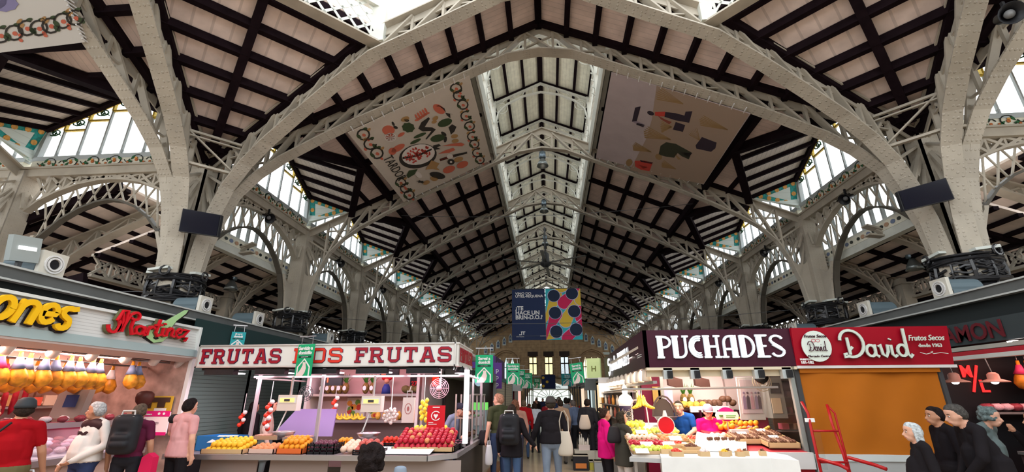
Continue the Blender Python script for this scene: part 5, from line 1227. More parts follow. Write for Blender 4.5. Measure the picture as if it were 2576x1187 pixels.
def bunch_poster(x, z, w, h):
    r = thing('fruit_poster',(x,10.33,z),'fruit picture poster on the stall back wall','poster','fruit posters on the back wall'); m = MB(); m.box(-w/2,w/2,-.01,0,0,h); m.build('sheet', mat('poster_white',(.7,.62,.6)), r)
    m = MB(); q = random.Random(int(-x*10)); ms = [mat('p_red',(.6,.06,.04)),mat('p_orange',(.75,.3,.05)),mat('p_green',(.15,.3,.05)),mat('p_yellow',(.75,.5,.08)),mat('p_pink',(.6,.1,.25))]
    for i in range(16): m.mi = i % 5; m.plate([(a,-.012-.002*(i%4),b) for a, b in disc(.035+.03*q.random(),8,c=(q.uniform(-w*.35,w*.35),h*.5+q.uniform(-h*.38,h*.38)))],(0,-1,0),.002)
    m.build('fruit_print', ms, r)
bunch_poster(-4.25,1.24,.42,.42); bunch_poster(-3.85,1.24,.3,.42)
for i in range(16): fruit('banana','banana',(-5.08+.075*i,10.0,1.28),.1,'banana in the row on the lower shelf','banana','bananas on the lower shelf',rot=(.2,0,.5+.1*(i%3)))
for i in range(8): fruit('banana','banana',(-5.0+.15*i,9.92,1.25),.1,'yellow green banana laid in front on the lower shelf','banana','front bananas on the lower shelf',rot=(0,0,1.2+.3*(i%3)))
for i in range(6): fruit('papaya','papaya',(-3.62+.15*i,10.02,1.31),.06,'papaya leaning on the lower shelf','papaya','papayas on the lower shelf',rot=(-.2,0,0))
for i, x in enumerate((-3.36,-3.05,-2.84)): m = MB(); m.box(0,.2,0,.2,0,.12); tag(m.build('wicker_basket', mat('wicker',(.35,.18,.07),.8,noise_s=40,noise_a=.5), loc=(x,9.94,1.46 if False else 1.22)),'small wicker basket on the lower shelf','basket','wicker baskets')
# hanging things
r = thing('garlic_wreath',(-2.66+.0,7.98,1.38),'pink garlic wreath hanging from the stall rail','garlic wreath')
for i in range(26):
    a = i*2.4; q = .12*math.sqrt((i+.5)/26); o = bpy.data.objects.new('bulb', FM['garlic']); COL.objects.link(o); o.parent = r; o.location = (q*math.cos(a),-.02*(i%3),q*math.sin(a)); o.scale = (.028,)*3
m = MB(); m.tube([(0,0,.1),(-.01,0,.64)],.008,4); m.build('string', PAPER, r)
def red_string(x,y,z,n,lb):
    r = thing('pepper_string',(x,y,z),lb,'vegetable string','hanging red net bags')
    for i in range(n):
        o = bpy.data.objects.new('bulb', FM['garlic' if i % 3 == 0 else 'tomato']); COL.objects.link(o); o.parent = r; o.location = (.035*math.cos(i*2),.03*math.sin(i*2),-.045*i); o.scale = (.04,)*3
    m = MB(); m.tube([(0,0,.02),(0,0,.35)],.006,4); m.build('string', PAPER, r)
red_string(-4.98,8.25,1.60,11,'long net of pink garlic left of the lilac lid'); red_string(-4.08,8.9,1.66,7,'short red net hanging beside the middle post')
def tote(x,y,z,lb,w=.2,h=.4,col=(.62,.5,.48)):
    r = thing('paper_bag',(x,y,z),lb,'bag'); m = MB(); m.box(-w/2,w/2,-.03,.03,0,h); m.build('bag_body', mat('bag_%d' % int(col[0]*100), col, .7), r)
    m = MB(); m.tube([(-w*.2,0,h),(-w*.2,0,h+.1),(w*.2,0,h+.1),(w*.2,0,h)],.01,5); m.tube([(0,0,h+.1),(.02,0,h+.18)],.008,5); m.build('handle', STEEL, r)
    m = MB(); m.chain([(a,-.032,h*.55+b) for a, b in disc(w*.28,10,sz=1.5)],.004,.01,(0,1,0),closed=True); m.plate([(a,-.034,h*.55+b) for a, b in disc(w*.1,8,sz=2)],(0,-1,0),.002); m.build('print', mat('print_brownred',(.35,.1,.1)), r)
tote(-2.36,7.98,1.27,'white printed carrier bag hanging from the rail')
r = thing('yellow_garland',(-2.12,8.05,1.50),'bunch of yellow packets hanging on the rail','packets')
for i in range(12): o = bpy.data.objects.new('packet', FM['lemon']); COL.objects.link(o); o.parent = r; o.location = (.05*math.cos(i*2.3),.02*math.sin(i),-.028*i+.12); o.scale = (.035,)*3
m = MB(); m.tube([(0,0,.1),(0,0,.5)],.006,4); m.build('string', PAPER, r)
r = thing('red_poster',(-1.88,7.95,1.18),'red poster with white apple drawing beside the apples','poster'); m = MB(); m.box(-.15,.15,0,.015,0,.36); m.build('board', RED, r)
m = MB(); m.box(-.15,.15,.0,.015,-.10,0); m.build('lower_board', mat('pink_card',(.75,.5,.42)), r)
m = MB(); m.chain([(a,-.006,.20+b) for a, b in arc(0,0,.075,.07,40,330,12)],.004,.014,(0,1,0)); m.plate([(a,-.006,.19+b) for a, b in ((-.04,.02),(-.02,.04),(0,.025),(.02,.04),(.04,.02),(0,-.04))],(0,-1,0),.003); m.box(-.06,.06,-.006,-.003,.325,.34); m.box(-.12,-.04,-.006,-.003,.09,.1); m.box(-.12,.02,-.006,-.003,.065,.075); m.build('drawing', PAPER, r)
def fanfan(x,y,z,R,lb,mt):
    r = thing('wall_fan',(x,y,z),lb,'fan'); m = MB()
    for k in range(5): rr = R*(1-.18*k); m.chain([(rr*math.cos(t*PI/9),-.03*k*.3,rr*math.sin(t*PI/9)) for t in range(18)],.01,.01,(0,1,0),closed=True)
    for t in range(8): a = t*PI/4; m.beam((0,0,0),(R*math.cos(a),0,R*math.sin(a)),.02,.012)
    m.build('cage', mt, r); m = MB(); m.lathe([(.001,-.05),(.05,-.04),(.05,.02),(.03,.1)],seg=12,ax=1); m.build('hub', mt, r, True); m = MB(); m.tube([(0,.1,0),(0,.1,R+.25)],.014,5); m.build('stem', WHT, r)
fanfan(-1.95,8.4,1.82,.17,'white round fan hanging at the right of the fruit stall', mat('fan_pink',(.35,.22,.25)))
r = thing('red_sign',(-2.72,10.28,1.86),'red price sign with black lettering at the back of the stall','sign'); m = MB(); m.box(-.33,.33,-.02,0,0,.44); m.build('black_board', BLK, r); m = MB(); m.box(-.1,.31,-.03,-.02,.03,.27); m.build('red_panel', mat('lit_red',(.8,.02,.01),emit=(1,.03,.01),estr=.6), r); txt('SE TRASPASA', .09, mat('lit_red',(.8,.02,.01)), r, (-.3,-.025,.33), sx=.9, off=.003); txt('27', .13, RED, r, (-.3,-.025,.05), off=.004)
for x, z, n in ((-4.05,1.88,'left'),(-3.30,2.06,'right')):
    r = thing('queue_display',(x,8.6 if n == 'left' else 9.6,z),'small black queue display with red digits on the %s' % n,'display','queue displays'); m = MB(); m.box(-.2,.2,-.03,.03,0,.2); m.build('case', BLK, r); txt('27' if n == 'right' else '11', .12, mat('lit_digit',(.9,.05,.02),emit=(1,.05,.02),estr=2.5), r, (-.16,-.035,.06), off=.003)
    m = MB(); m.tube([(0,0,.2),(0,0,2.5-z)],.012,5); m.build('rod', STEEL, r)
for i, (x, y) in enumerate(((-2.95,8.3),(-2.72,8.15),(-2.48,8.3),(-2.2,8.2))):
    r = thing('spot_lamp',(x,y,2.22),'round white lamp under the fruit stall canopy','lamp','round lamps under the canopy'); m = MB(); m.lathe([(.02,.2),(.03,.08),(.09,.03),(.10,0)],seg=14); m.build('shade', WHT, r, True); m = MB(); m.lathe([(.001,-.005),(.085,-.005),(.085,.004),(.001,.004)],seg=14); m.build('bulb', LED, r)
for i in range(5):
    r = thing('spot_lamp',(-1.58,8.35+.38*i,2.08),'black and white spotlight below the side sign of the fruit stall','lamp','spotlights below the side sign'); m = MB(); m.lathe([(.05,.12),(.09,.05),(.10,0)],seg=12); m.build('shade', BLK, r, True); m = MB(); m.lathe([(.001,-.01),(.09,-.01),(.09,0),(.001,0)],seg=12); m.build('bulb', LED, r)
for x in (-5.4,-4.2,-3.0,-2.0): light_area('stall_light',(x,8.15,2.05),.9,.3,13,PINKW)
light_area('shelf_light',(-3.9,9.4,2.4),2.2,.4,22,PINK); light_area('side_light',(-1.5,9.3,2.05),.3,1.6,9,PINKW,(0,0,0))
# side glass case
r = thing('glass_case',(-1.55,9.3,.875),'tall glass case with steel frame on the right of the fruit stall','display case')
m = MB()
for y in (0,.55,1.1,1.65): m.box(.05,.08,y-.015,y+.015,0,.85 if y else 1.2); m.box(-.28,-.25,y-.015,y+.015,0,.85)
m.box(.04,.09,0,1.65,.83,.86); m.box(.04,.09,0,1.65,.0,.03); m.build('frame', STEEL, r); m = MB(); m.box(.063,.067,0,1.65,.03,.83); m.build('pane', GLASSC, r)
m = MB(); m.box(-.25,.04,0,1.65,.4,.42); m.build('shelf', STEEL, r)
for k in range(9): fruit('pale' if k % 2 else 'nut','bread_roll',(-1.68,9.4+.17*k,.94 if k%3 else 1.35),.06,'small roll in the glass case','bread','rolls in the glass case',sc=(1,1.3,.7))
r = thing('fish_lamp',(-1.62,10.9,1.98),'pale blue glass fish shaped lamp hanging over the aisle counter','lamp')
m = MB(); m.ball((0,0,.05),.16,12,8,(.6,2.0,.8)); m.build('shade', mat('fish_glass',(.45,.60,.70),.15,emit=(.5,.7,.9),estr=.35), r, True); m = MB(); m.plate([(0,.3,.05),(0,.46,.18),(0,.44,-.06)],(1,0,0),.03); m.build('tail', mat('fish_blue',(.2,.35,.5),.2), r); m = MB(); m.tube([(0,0,.2),(0,0,.55)],.008,4); m.build('cord', BLK, r)
# ---------------------------------------------------------------- added area lights, unseen themselves, brighten each stall besides its modelled lamps
# ---------------------------------------------------------------- left stall with hams
HX, HY = -6.5, 8.1
hs = thing('ham_stall', (HX, 5.8, 0), 'ham stall on the left with grey ribbed sign board and yellow and red lettering', 'market stall')
def hb_(m, x0,x1,y0,y1,z0,z1): return m.box(x0-HX,x1-HX,y0-5.8,y1-5.8,z0,z1)
RIB = mat('ribbed_sign', (.62,.62,.60), .4, lines=(2, 22, .3)); BLUET = mat('pale_blue_trim', (.36,.46,.47), .4); PINKT = mat('pinkish_soffit', (.50,.40,.37), .5)
m = MB(); m.plate([(0,2.7-5.8,2.50),(0,HY-5.8,2.50),(-.06,HY-5.8,2.90),(-.06,2.7-5.8,2.90)],(-1,0,0),.05); m.build('sign_board', RIB, hs)
m = MB(); hb_(m,-6.6,-6.5,2.7,HY+.02,2.88,2.92); hb_(m,-6.58,-6.48,HY-.02,HY+.03,2.48,2.92); m.build('sign_frame', mat('sign_frame_white',(.68,.70,.68)), hs)
m = MB(); m.plate([(0,2.7-5.8,2.50),(0,HY-5.8,2.50),(.0,HY-5.8+.06,2.38),(.0,2.7-5.8,2.38)],(1,0,0),.03); m.build('blue_trim', BLUET, hs)
m = MB(); m.plate([(.02,2.7-5.8,2.38),(.02,HY-5.8+.05,2.38),(-.12,HY-5.8+.05,2.31),(-.12,2.7-5.8,2.31)],(0,0,-1),.03); m.build('soffit', PINKT, hs)
m = MB(); hb_(m,-8.45,-6.6,2.7,HY,2.52,2.56); m.build('roof_panel', mat('warm_ceiling',(.58,.45,.42)), hs)
m = MB(); hb_(m,-8.5,-8.42,2.7,HY,0,2.55); m.build('back_wall', mat('salmon_wall',(.60,.40,.34),.5,noise_s=2,noise_a=.15), hs)
m = MB(); hb_(m,-8.42,-6.5,HY-.02,HY+.02,0,2.4); m.build('end_wall', mat('brown_picture_wall',(.36,.24,.20),.5,noise_s=4,noise_a=.5), hs)
m = MB(); hb_(m,-6.56,-6.49,HY-.03,HY+.05,0,2.4); m.build('corner_post', WHT, hs)
# cupboard doors on the back wall
for i in range(6):
    for j in range(2):
        m = MB(); hb_(m,-8.42,-8.38,3.2+.8*i,3.2+.8*i+.76,2.05-.5*j,2.5-.5*j); m.build('cabinet_door', mat('peach_door',(.66,.44,.36),.5), hs)
for z in (1.52,1.86): m = MB(); hb_(m,-8.40,-8.15,4.4,7.6,z,z+.03); m.build('shelf', STEEL, hs)
m = MB(); m.tube([(-.42,2.8-5.8,2.27),(-.42,HY-5.8-.05,2.27)],.018,6); m.build('ham_rail', STEEL, hs); m = MB(); m.tube([(-.85,2.8-5.8,2.2),(-.85,HY-5.8-.05,2.2)],.018,6); m.build('ham_rail', STEEL, hs)
# yellow letters: o n e s (bold slanted), black sides
YL = mat('letter_yellow',(.85,.48,.01),.4); BLS = mat('letter_black_side',(.02,.012,.015),.5)
tm = lambda y, z, x=.02: Matrix.Translation((x, y-5.8, z)) @ Matrix.Rotation(PI/2, 4, 'Z') @ Matrix.Rotation(PI/2, 4, 'X')
jt = {'o':(.62,[arc(.3,.33,.22,.27,0,360,16)]),'n':(.66,[[(.1,.0),(.16,.62)],[(.12,.45)]+arc(.36,.42,.2,.17,150,10,6)+[(.54,.0)]]),'e':(.6,[[(.1,.34),(.5,.36)]+arc(.3,.36,.21,.25,10,330,12)]),'s':(.52,[[(.52,.62)]+arc(.28,.47,.17,.13,60,230,6)+[(.38,.27)]+arc(.26,.14,.17,.13,30,-170,6)])}
for dx, sw, mt, nm in ((.03,.10,BLS,'letter_edging'),(.075,.068,YL,'yellow_letters')):
    m = MB(); y = 4.70
    for ch in 'jamones':
        if ch in 'jam': continue
        w, pls = jt[ch]
        for pl in pls: m.chain([(dx, (y+(a+.2*b)*.42)-5.8-(.02 if dx > .05 else 0), 2.53+b*.46+(.01 if dx > .05 else -.005)) for a, b in pl], .05, sw, (1,0,0))
        y += w*.40
    m.build(nm, mt, hs)
# red script word
sc_ = {'M':(1.25,[[(.0,.25)]+arc(.22,.28,.22,.3,180,420,10)+[(.30,.5),(.42,.95),(.5,.5),(.40,.02)],[(.42,.95),(.62,1.0),(.62,.5),(.56,.05)],[(.58,.3),(.75,.85)]+arc(.98,.82,.17,.17,150,-120,8)+[(.8,.7)],[(.93,.66),(.9,.3),(1.0,.02),(1.2,.1)]]),
 'a':(.48,[arc(.2,.22,.17,.18,30,390,10),[(.38,.42),(.36,.1),(.48,.02)]]),'r':(.40,[[(.0,.1),(.12,.42),(.1,.0)],[(.12,.3),(.26,.44),(.38,.36)]]),'t':(.36,[[(.2,.8),(.12,.15),(.22,.02),(.36,.1)],[(.02,.5),(.34,.56)]]),
 'i':(.26,[[(.1,.42),(.08,.08),(.22,.04)],[(.12,.58),(.14,.63)]]),'n':(.5,[[(.08,.42),(.05,.0)],[(.07,.26),(.22,.43),(.32,.36),(.3,.08),(.46,.04)]]),'e':(.40,[[(.06,.2),(.26,.26),(.28,.4),(.16,.44),(.06,.3),(.08,.08),(.22,.0),(.38,.1)]]),'z':(.44,[[(.04,.40),(.30,.42),(.06,.04),(.3,.02),(.2,-.15)]]),
 'x':(.44,[[(.04,.42),(.34,.0)],[(.36,.42),(.04,.0)]])}
for dx, sw, mt, nm in ((.03,.06,mat('olive_side',(.12,.11,.05)),'script_edging'),(.07,.034,mat('script_red',(.62,.01,.02),.3),'red_script')):
    m = MB(); y = 6.20
    for k, ch in enumerate('Martinez'):
        w, pls = sc_[ch]
        for pl in pls: m.chain([(dx, y+a*.36*(1.15 if k == 0 else 1.2)-5.8, 2.60+.01*k+b*.34) for a, b in pl], .05, sw, (1,0,0))
        y += w*.36*(1.0 if k == 0 else 1.1)
    m.build(nm, mt, hs)
r = thing('ham_leg_sign',(-6.47,7.20,2.55),'green and white ham leg shaped sign on the ribbed board','sign')
q = [(a*1.35-.07+.06*b,b*.86+.03) for a, b in [(-.14,.02),(-.02,-.06),(.10,-.02),(.17,.10),(.16,.24),(.22,.42),(.34,.60),(.36,.68),(.30,.66),(.18,.52),(.06,.38),(-.06,.26),(-.15,.14)]]
m = MB(); m.plate([(-.06,a*1.12,b-.01) for a, b in q],(1,0,0),.05); m.build('backing', BLS, r)
m = MB(); m.plate([(0,a,b) for a, b in q],(1,0,0),.012); m.build('green_face', mat('ham_green',(.38,.62,.30),.4), r)
m = MB(); m.plate([(.014,a*1.2-.07,b) for a, b in ((-.06,.05),(-.01,.03),(.03,.05),(.0,.10),(-.04,.10))],(1,0,0),.006); m.build('dark_marks', BLS, r)
# hams
def ham_mesh():
    m = MB(); m.tube([(0,0,0),(0,0,-.10),(0,.01,-.20),(.01,.02,-.32),(.02,.03,-.42),(.03,.02,-.50),(.03,0,-.55)],[.022,.028,.045,.095,.115,.085,.02],10); return mesh_of(m,'cured_ham',[mat('ham_golden',(.66,.27,.025),.35,noise_s=9,noise_a=.55)])
HMESH = ham_mesh(); m = MB(); m.tube([(0,0,-.08),(0,.005,-.17),(0,.015,-.26)],[.035,.055,.085],8); SL = mesh_of(m,'wrapper',[mat('wrapper_white',(.75,.68,.70),.5)]); SL2 = mesh_of(m,'wrapper',[mat('wrapper_blue',(.16,.20,.33),.5)]); SL3 = mesh_of(m,'wrapper',[mat('wrapper_magenta',(.62,.05,.16),.5)])
m = MB(); m.tube([(0,0,-.02),(0,0,.09)],.006,4); HK = mesh_of(m,'hook',[STEEL])
def ham(x,y,z,w,lb,gp):
    r = bpy.data.objects.new('cured_ham', None); COL.objects.link(r); r.location = (x,y,z); r.rotation_euler = (rf.uniform(-.05,.05),rf.uniform(-.12,.05),rf.uniform(0,1)); r.scale = (.95,.95,.80); tag(r,lb,'ham',gp)
    for n, me in (('meat',HMESH),('wrapper',w),('hook',HK)): o = bpy.data.objects.new(n, me); COL.objects.link(o); o.parent = r
for i in range(20): 
    w = SL if i < 8 else (SL3 if i < 10 else SL2)
    ham(-6.92-.05*(i%2),3.9+.17*i+(.0 if i < 18 else .35),2.25,w,'cured ham with %s wrapper hanging in the front row of the ham stall' % ('white' if i < 8 else 'magenta' if i < 10 else 'blue'),'hams with %s wrappers' % ('white' if i < 8 else 'magenta' if i < 10 else 'blue'))
for i in range(15): ham(-7.35-.05*(i%2),4.6+.20*i,2.18,SL if i % 3 else SL3,'cured ham hanging in the rear row of the ham stall','rear row hams')
SAUS = mat('sausage_red',(.42,.02,.04),.4,noise_s=12,noise_a=.4)
for i in range(12):
    m = MB(); m.tube([(0,0,0),(0,.01,-.15),(.02,0,-.38),(0,0,-.45)],[.01,.035,.038,.01],7); tag(m.build('sausage', SAUS, smooth=True, loc=(-7.9,5.2+.13*i,1.85+.05*(i%3))),'dark red sausage hanging at the back of the ham stall','sausage','hanging sausages')
for i in range(14): fruit('pale','cheese',(-8.27,5.9+.11*i,1.60),.05,'small pale cheese on the back shelf of the ham stall','cheese','cheeses on the back shelf',sc=(1,1,.8))
for i in range(9):
    r = thing('spotlight',(-6.72,3.6+.56*i,2.30),'white cylinder spotlight under the ham stall sign, %s from the viewer' % ORD[i],'spotlight','spotlights of the ham stall'); a = Vector((-.7,.25,-.6)).normalized(); qm = a.to_track_quat('Z','Y').to_matrix().to_4x4()
    m = MB(); m.lathe([(.05,-.1),(.065,-.09),(.07,.10),(.062,.11)],seg=12); m.v = [tuple(qm@Vector(v)) for v in m.v]; m.build('housing', WHT, r, True); m = MB(); m.lathe([(.001,-.13),(.05,-.13),(.055,-.09)],seg=12); m.v = [tuple(qm@Vector(v)) for v in m.v]; m.build('rear_cap', BLK, r, True); m = MB(); m.lathe([(.001,.105),(.055,.105),(.055,.112),(.001,.112)],seg=12); m.v = [tuple(qm@Vector(v)) for v in m.v]; m.build('bulb', LED, r)
    m = MB(); m.beam((0,0,0),(.1,0,.08),.03,.03); m.build('bracket', WHT, r)
m = MB(); m.lathe([(.001,0),(.08,.0),(.12,.05),(.135,.12),(.125,.18),(.08,.22),(.001,.23)],seg=20); tag(m.build('leather_pouch', mat('dark_leather',(.07,.02,.015),.5), smooth=True, loc=(-7.0,7.80,1.56)),'dark brown round leather pouch hanging by the last hams','pouch')
r = thing('yellow_poster',(-6.98,8.04,1.36),'yellow and white poster board at the end of the ham stall','poster'); m = MB(); m.box(-.32,.32,-.02,0,0,.34); m.build('board', mat('ochre_board',(.55,.34,.03)), r); m = MB(); m.box(.02,.24,-.03,-.02,.02,.14); m.build('white_note', PAPER, r); m = MB(); m.box(-.05,.28,-.03,-.02,.24,.32); m.box(.06,.2,-.032,-.02,.15,.24); m.box(-.3,-.06,-.03,-.02,.14,.32); m.build('picture', [mat('dark_picture',(.06,.03,.02))], r)
r = thing('payment_sign',(-6.80,7.90,1.10),'white and pink customer notice at the end of the ham counter','sign'); m = MB(); m.box(-.27,.27,-.02,0,0,.34); m.build('panel', mat('pink_white',(.8,.66,.68)), r); m = MB(); m.box(-.27,.27,-.03,-.02,.27,.36); m.box(-.27,.27,-.03,-.02,-.03,.02); m.build('magenta_band', mat('magenta',(.60,.01,.16)), r); txt('de Pago', .07, mat('grey_print',(.4,.3,.32)), r, (-.12,-.025,.15)); txt('Consum', .05, PAPER, r, (-.22,-.035,.29))
m = MB(); 
for x, z in ((.08,.315),(.17,.315)): m.plate([(a,-.034,b) for a, b in disc(.022,10,c=(x,z))],(0,-1,0),.004)
m.build('symbols', PAPER, r)
for i in range(30):
    c_ = i % 4; w_ = .05+.02*(i % 3); m = MB(); m.box(-.05,.05,-w_,w_,0,.10+.03*(i%3)); tag(m.build('packet', mat('ham_packet_%d' % c_, ((.62,.10,.06),(.62,.48,.36),(.45,.25,.10),(.65,.55,.50))[c_], .5), loc=(-8.25,4.5+.20*(i%15),1.90 if i < 15 else 1.56)),'packet on the %s back shelf of the ham stall' % ('upper' if i < 15 else 'lower'),'packet','packets on the %s back shelf' % ('upper' if i < 15 else 'lower'))
# monitor scale
r = thing('shop_scale',(-7.45,6.95,1.38),'grey shop scale monitor seen from behind on the ham counter','scale'); m = MB(); m.plate([(-.2,0,0),(.2,.1,0),(.26,.1,.42),(-.12,0,.42)],(0,-1,0),.1); m.build('monitor', mat('scale_grey',(.22,.19,.17),.5), r); m = MB(); m.plate([(-.0,-.11,.16),(.17,-.07,.16),(.19,-.07,.34),(.02,-.11,.34)],(0,-1,0),.006); m.build('screen', NAVY, r)
# ham counter
hc = thing('meat_counter',(-6.9,5.5,0),'long refrigerated meat counter of the ham stall with steel rails','counter')
def hq(m, x0,x1,y0,y1,z0,z1): return m.box(x0+6.9,x1+6.9,y0-5.5,y1-5.5,z0,z1)
for i in range(6): m = MB(); hq(m,-7.0,-6.93,3.0+.8*i,3.0+.8*i+.72,.05,.80); m.build('front_panel', mat('tan_counter_panel',(.42,.33,.27),.5), hc)
m = MB(); hq(m,-7.1,-7.0,2.8,7.9,.0,.80); m.build('dark_plinth', mat('dark_red_plinth',(.10,.02,.02)), hc)
m = MB(); hq(m,-6.98,-6.84,2.8,7.9,.80,.88); m.build('lower_rail', STEEL, hc)
m = MB(); m.plate([(.0,2.8-5.5,.90),(0,7.9-5.5,.90),(-.75,7.9-5.5,1.05),(-.75,2.8-5.5,1.05)],(0,0,-1),.05); m.build('display_deck', mat('white_deck',(.60,.52,.58),.4), hc)
m = MB(); m.plate([(.02,2.8-5.5,.88),(.02,7.9-5.5,.88),(-.12,7.9-5.5,1.30),(-.12,2.8-5.5,1.30)],(1,0,0),.008); m.build('glass_front', GLASSC, hc)
m = MB(); hq(m,-7.35,-6.98,2.8,7.9,1.30,1.33); m.build('glass_shelf', mat('steel_shelf',(.40,.34,.38),.3,metal=.6), hc); m = MB(); hq(m,-7.0,-6.95,2.8,7.9,1.27,1.34); m.build('upper_rail', STEEL, hc)
m = MB(); hq(m,-7.75,-7.7,2.8,7.9,1.0,1.32); m.build('rear_panel', mat('magenta_panel',(.45,.05,.12),.5,noise_s=3,noise_a=.5), hc)
MEAT = [('pale_meat',mat('pale_pork',(.70,.45,.50),.4,noise_s=12,noise_a=.4)),('dark_meat',mat('dark_pork',(.30,.05,.07),.4,noise_s=12,noise_a=.4)),('white_tripe',mat('white_tripe',(.72,.62,.66),.4,noise_s=12,noise_a=.2))]
MM = []
for n, mt in MEAT: m = MB(); m.ball((0,0,0),1,10,7,(1,.75,.5),jit=.18); MM.append((n,mesh_of(m,n,[mt])))
for i in range(110):
    n, me = MM[(i*7+i//5) % 3]; y = 3.3+4.5*(i/110)+rf.uniform(-.05,.05); k = i % 4
    o = bpy.data.objects.new('meat_cut', me); COL.objects.link(o); o.location = (-7.02-.16*k,y,.945+.034*k+.03); o.scale = (.085,)*3; o.rotation_euler = (0,0,rf.uniform(0,6)); tag(o,'%s cut lying on the meat counter deck' % n.replace('_',' '),'meat','%s on the counter deck' % n.replace('_',' '))
for i in range(34):
    n, me = MM[(i*5) % 3] if i % 3 else MM[1]; o = bpy.data.objects.new('meat_pack', me); COL.objects.link(o); o.location = (-7.12-.12*(i%2),3.6+.125*i,1.38); o.scale = (.075,.075,.09); o.rotation_euler = (0,0,rf.uniform(0,6)); tag(o,'%s pack on the glass shelf above the meat counter' % n.replace('_',' '),'meat','%s packs on the glass shelf' % n.replace('_',' '))
for y in (4.2,5.4,6.6): light_area('ham_light',(-6.85,y,2.28),.3,1.0,24,(1,.64,.52)); 
for y in (4.6,6.6): light_area('meat_light',(-7.2,y,1.27),.3,1.6,2.2,(1,.62,.85))
light_area('ham_back_light',(-7.9,5.6,2.45),.4,4,52,(1,.66,.58))
# ---------------------------------------------------------------- left row of closed shutters
def shutter(x, y0, y1, z0, z1, nm, label, mt, s=1, dark=True):
    r = thing(nm,(x,(y0+y1)/2,0),label,'shutter'); h = (y1-y0)/2
    m = MB(); m.box(-.02,.02,-h+.03,h-.03,z0,z1); m.build('slats', mt, r)
    for e in (-h,h): m = MB(); m.box(-.04,.04,e-.03,e+.03,0,z1); m.build('side_post', mat('grey_green_post',(.30,.36,.34),.4), r)
    if dark: m = MB(); m.box(-.03,.03,-h,h,.0,z0); m.build('dark_base', BLK, r)
    m = MB(); m.box(-.06,.05,-h,h,z1,z1+.1); m.build('shutter_box', TEAL, r); return r
for i, (a, b) in enumerate(((8.18,10.0),(10.0,12.2),(12.2,15.0),(15.0,18.0))): shutter(-6.66,a,b,.86,2.50,'roller_shutter','grey green roller shutter in the left row, %s behind the ham stall' % ORD[i].replace('nearest','first'),SHUT)
m = MB(); m.box(-.02,.02,8.15,18,2.6,3.10); tag(m.build('wall_panel', mat('dark_teal_panel',(.015,.035,.035),.5), loc=(-6.66,0,0)),'dark teal panel above the closed shutters','panel')
for i in range(5): shutter(-6.66,18+4*i,22+4*i,.1,2.5,'roller_shutter','distant grey green shutter far along the left row, %s one' % ORD[i],SHUT,dark=False)
for i in range(5): shutter(6.66,10.5+5*i,15.5+5*i,.1,2.6,'roller_shutter','grey green shutter far along the right row, %s one' % ORD[i],SHUT,dark=False)
# ---------------------------------------------------------------- green hanging signs
GRN = mat('sign_green',(.01,.34,.14),.5); GRD = mat('sign_dark_green',(.005,.05,.03),.5); HANDM = mat('print_pink_hand',(.75,.62,.58),.6)
def green_sign(loc, rz, label, words, w=.36, h=.54, tilt=0, teal=False):
    r = thing('hanging_sign',loc,label,'sign','green home delivery signs',rz); r.rotation_euler = (0,tilt,rz)
    m = MB(); m.box(-w/2,w/2,-.008,.008,0,h); m.build('board', mat('sign_teal',(.02,.30,.32)) if teal else GRN, r)
    txt(words[0], h*.155, PAPER, r, (0,-.012,h*.82), align='CENTER', off=.003, sx=.92); txt(words[1], h*.155, PAPER, r, (0,-.012,h*.68), align='CENTER', off=.003, sx=.92)
    m = MB(); m.box(-w*.38,w*.38,-.012,-.008,h*.57,h*.63); m.build('dark_band', GRD, r); txt('servicio a domicilio', h*.035, PAPER, r, (0,-.014,h*.585), align='CENTER')
    m = MB(); m.chain([(a*w,-.011,b*h) for a, b in ((-.36,.0),(-.36,.28),(0,.53),(.36,.28),(.36,.0))],.004,.026,(0,1,0)); m.build('house_outline', PAPER, r)
    m = MB(); m.plate([(a*w,-.012,b*h) for a, b in ((-.42,.0),(-.0,.0),(.12,.1),(.17,.24),(.13,.34),(.02,.38),(-.06,.33),(-.14,.22))],(0,-1,0),.003)
    for k in range(3): m.beam((w*(-.02+.06*k),-.014,h*.34),(w*(-.04+.06*k),-.014,h*.43),.02,.003)
    m.build('hand_motif', HANDM, r)
    for x in (-w*.35,w*.35): m = MB(); m.tube([(x,0,h),(x*.9,0,h+.14)],.005,4); m.build('hanger', STEEL, r)
    m = MB(); m.box(-w/2,w/2,-.01,.01,h+.13,h+.145); m.build('bar', STEEL, r)
green_sign((-1.30,9.5,1.945),0,'green sign reading Servei a domicili beside the fruit stall side sign',('Servei a','domicili'))
green_sign((-.97,12.9,2.0),0,'green sign reading Servicio a domicilio, second along the left of the aisle',('Servicio a','domicilio'))
green_sign((-1.02,17.0,2.05),.5,'narrow green sign, third along the left of the aisle',('Servei a','domicili'))
green_sign((-.95,20.0,2.0),.1,'small green sign, fourth along the left of the aisle',('Servicio a','domicilio'),w=.5,h=.62)
green_sign((-.70,27.0,2.1),.3,'tiny green sign deep along the left of the aisle',('Servei a','domicili'))
green_sign((-4.24,7.86,2.02),-.28,'turned green sign in front of the word ROS',('Servicio a','domicilio'),h=.54,w=.36)
green_sign((.83,13.2,2.02),-.15,'tilted green sign on the right of the aisle before the pale green box',('Servei a','domicili'),tilt=-.12)
green_sign((-6.50,9.2,2.62),.6,'small teal sign on the dark panel above the left shutters',('Servei','domicili'),w=.26,h=.36,teal=True)
for i, (x, y) in enumerate(((.95,25.0),(1.5,27.5))): green_sign((x,y,2.2),-.1,'small teal sign deep along the right of the aisle, %s one' % ORD[i],('Servei a','domicili'),w=.6,h=.6,teal=True)
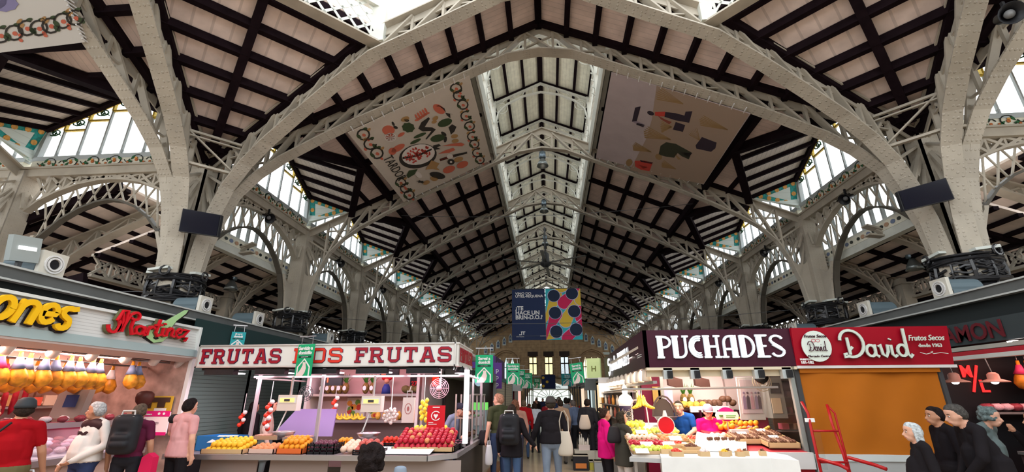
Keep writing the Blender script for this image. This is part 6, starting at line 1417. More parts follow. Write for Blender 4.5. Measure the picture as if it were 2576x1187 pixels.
# ---------------------------------------------------------------- left side of the aisle beyond the fruit stall
r = thing('stall_unit',(-1.6,12.6,0),'grey and glass stall front beyond the fruit stall on the left','market stall')
m = MB(); m.box(-.9,.02,-1.3,1.6,2.1,2.3); m.build('canopy', mat('grey_canopy',(.22,.22,.21)), r); m = MB(); m.box(-.06,.02,1.5,1.6,0,2.1); m.build('door_post', mat('grey_post',(.25,.25,.24)), r); m = MB(); m.box(-.9,-.85,-1.3,1.5,0,2.1); m.build('dark_back', mat('brown_dark',(.05,.035,.03)), r); m = MB(); m.box(-.5,.0,-1.2,1.2,0,.8); m.build('counter_base', mat('pale_counter',(.45,.42,.42)), r)
r = thing('drink_dispenser',(-1.72,11.9,.82),'drinks dispenser with green top on the aisle counter','dispenser'); m = MB(); m.box(-.18,.18,-.18,.18,0,.55); m.build('body', mat('dispenser_grey',(.3,.4,.42),.3), r); m = MB(); m.box(-.18,.18,-.19,.18,.55,.72); m.build('green_top', mat('lit_green',(.2,.75,.15),emit=(.2,.8,.15),estr=.4), r); m = MB(); m.box(-.1,.1,-.2,-.18,.2,.5); m.build('nozzle_panel', WHT, r)
for i, (a, b) in enumerate(((14.3,17.2),(17.2,20.5))): shutter(-1.62,a,b,.1,2.15,'roller_shutter','cream roller shutter along the left of the aisle, %s one' % ORD[i],SHUTC,dark=False)
r = thing('stall_sign',(-1.55,14.2,2.25),'purple sign boards above the cream shutters','sign'); PUR = mat('sign_purple',(.10,.03,.22),.5)
m = MB(); m.box(-.9,-.1,0,.05,.25,.62); m.build('front_board', PUR, r); m = MB(); m.box(-.1,-.05,.0,2.9,-.05,.6); m.build('side_board', mat('sign_purple_dark',(.075,.03,.12)), r); m = MB(); m.box(-.02,.0,.1,.12,-.35,.45); m.box(-.1,.14,-.02,.0,-.35,.4); m.build('vertical_board', PUR, r)
for k in range(3): txt('p', .2, PAPER, r, (-.05,-.03,-.28+.2*k))
r = thing('stall_unit',(-1.62,22.0,0),'dark and red stall fronts deeper along the left of the aisle','market stall')
m = MB(); m.box(-.6,.0,-1.4,-.7,0,2.3); m.build('dark_front', mat('near_black',(.02,.018,.02)), r); m = MB(); m.box(-.1,.05,-.7,-.4,0,2.2); m.build('red_panel', mat('dark_red_panel',(.18,.01,.02)), r); m = MB(); m.box(-.6,.0,-.4,2.5,0,2.3); m.build('grey_front', mat('grey_post',(.25,.25,.24)), r); m = MB(); m.box(-.1,.45,-1.2,-1.15,1.9,2.3); m.build('white_board', PAPER, r)
m = MB(); m.box(-1.2,0,-1.4,14,2.3,2.42); m.build('canopy', mat('grey_canopy',(.22,.22,.21)), r)
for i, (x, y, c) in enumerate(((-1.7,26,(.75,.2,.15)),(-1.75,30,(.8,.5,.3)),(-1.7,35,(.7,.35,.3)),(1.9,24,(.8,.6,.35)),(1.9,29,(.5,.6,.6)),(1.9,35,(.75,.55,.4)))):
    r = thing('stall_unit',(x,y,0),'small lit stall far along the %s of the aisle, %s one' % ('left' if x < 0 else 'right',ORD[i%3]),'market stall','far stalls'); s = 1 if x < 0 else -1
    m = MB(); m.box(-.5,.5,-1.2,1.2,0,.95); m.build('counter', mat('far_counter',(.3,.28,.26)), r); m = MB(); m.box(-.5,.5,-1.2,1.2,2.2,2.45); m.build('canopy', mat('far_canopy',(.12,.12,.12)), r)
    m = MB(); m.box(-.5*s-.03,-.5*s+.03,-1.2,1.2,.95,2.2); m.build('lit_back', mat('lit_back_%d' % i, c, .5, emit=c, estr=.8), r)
    for k in range(5): fruit(('tomato','orange','apple','gapple','peach')[k],'produce',(x+.2*s,y-1.0+.4*k,1.05),.12,'produce on the %s lit stall far along the %s of the aisle' % (ORD[i%3].replace('nearest','first'),'left' if x < 0 else 'right'),'produce','produce on far stalls %d' % i)
    for e in (-1.15,1.15): m = MB(); m.box(.45*s-.03,.45*s+.03,e-.03,e+.03,.95,2.2); m.build('post', DGREY, r)
# back blocks of closed stalls filling both sides between aisle and outer rows
for s, nm in ((-1,'left'),(1,'right')):
    m = MB(); m.box(min(s*2.6,s*6.3),max(s*2.6,s*6.3),16.5,40,0,2.35); tag(m.build('stall_block', mat('grey_block',(.20,.20,.19),.6,noise_s=1,noise_a=.3)),'grey rear side of the far stall block on the %s' % nm,'stall block')
r = thing('gate_sign',(0,YE-.6,2.35),'white sign band across the far entrance arch','sign'); m = MB(); m.box(-2.2,2.2,-.03,.03,0,.38); m.build('board', mat('lit_white_sign',(.7,.75,.75),emit=(.8,.9,.9),estr=.45), r); txt('MERCAT CENTRAL', .26, mat('dark_teal_letter',(.05,.12,.12)), r, (0,-.04,.08), align='CENTER', off=.004)
# ---------------------------------------------------------------- PUCHADES stall
PY = 7.3; PXc = 2.6
ps = thing('fruit_stall',(PXc,PY,0),'fruit stall with maroon PUCHADES sign and warm lights','market stall'); MAR = mat('maroon_board',(.04,.003,.014),.4)
def pb(m, x0,x1,y0,y1,z0,z1): return m.box(x0-PXc,x1-PXc,y0-PY,y1-PY,z0,z1)
m = MB(); pb(m,1.49,3.70,PY,PY+.08,2.09,2.65); m.build('sign_board', MAR, ps)
m = MB(); m.plate([(1.49-PXc,0,2.09),(1.49-PXc,0,2.65),(1.62-PXc,6.5,2.72),(1.62-PXc,6.5,2.09)],(1,0,0),.06); m.build('side_board', MAR, ps)
LW = mat('letter_lit_white',(.9,.92,.95),.4,emit=(.9,.96,1),estr=.9); LS = mat('letter_grey_side',(.45,.47,.5),.4)
x0, x1, h = 1.68, 3.56, .33; w = gwidth(DECO,'PUCHADES',1,.05)-.05; kx = (x1-x0)/w
for dy, sw, mt, nm in ((-.02,.155,LS,'letter_sides'),(-.05,.115,LW,'lit_letters')):
    m = MB(); x = 0
    for ch in 'PUCHADES':
        cw, pls = DECO[ch]
        for pl in pls:
            s, pl = pl if isinstance(pl, tuple) else (1, pl); m.chain([(x0-PXc+(x+a)*kx,dy,2.225+b*h) for a, b in pl],.02,sw*s*h*1.05+(.008 if sw > .15 else 0),(0,1,0))
        x += cw+.05
    m.build(nm, mt, ps)
gs = {'G':(.5,[arc(.25,.75,.2,.22,60,300,8)+[(.42,.6),(.36,.0),(.2,-.2),(.1,0)]]),'u':(.3,[[(.05,.5),(.06,.1),(.18,.1),(.25,.5),(.27,.05)]]),'i':(.15,[[(.06,.5),(.08,.05)]]),'l':(.18,[[(.08,1.0),(.06,.1),(.16,.1)]]),'h':(.3,[[(.05,1.0),(.05,.0)],[(.05,.4),(.18,.5),(.24,.05)]])}
m = MB(); yy = PY+5.1
for ch in 'Guilu':
    cw, pls = gs[ch]
    for pl in pls: m.chain([(1.58-PXc-.03-.0*a, yy-a*1.1-PY, 2.25+b*.33) for a, b in pl],.02,.05,(1,0,0))
    yy -= cw*1.25
yy -= .15; w = gwidth(DECO,'PUCHADES',1,.05); k2 = (yy-(PY+.85))/w
for ch in 'PUCHADES':
    cw, pls = DECO[ch]
    for pl in pls:
        s, pl = pl if isinstance(pl, tuple) else (1, pl); m.chain([(1.545-PXc-.02+.02*(yy-PY)/6, yy-a*k2-PY, 2.26+b*.30) for a, b in pl],.02,.15*s*.3+.012,(1,0,0))
    yy -= (cw+.05)*k2
m.build('side_letters', LW, ps)
for z in (2.30,2.27): m = MB(); m.box(1.50-PXc-.015,1.50-PXc,.25,.60,z,z+.012); m.build('side_small_text', WHT, ps)
m = MB(); pb(m,1.5,3.68,PY+.08,11.5,2.42,2.46); m.build('canopy', mat('warm_canopy',(.66,.58,.48)), ps)
m = MB(); pb(m,1.52,3.66,PY+.10,PY+.16,1.96,2.09); m.build('valance', mat('cream_valance',(.62,.54,.40),.5), ps)
m = MB(); pb(m,1.5,3.7,PY-.0,PY+.12,2.05,2.09); m.build('sign_lip', mat('cream_valance',(.62,.54,.40)), ps)
for i, x in enumerate((1.75,2.15,2.62,3.08,3.48)):
    m = MB(); pb(m,x,x+.13,PY+.0,PY+.09,1.92,2.08); m.build('shutter_guide', mat('guide_grey',(.42,.45,.45),.4), ps)
    m = MB(); pb(m,x+.05,x+.12,PY-.06,PY+.0,1.93,2.04); m.build('camera_bracket', BLK, ps)
for i in range(10):
    m = MB(); m.lathe([(.02,.09),(.06,.06),(.075,-.1),(.07,-.12)],c=(1.56-PXc,.35+.6*i,2.02),seg=12); m.build('lamp_shade', mat('shade_cream',(.70,.60,.50),.4), ps, True)
m = MB(); pb(m,1.6,1.66,PY+.1,13.5,1.86,1.9); m.build('lamp_rail', STEEL, ps)
m = MB(); m.tube([(1.12-PXc+.05,.3,1.78),(3.42-PXc,.1,1.80)],.018,6); m.build('front_rail', STEEL, ps)
m = MB(); m.tube([(1.2-PXc,.3,1.78),(1.35-PXc,4.5,1.78)],.014,6); m.build('side_rail', STEEL, ps)
for x, y in ((3.63,PY+.08),(1.62,PY+2.6),(2.25,PY+2.4)):
    m = MB(); pb(m,x-.03,x+.03,y-.03,y+.03,0,2.1); m.build('post', mat('steel_post',(.42,.44,.42),.3,metal=.6), ps)
m = MB(); pb(m,3.62,3.66,PY,10.2,.9,2.1); m.build('side_glass', GLASSC, ps)
m = MB(); pb(m,2.3,4.3,10.2,10.25,1.4,2.45); m.build('back_wall_upper', mat('pink_wall',(.66,.50,.48),.5), ps)
m = MB(); pb(m,3.47,3.98,9.27,9.31,.8,1.28); m.build('maroon_panel', mat('maroon_wall2',(.22,.01,.05),.4), ps)
m = MB(); pb(m,2.3,4.4,10.2,10.24,.0,1.4); m.build('back_wall_lower', mat('maroon_wall',(.16,.008,.035),.4), ps)
m = MB(); pb(m,1.9,2.3,9.95,10.2,0,2.4); m.build('maroon_pillar', mat('maroon_wall',(.16,.008,.035)), ps); m = MB(); pb(m,1.2+.4,1.9,10.1,10.2,.9,2.3); m.build('side_cabinet', mat('olive_cabinet',(.30,.28,.20)), ps)
m = MB(); pb(m,2.75,3.5,9.7,10.2,1.45,1.49); m.build('melon_shelf', WHT, ps)
m = MB(); pb(m,2.75,3.5,9.68,9.74,1.38,1.45); m.build('shelf_edge', WHT, ps)
for z in (.9,1.13): m = MB(); pb(m,2.9,3.8,9.6,10.1,z,z+.03); m.build('orange_shelf', mat('shelf_wood',(.45,.28,.10)), ps)
for x in (2.9,3.25,3.72): m = MB(); pb(m,x,x+.03,9.6,10.1,.85,1.42); m.build('shelf_divider', MAR, ps)
for i in range(8): fruit('wmelon','melon',(3.0+.09*i,9.85,1.55+(.07 if i in (5,6) else 0)),.065,'brown melon on the white shelf behind the vendors','melon','melons on the white shelf',sc=(1,1,1))
for i in range(5): fruit('papaya','papaya',(2.55+.12*i,9.8,1.52),.07,'long brownish papaya left of the melons','papaya','papayas left of the melons',rot=(0,1.2,.4*i))
for i in range(2): pineapple(2.72+.14*i,9.95,1.49,i)
for z, n in ((1.16,9),(.93,9)):
    for j in range(2):
        for i in range(n): fruit('orange' if i % 3 else 'yellow','orange',(2.98+.085*i+.03*j,9.66+.08*j,z+.04+.06*j),.042,'orange on the shelves behind the pink vendor','orange','oranges on the rear shelves')
r = thing('framed_poster',(3.72,9.25,1.27),'large white framed poster of people on the stall back wall','poster'); r.rotation_euler = (.1,.0,.05); r.scale = (.75,1,.78)
m = MB(); m.box(-.30,.30,-.03,.0,0,.95); m.build('frame', WHT, r); m = MB(); m.box(-.24,.24,-.04,-.03,.14,.9); m.build('photo_sheet', mat('photo_white',(.6,.52,.56)), r)
m = MB()
for i, (x, c) in enumerate(((-.17,0),(-.08,1),(.02,2),(.12,0),(.19,1))): m.mi = c; m.plate([(a,-.045,b) for a, b in ((x-.04,.24),(x+.04,.24),(x+.035,.5),(x,.56),(x-.035,.5))],(0,-1,0),.003); m.plate([(a,-.045,b) for a, b in disc(.028,8,c=(x,.60))],(0,-1,0),.003)
m.build('printed_people', [mat('print_violet',(.25,.2,.3)),mat('print_dark2',(.1,.08,.1)),mat('print_rose',(.5,.3,.35))], r)
r = thing('notice_tag',(3.62,9.2,1.08),'small white tag on the maroon wall','tag'); m = MB(); m.box(-.04,.04,-.02,0,0,.12); m.build('tag', PAPER, r)
r = thing('wall_cabinet',(4.16,9.2,1.30),'grey till and papers cabinet at the right of the stall','cabinet'); m = MB(); m.box(-.16,.1,-.15,.15,0,.7); m.build('body', mat('cabinet_grey',(.28,.27,.25)), r); m = MB(); m.box(-.14,.02,-.16,-.15,.08,.34); m.build('paper', mat('beige_paper',(.65,.5,.35)), r); m = MB(); m.box(-.13,.05,-.165,-.15,.42,.6); m.build('till_front', DGREY, r)
for i in range(9): m = MB(); m.box(-.1,.1,-.08,.08,0,.1); tag(m.build('packet', mat('packet_%d' % (i%4), ((.5,.1,.15),(.5,.4,.3),(.1,.08,.1),(.55,.45,.5))[i%4]), loc=(4.35+.12*(i%3),9.4,1.1+.28*(i//3))),'packed goods in the dark side shelf right of the stall','packet','packets in the side shelf')
m = MB(); m.box(0,.5,0,.05,0,2.0); m.mi = 1
for z in (.35,.65,.95,1.25,1.55): m.box(0,.5,-.25,.0,z,z+.02)
tag(m.build('side_shelf', [mat('dark_shelf_back',(.05,.035,.03)), STEEL], loc=(4.25,9.62,.4)),'dark shelf unit on the right inside the stall','shelf')
# display slope and goods
fc = thing('display_counter',(2.4,7.0,0),'stepped fruit counter of the PUCHADES stall','counter')
def pc(m, x0,x1,y0,y1,z0,z1): return m.box(x0-2.4,x1-2.4,y0-7.0,y1-7.0,z0,z1)
m = MB(); m.plate([(a-2.4,b-7.0,c) for a, b, c in ((1.12,6.85,.90),(2.0,6.85,.90),(2.15,9.1,1.22),(1.3,9.1,1.22))],(0,0,-1),.04); m.build('sloping_deck', WHT, fc)
m = MB(); m.plate([(a-2.4,b-7.0,.86) for a, b in ((1.05,6.75),(1.62,6.6),(1.75,7.1),(1.25,7.4))],(0,0,1),.05); m.build('corner_tray', mat('grey_tray',(.40,.40,.40),.4), fc)
for x, y in ((1.15,6.9),(1.5,6.8),(1.3,8.8)): m = MB(); pc(m,x-.02,x+.02,y-.02,y+.02,0,.86); m.build('leg', STEEL, fc)
m = MB(); m.plate([(a-2.4,b-7.0,c) for a, b, c in ((2.6,7.3,.93),(3.62,7.3,.93),(3.62,9.0,1.16),(2.6,9.0,1.16))],(0,0,-1),.04); m.build('right_deck', mat('red_deck',(.4,.03,.04)), fc)
m = MB(); pc(m,2.9,3.66,7.25,7.3,.72,.93); m.build('front_ledge', WHT, fc); m = MB(); pc(m,2.6,3.66,7.3,7.34,.0,.75); m.build('red_base', mat('red_base',(.35,.01,.02)), fc)
m = MB(); pc(m,3.64,3.68,7.0,7.5,.75,1.25); m.build('glass_end', GLASSC, fc)
# white cloth table
q = [(1.42,6.55),(2.78,6.55),(3.02,6.35),(3.15,6.9),(2.9,8.2),(1.75,8.2)]
m = MB(); m.plate([(a,b,.90) for a, b in q],(0,0,1),.035); 
import itertools
for (a, b), (c, d) in zip(q[:3], q[1:4]): m.add([(a,b,.93),(c,d,.93),(c*1.0,d-.02,0.02),(a,b-.02,0.02)],[(0,1,2,3)])
m.add([(1.42,6.55,.93),(1.75,8.2,.93),(1.75,8.2,.02),(1.42,6.55,.02)],[(0,1,2,3)])
tb = m.build('cloth_table', mat('white_cloth',(.72,.72,.70),.8,noise_s=4,noise_a=.06)); tag(tb,'table covered in a white cloth in front of the PUCHADES stall','table')
m = MB(); m.plate([(2.05,7.25,.94),(2.75,7.2,.94),(2.95,7.7,.99),(2.3,7.9,1.10)],(0,0,1),.05); tag(m.build('white_tray', mat('white_cloth',(.72,.72,.70))),'raised white tray on the cloth table','tray')
for i in range(14): fruit('nut','dried_fruit',(2.35+.035*i,7.55+.03*(i%3),1.08),.022,'small dark dried piece on the raised white tray','dried fruit','dried pieces on the white tray')
def punnet(x,y,z,kind,nm,lb,r_=.022,n=14,w=.15,col=(.55,.38,.2),cat='fruit'):
    r = thing('punnet',(x,y,z),'wooden punnet of %s' % lb,'punnet',None); m = MB(); m.plate([(-w/2,-w/2,0),(w/2,-w/2,0),(w/2,w/2,0),(-w/2,w/2,0)],(0,0,1),.006); m.build('bottom', mat('punnet_wood',col,.7), r)
    for a, b in (((-w/2,-w/2),(w/2,-w/2)),((w/2,-w/2),(w/2,w/2)),((w/2,w/2),(-w/2,w/2)),((-w/2,w/2),(-w/2,-w/2))): m = MB(); m.beam((a[0],a[1],.03),(b[0],b[1],.03),.006,.06); m.build('side', MATS['punnet_wood'], r)
    for i in range(n): a = i*2.4; q = w*.38*math.sqrt((i+.5)/n); fruit(kind,nm,(x+q*math.cos(a),y+q*math.sin(a),z+.05+.035*(1-q/(w*.4))),r_,'%s in its punnet' % lb,cat,'%s in punnets' % lb)
punnet(1.66,6.72,.935,'tomato','cherry_tomato','cherry tomatoes at the cloth table corner',.02,16)
punnet(2.02,6.74,.935,'garlic','mushroom','pale mushrooms at the table front',.022,8,.12); punnet(2.28,6.73,.935,'yellow','physalis','small yellow fruit at the table front',.016,8,.1); punnet(2.48,6.74,.935,'peach','physalis','tiny orange fruit, last of the table front',.016,8,.09)
punnet(1.62,7.05,.935,'lemon','yellow_plum','yellow plums behind the tomatoes',.026,20,.2); punnet(1.98,7.15,.955,'nut','date','brown dates in a clear box',.022,20,.2)
for i in range(3): punnet(2.36+.22*i,6.82,.935,'nut','blackberry','black berries, %s small box at the right of the table' % ('left','middle','right')[i],.012,6,.07)
# tiers of fruit on the slope
def tier(kind, nm, x0, x1, y, z, r_, rows, lb, mix=None):
    n = int((x1-x0)/(2*r_))
    for j in range(rows):
        for i in range(n):
            kk = kind if not mix or rf.random() > .3 else mix
            fruit(kk, nm, (x0+(i+.5*(j%2)+.5)*2*r_, y+j*1.8*r_, z+.14*j*1.8*r_+r_+rf.uniform(0,.02)), r_, lb, nm.replace('_',' '), lb+' group')
tier('gapple','green_apple',1.14,1.62,7.02,.93,.035,3,'yellow green apple in the lower left tray of the slope')
tier('tomato','strawberry',1.66,1.95,7.45,.98,.026,3,'red berry beside the yellow apples')
tier('apple','red_apple',1.16,1.65,7.35,.98,.03,4,'dark red fruit in the second tray of the slope')
tier('peach','peach',1.68,2.1,7.72,1.02,.034,4,'blushed peach in the middle of the slope')
tier('pale','pale_peach',1.18,1.66,7.66,1.03,.036,3,'pale fruit in the third tray of the slope')
tier('lemon','yellow_pear',1.22,1.62,7.95,1.07,.038,4,'yellow pear high on the left of the slope','gapple')
tier('gapple','green_grape',1.66,2.12,8.1,1.10,.026,6,'pale green grape high on the slope','lemon')
tier('lemon','yellow_pear',1.28,1.66,8.45,1.16,.04,4,'yellow fruit on the top tier of the slope','gapple')
tier('tomato','cherry_tomato',2.0,2.5,8.0,1.0,.026,5,'red berry in the open boxes below the vendor')
tier('pale','onion',2.5,2.85,8.0,1.02,.045,2,'pale onion in front of the pink vendor')
for i, (x, y, z) in enumerate(((1.14,6.99,.915),(1.64,6.99,.93),(1.16,7.32,.96),(1.66,7.42,.97),(1.18,7.63,1.01),(1.66,7.7,1.02),(2.0,7.98,.99),(1.22,7.93,1.06))): crate('fruit_box',(x,y,z),.46,.3,.05,mat('thin_wood',(.55,.36,.18)),'shallow wooden box on the fruit slope, %s' % ('front left','front right','second left','second right','third left','third right','below the vendor','top left')[i],'box','shallow boxes on the slope',rx=.13,slats=False)
for i, (x,y,z) in enumerate(((1.4,7.3,1.0),(1.72,7.35,1.0),(1.9,7.65,1.05),(1.45,7.9,1.12),(1.25,6.9,.95))):
    m = MB(); m.plate([(-.09,-.05,0),(.09,-.05,0),(.09,.05,.05),(-.09,.05,.05)],(0,-1,1),.004); tag(m.build('price_card', PAPER, loc=(x,y,z)),'white price card standing among the fruit','card','price cards in the fruit slope')
# right part: oranges and trays of dried fruit
tier('orange','orange',2.85,3.2,8.55,1.12,.045,3,'orange heaped at the right of the cloth table'); tier('orange','orange',3.2,3.55,8.6,1.18,.042,2,'orange near the maroon panel')
for i in range(16): fruit('papaya','sweet_potato',(3.05+.04*i,8.35+.02*(i%4),1.13+.015*(i%5)),.028,'thin brown root piled by the oranges','root','thin brown roots',rot=(1.4,0,1.2+.1*i))
for i, (x, y, z) in enumerate(((2.78,7.65,1.0),(3.14,7.40,.97),(3.16,7.85,1.03))):
    slat_tray('wooden_tray',(x,y,z),.44,.4,'flat tray of dried fruit, %s' % ('left of the pair','front right','rear right')[i],rx=.12)
    for k in range(60): fruit('nut' if k % 3 else 'fig','dried_fig',(x+.03+.045*(k%9),y+.04+.05*(k//9),z+.085+.13*.05*(k//9)),.021,'dried fig in the %s tray' % ('left','front right','rear right')[i],'dried fruit','dried figs in the %s tray' % ('left','front right','rear right')[i])
    m = MB(); m.plate([(-.07,-.03,0),(.07,-.03,0),(.07,.04,.03),(-.07,.04,.03)],(0,0,1),.003); tag(m.build('price_card', PAPER, loc=(x+.2,y+.25,z+.12)),'white price card on the %s dried fruit tray' % ('left','front right','rear right')[i],'card')
# hanging scale with red disc, bananas, steel tray etc.
r = thing('hanging_scale',(1.86,8.0,1.24),'white spring scale with round red face on the slope','scale'); m = MB(); m.lathe([(.001,-.02),(.125,-.02),(.125,.02),(.001,.02)],seg=20,ax=1); m.build('red_face', RED, r); m = MB(); m.chain([(.13*math.cos(t*PI/8),.0,.13*math.sin(t*PI/8)) for t in range(16)],.05,.012,(0,1,0),closed=True); m.tube([(0,0,.13),(0,0,.22)],[.04,.02],8); m.box(-.14,.14,.0,.12,-.16,-.12); m.build('body', WHT, r)
r = thing('banana_bunch',(1.52,8.0,1.60),'bunch of yellow bananas hanging from the rail','bananas')
for i in range(7): o = bpy.data.objects.new('banana', FM['banana']); COL.objects.link(o); o.parent = r; o.location = (.03*(i-3),0,-.02*abs(i-3)); o.scale = (.11,)*3; o.rotation_euler = (.9,.25*(i-3),.5*(i-3))
m = MB(); m.tube([(0,0,.05),(0,0,.2)],.008,4); m.build('string', PAPER, r)
r = thing('wash_basin',(2.05,8.75,1.28),'steel dome tray behind the vendor','tray'); m = MB(); m.lathe([(.16,.0),(.20,.05),(.24,.06)],seg=16,sx=1,sy=.7); m.build('bowl', STEEL, r, True); m = MB(); m.chain([(.2*math.cos(t*PI/8),.1,.06+.34*math.sin(t*PI/8)) for t in range(9)],.03,.03,(0,1,0)); m.plate([(.18*math.cos(t*PI/8),.12,.06+.3*math.sin(t*PI/8)) for t in range(9)],(0,1,0),.01); m.build('hood', mat('hood_dark',(.12,.09,.08),.3,metal=.5), r)
for i, (x, z, c, w_) in enumerate(((1.75,1.52,(.62,.40,.55),.1),(2.35,1.55,(.62,.42,.58),.14),(2.2,1.56,(.45,.3,.08),.1),(1.62,1.56,(.2,.18,.2),.07))):
    m = MB(); m.box(-w_,w_,-.02,.02,0,.3 if i != 3 else .2); tag(m.build('hanging_board', mat('board_%d' % i, c), loc=(x,9.9,z)),('lilac','wide lilac','ochre','small dark')[i]+' board hung at the back of the maroon stall','board')
r = thing('rope_chair',(1.62,8.9,1.28),'pale tubular frame behind the hanging bananas','frame'); m = MB(); m.tube([(-.13,0,0),(-.13,0,.25),(-.08,0,.33),(.08,0,.33),(.13,0,.25),(.16,0,-.2)],.012,6); m.build('tube', mat('pale_pink_tube',(.62,.5,.5)), r); m = MB(); m.box(-.1,.1,.02,.03,0,.28); m.build('maroon_back', MAR, r)
def coil(x,y,z,R,lb):
    r = thing('wall_fan',(x,y,z),lb,'fan'); m = MB()
    for k in range(4): rr = R*(1-.22*k); m.chain([(rr*math.cos(t*PI/8),-.01*k,rr*math.sin(t*PI/8)) for t in range(16)],.012,.012,(0,1,0),closed=True)
    m.build('cage', mat('tan_metal',(.35,.28,.2),.4), r); m = MB(); m.lathe([(.001,-.03),(.04,-.03),(.03,.06)],seg=10,ax=1); m.build('hub', DGREY, r); m = MB(); m.beam((0,.05,0),(0,.05,R+.2),.03,.03); m.build('stem', DGREY, r)
coil(1.52,9.5,1.36,.13,'tan round fan low at the left of the maroon stall'); coil(3.55,8.2,1.90,.15,'pale round fan hanging in front of the framed poster')
r = thing('black_fan',(3.42,7.9,1.98),'black hanging fan motor under the maroon sign','fan'); m = MB(); m.lathe([(.001,-.05),(.10,-.04),(.12,.0),(.08,.08)],seg=14,ax=1); m.build('motor', BLK, r, True); m = MB(); m.tube([(0,0,.1),(0,0,.4)],.012,5); m.build('rod', BLK, r)
for i, (x, y) in enumerate(((2.35,8.4),(2.9,8.6))): r = thing('wall_speaker',(x,y+.6,1.92),'dark box speaker under the canopy, %s one' % ('left','right')[i],'speaker'); m = MB(); m.plate([(-.13,0,-.05),(.13,0,-.12),(.13,0,.05),(-.13,0,.12)],(0,1,0),.12); m.build('case', mat('dark_brown_case',(.06,.025,.02)), r); m = MB(); m.beam((0,.06,.05),(0,.06,.5),.02,.02); m.build('bracket', DGREY, r)
r = thing('round_sign',(2.95,8.35,1.37),'cream and pink oval sign in front of the pink vendor','sign'); m = MB(); m.plate([(a,.01,b+.02) for a, b in disc(.14,16,1,.8)],(0,-1,0),.01); m.build('pink_disc', mat('magenta',(.6,.01,.16)), r); m = MB(); m.plate([(a,-.01,b) for a, b in ((-.17,-.06),(.17,-.06),(.19,0),(.17,.06),(-.17,.06),(-.19,0))],(0,-1,0),.01); m.build('cream_face', mat('sign_cream2',(.75,.72,.58)), r); m = MB(); m.lathe([(.02,0),(.035,.03)],c=(-.1,-.03,-.02),seg=8); m.box(-.02,.14,-.024,-.02,-.005,.005); m.box(-.02,.12,-.024,-.02,-.03,-.02); m.build('print', mat('print_green2',(.12,.35,.08)), r); m = MB(); m.tube([(0,.02,-.1),(0,.02,-.37)],.01,5); m.build('stem', STEEL, r)
m = MB(); m.box(-.13,.13,-.05,.05,0,.16); tag(m.build('tissue_box', mat('cream_box',(.70,.55,.50)), loc=(2.98,8.0,1.02)),'pale box on the counter in front of the pink vendor','box')
# side shop left part (lit goods along the aisle)
r = thing('lamp_figure',(1.5,9.6,1.3),'white lit chef figure on the aisle side of the stall','figure'); m = MB(); m.lathe([(.10,0),(.13,.05),(.13,.2),(.08,.26)],seg=12); m.build('dark_base', mat('dark_violet',(.05,.03,.06)), r, True); m = MB(); m.lathe([(.13,.2),(.15,.3),(.11,.38),(.05,.42),(.06,.5),(.03,.58),(.001,.6)],seg=12); m.build('white_body', mat('lit_cream',(.8,.78,.7),emit=(1,.95,.85),estr=.4), r, True)
for i in range(10): m = MB(); m.lathe([(.03,0),(.035,.02),(.035,.12),(.015,.16),(.015,.2)],seg=8); tag(m.build('bottle', mat('bottle_%d' % (i%3), ((.6,.25,.05),(.6,.5,.4),(.3,.08,.05))[i%3],.3), smooth=True, loc=(1.42+.02*(i%2),9.9+.35*i,1.25+.25*(i%2))),'small bottle on the aisle side shelves of the maroon stall','bottle','bottles on the aisle side shelves')
r = thing('side_shelving',(1.62,11.6,0),'warm lit side shelving along the aisle of the maroon stall','shelf'); m = MB(); m.box(.1,.14,-2,2.2,.0,2.1); m.build('back', mat('warm_back',(.55,.42,.30)), r)
for z in (.9,1.22,1.48,1.75): m = MB(); m.box(-.2,.12,-2,2.2,z,z+.02); m.build('shelf', STEEL, r)
m = MB(); m.box(-.22,.1,-2.2,2.2,0,.9); m.build('base', mat('grey_base',(.22,.22,.21)), r)
r = thing('menu_board',(1.5,12.8,1.65),'white menu poster on the aisle side of the stall','poster'); m = MB(); m.box(-.18,.18,-.01,.01,0,.5); m.build('sheet', PAPER, r); m = MB()
for i in range(4): m.box(-.12+.14*(i%2),-.02+.14*(i%2),-.015,-.01,.08+.2*(i//2),.14+.2*(i//2))
m.build('print', mat('grey_print2',(.3,.3,.3)), r)
# pale green box sign and grey box
r = thing('box_sign',(1.33,13.9,2.18),'pale green box sign with letter logo on the right of the aisle','sign'); r.rotation_euler = (0,0,-.35); m = MB(); m.box(-.2,.2,-.06,.06,0,.55); m.build('body', mat('lime_cream',(.52,.58,.28),emit=(.5,.6,.25),estr=.25), r); txt('H', .22, mat('olive_letter',(.2,.2,.05)), r, (-.07,-.07,.18), off=.002); m = MB(); m.box(-.21,.21,-.07,.07,-.03,0); m.build('lip', WHT, r)
m = MB(); m.box(-.17,.17,-.1,.1,0,.3); tag(m.build('grey_unit', mat('grey_unit',(.20,.21,.22)), loc=(1.25,14.6,1.85)),'grey box unit below the pale green sign','box')
r = thing('stall_unit',(1.75,17.5,0),'dark stall fronts with black awning on the right of the aisle','market stall'); m = MB(); m.box(0,.8,-2.5,6,0,.95); m.build('counter', mat('near_black',(.02,.018,.02)), r); m = MB(); m.plate([(-.35,-2.4,2.1),(.8,-2.4,2.35),(.8,6,2.35),(-.35,6,2.1)],(0,0,1),.04); m.build('awning', mat('black_awning',(.03,.035,.04),.4), r); m = MB(); m.box(.75,.8,-2.5,6,.9,2.4); m.build('back', mat('dark_back2',(.06,.05,.045)), r)
for y in (-2.4,.5,3.5): m = MB(); m.box(-.03,.03,y-.03,y+.03,0,2.15); m.build('post', DGREY, r)
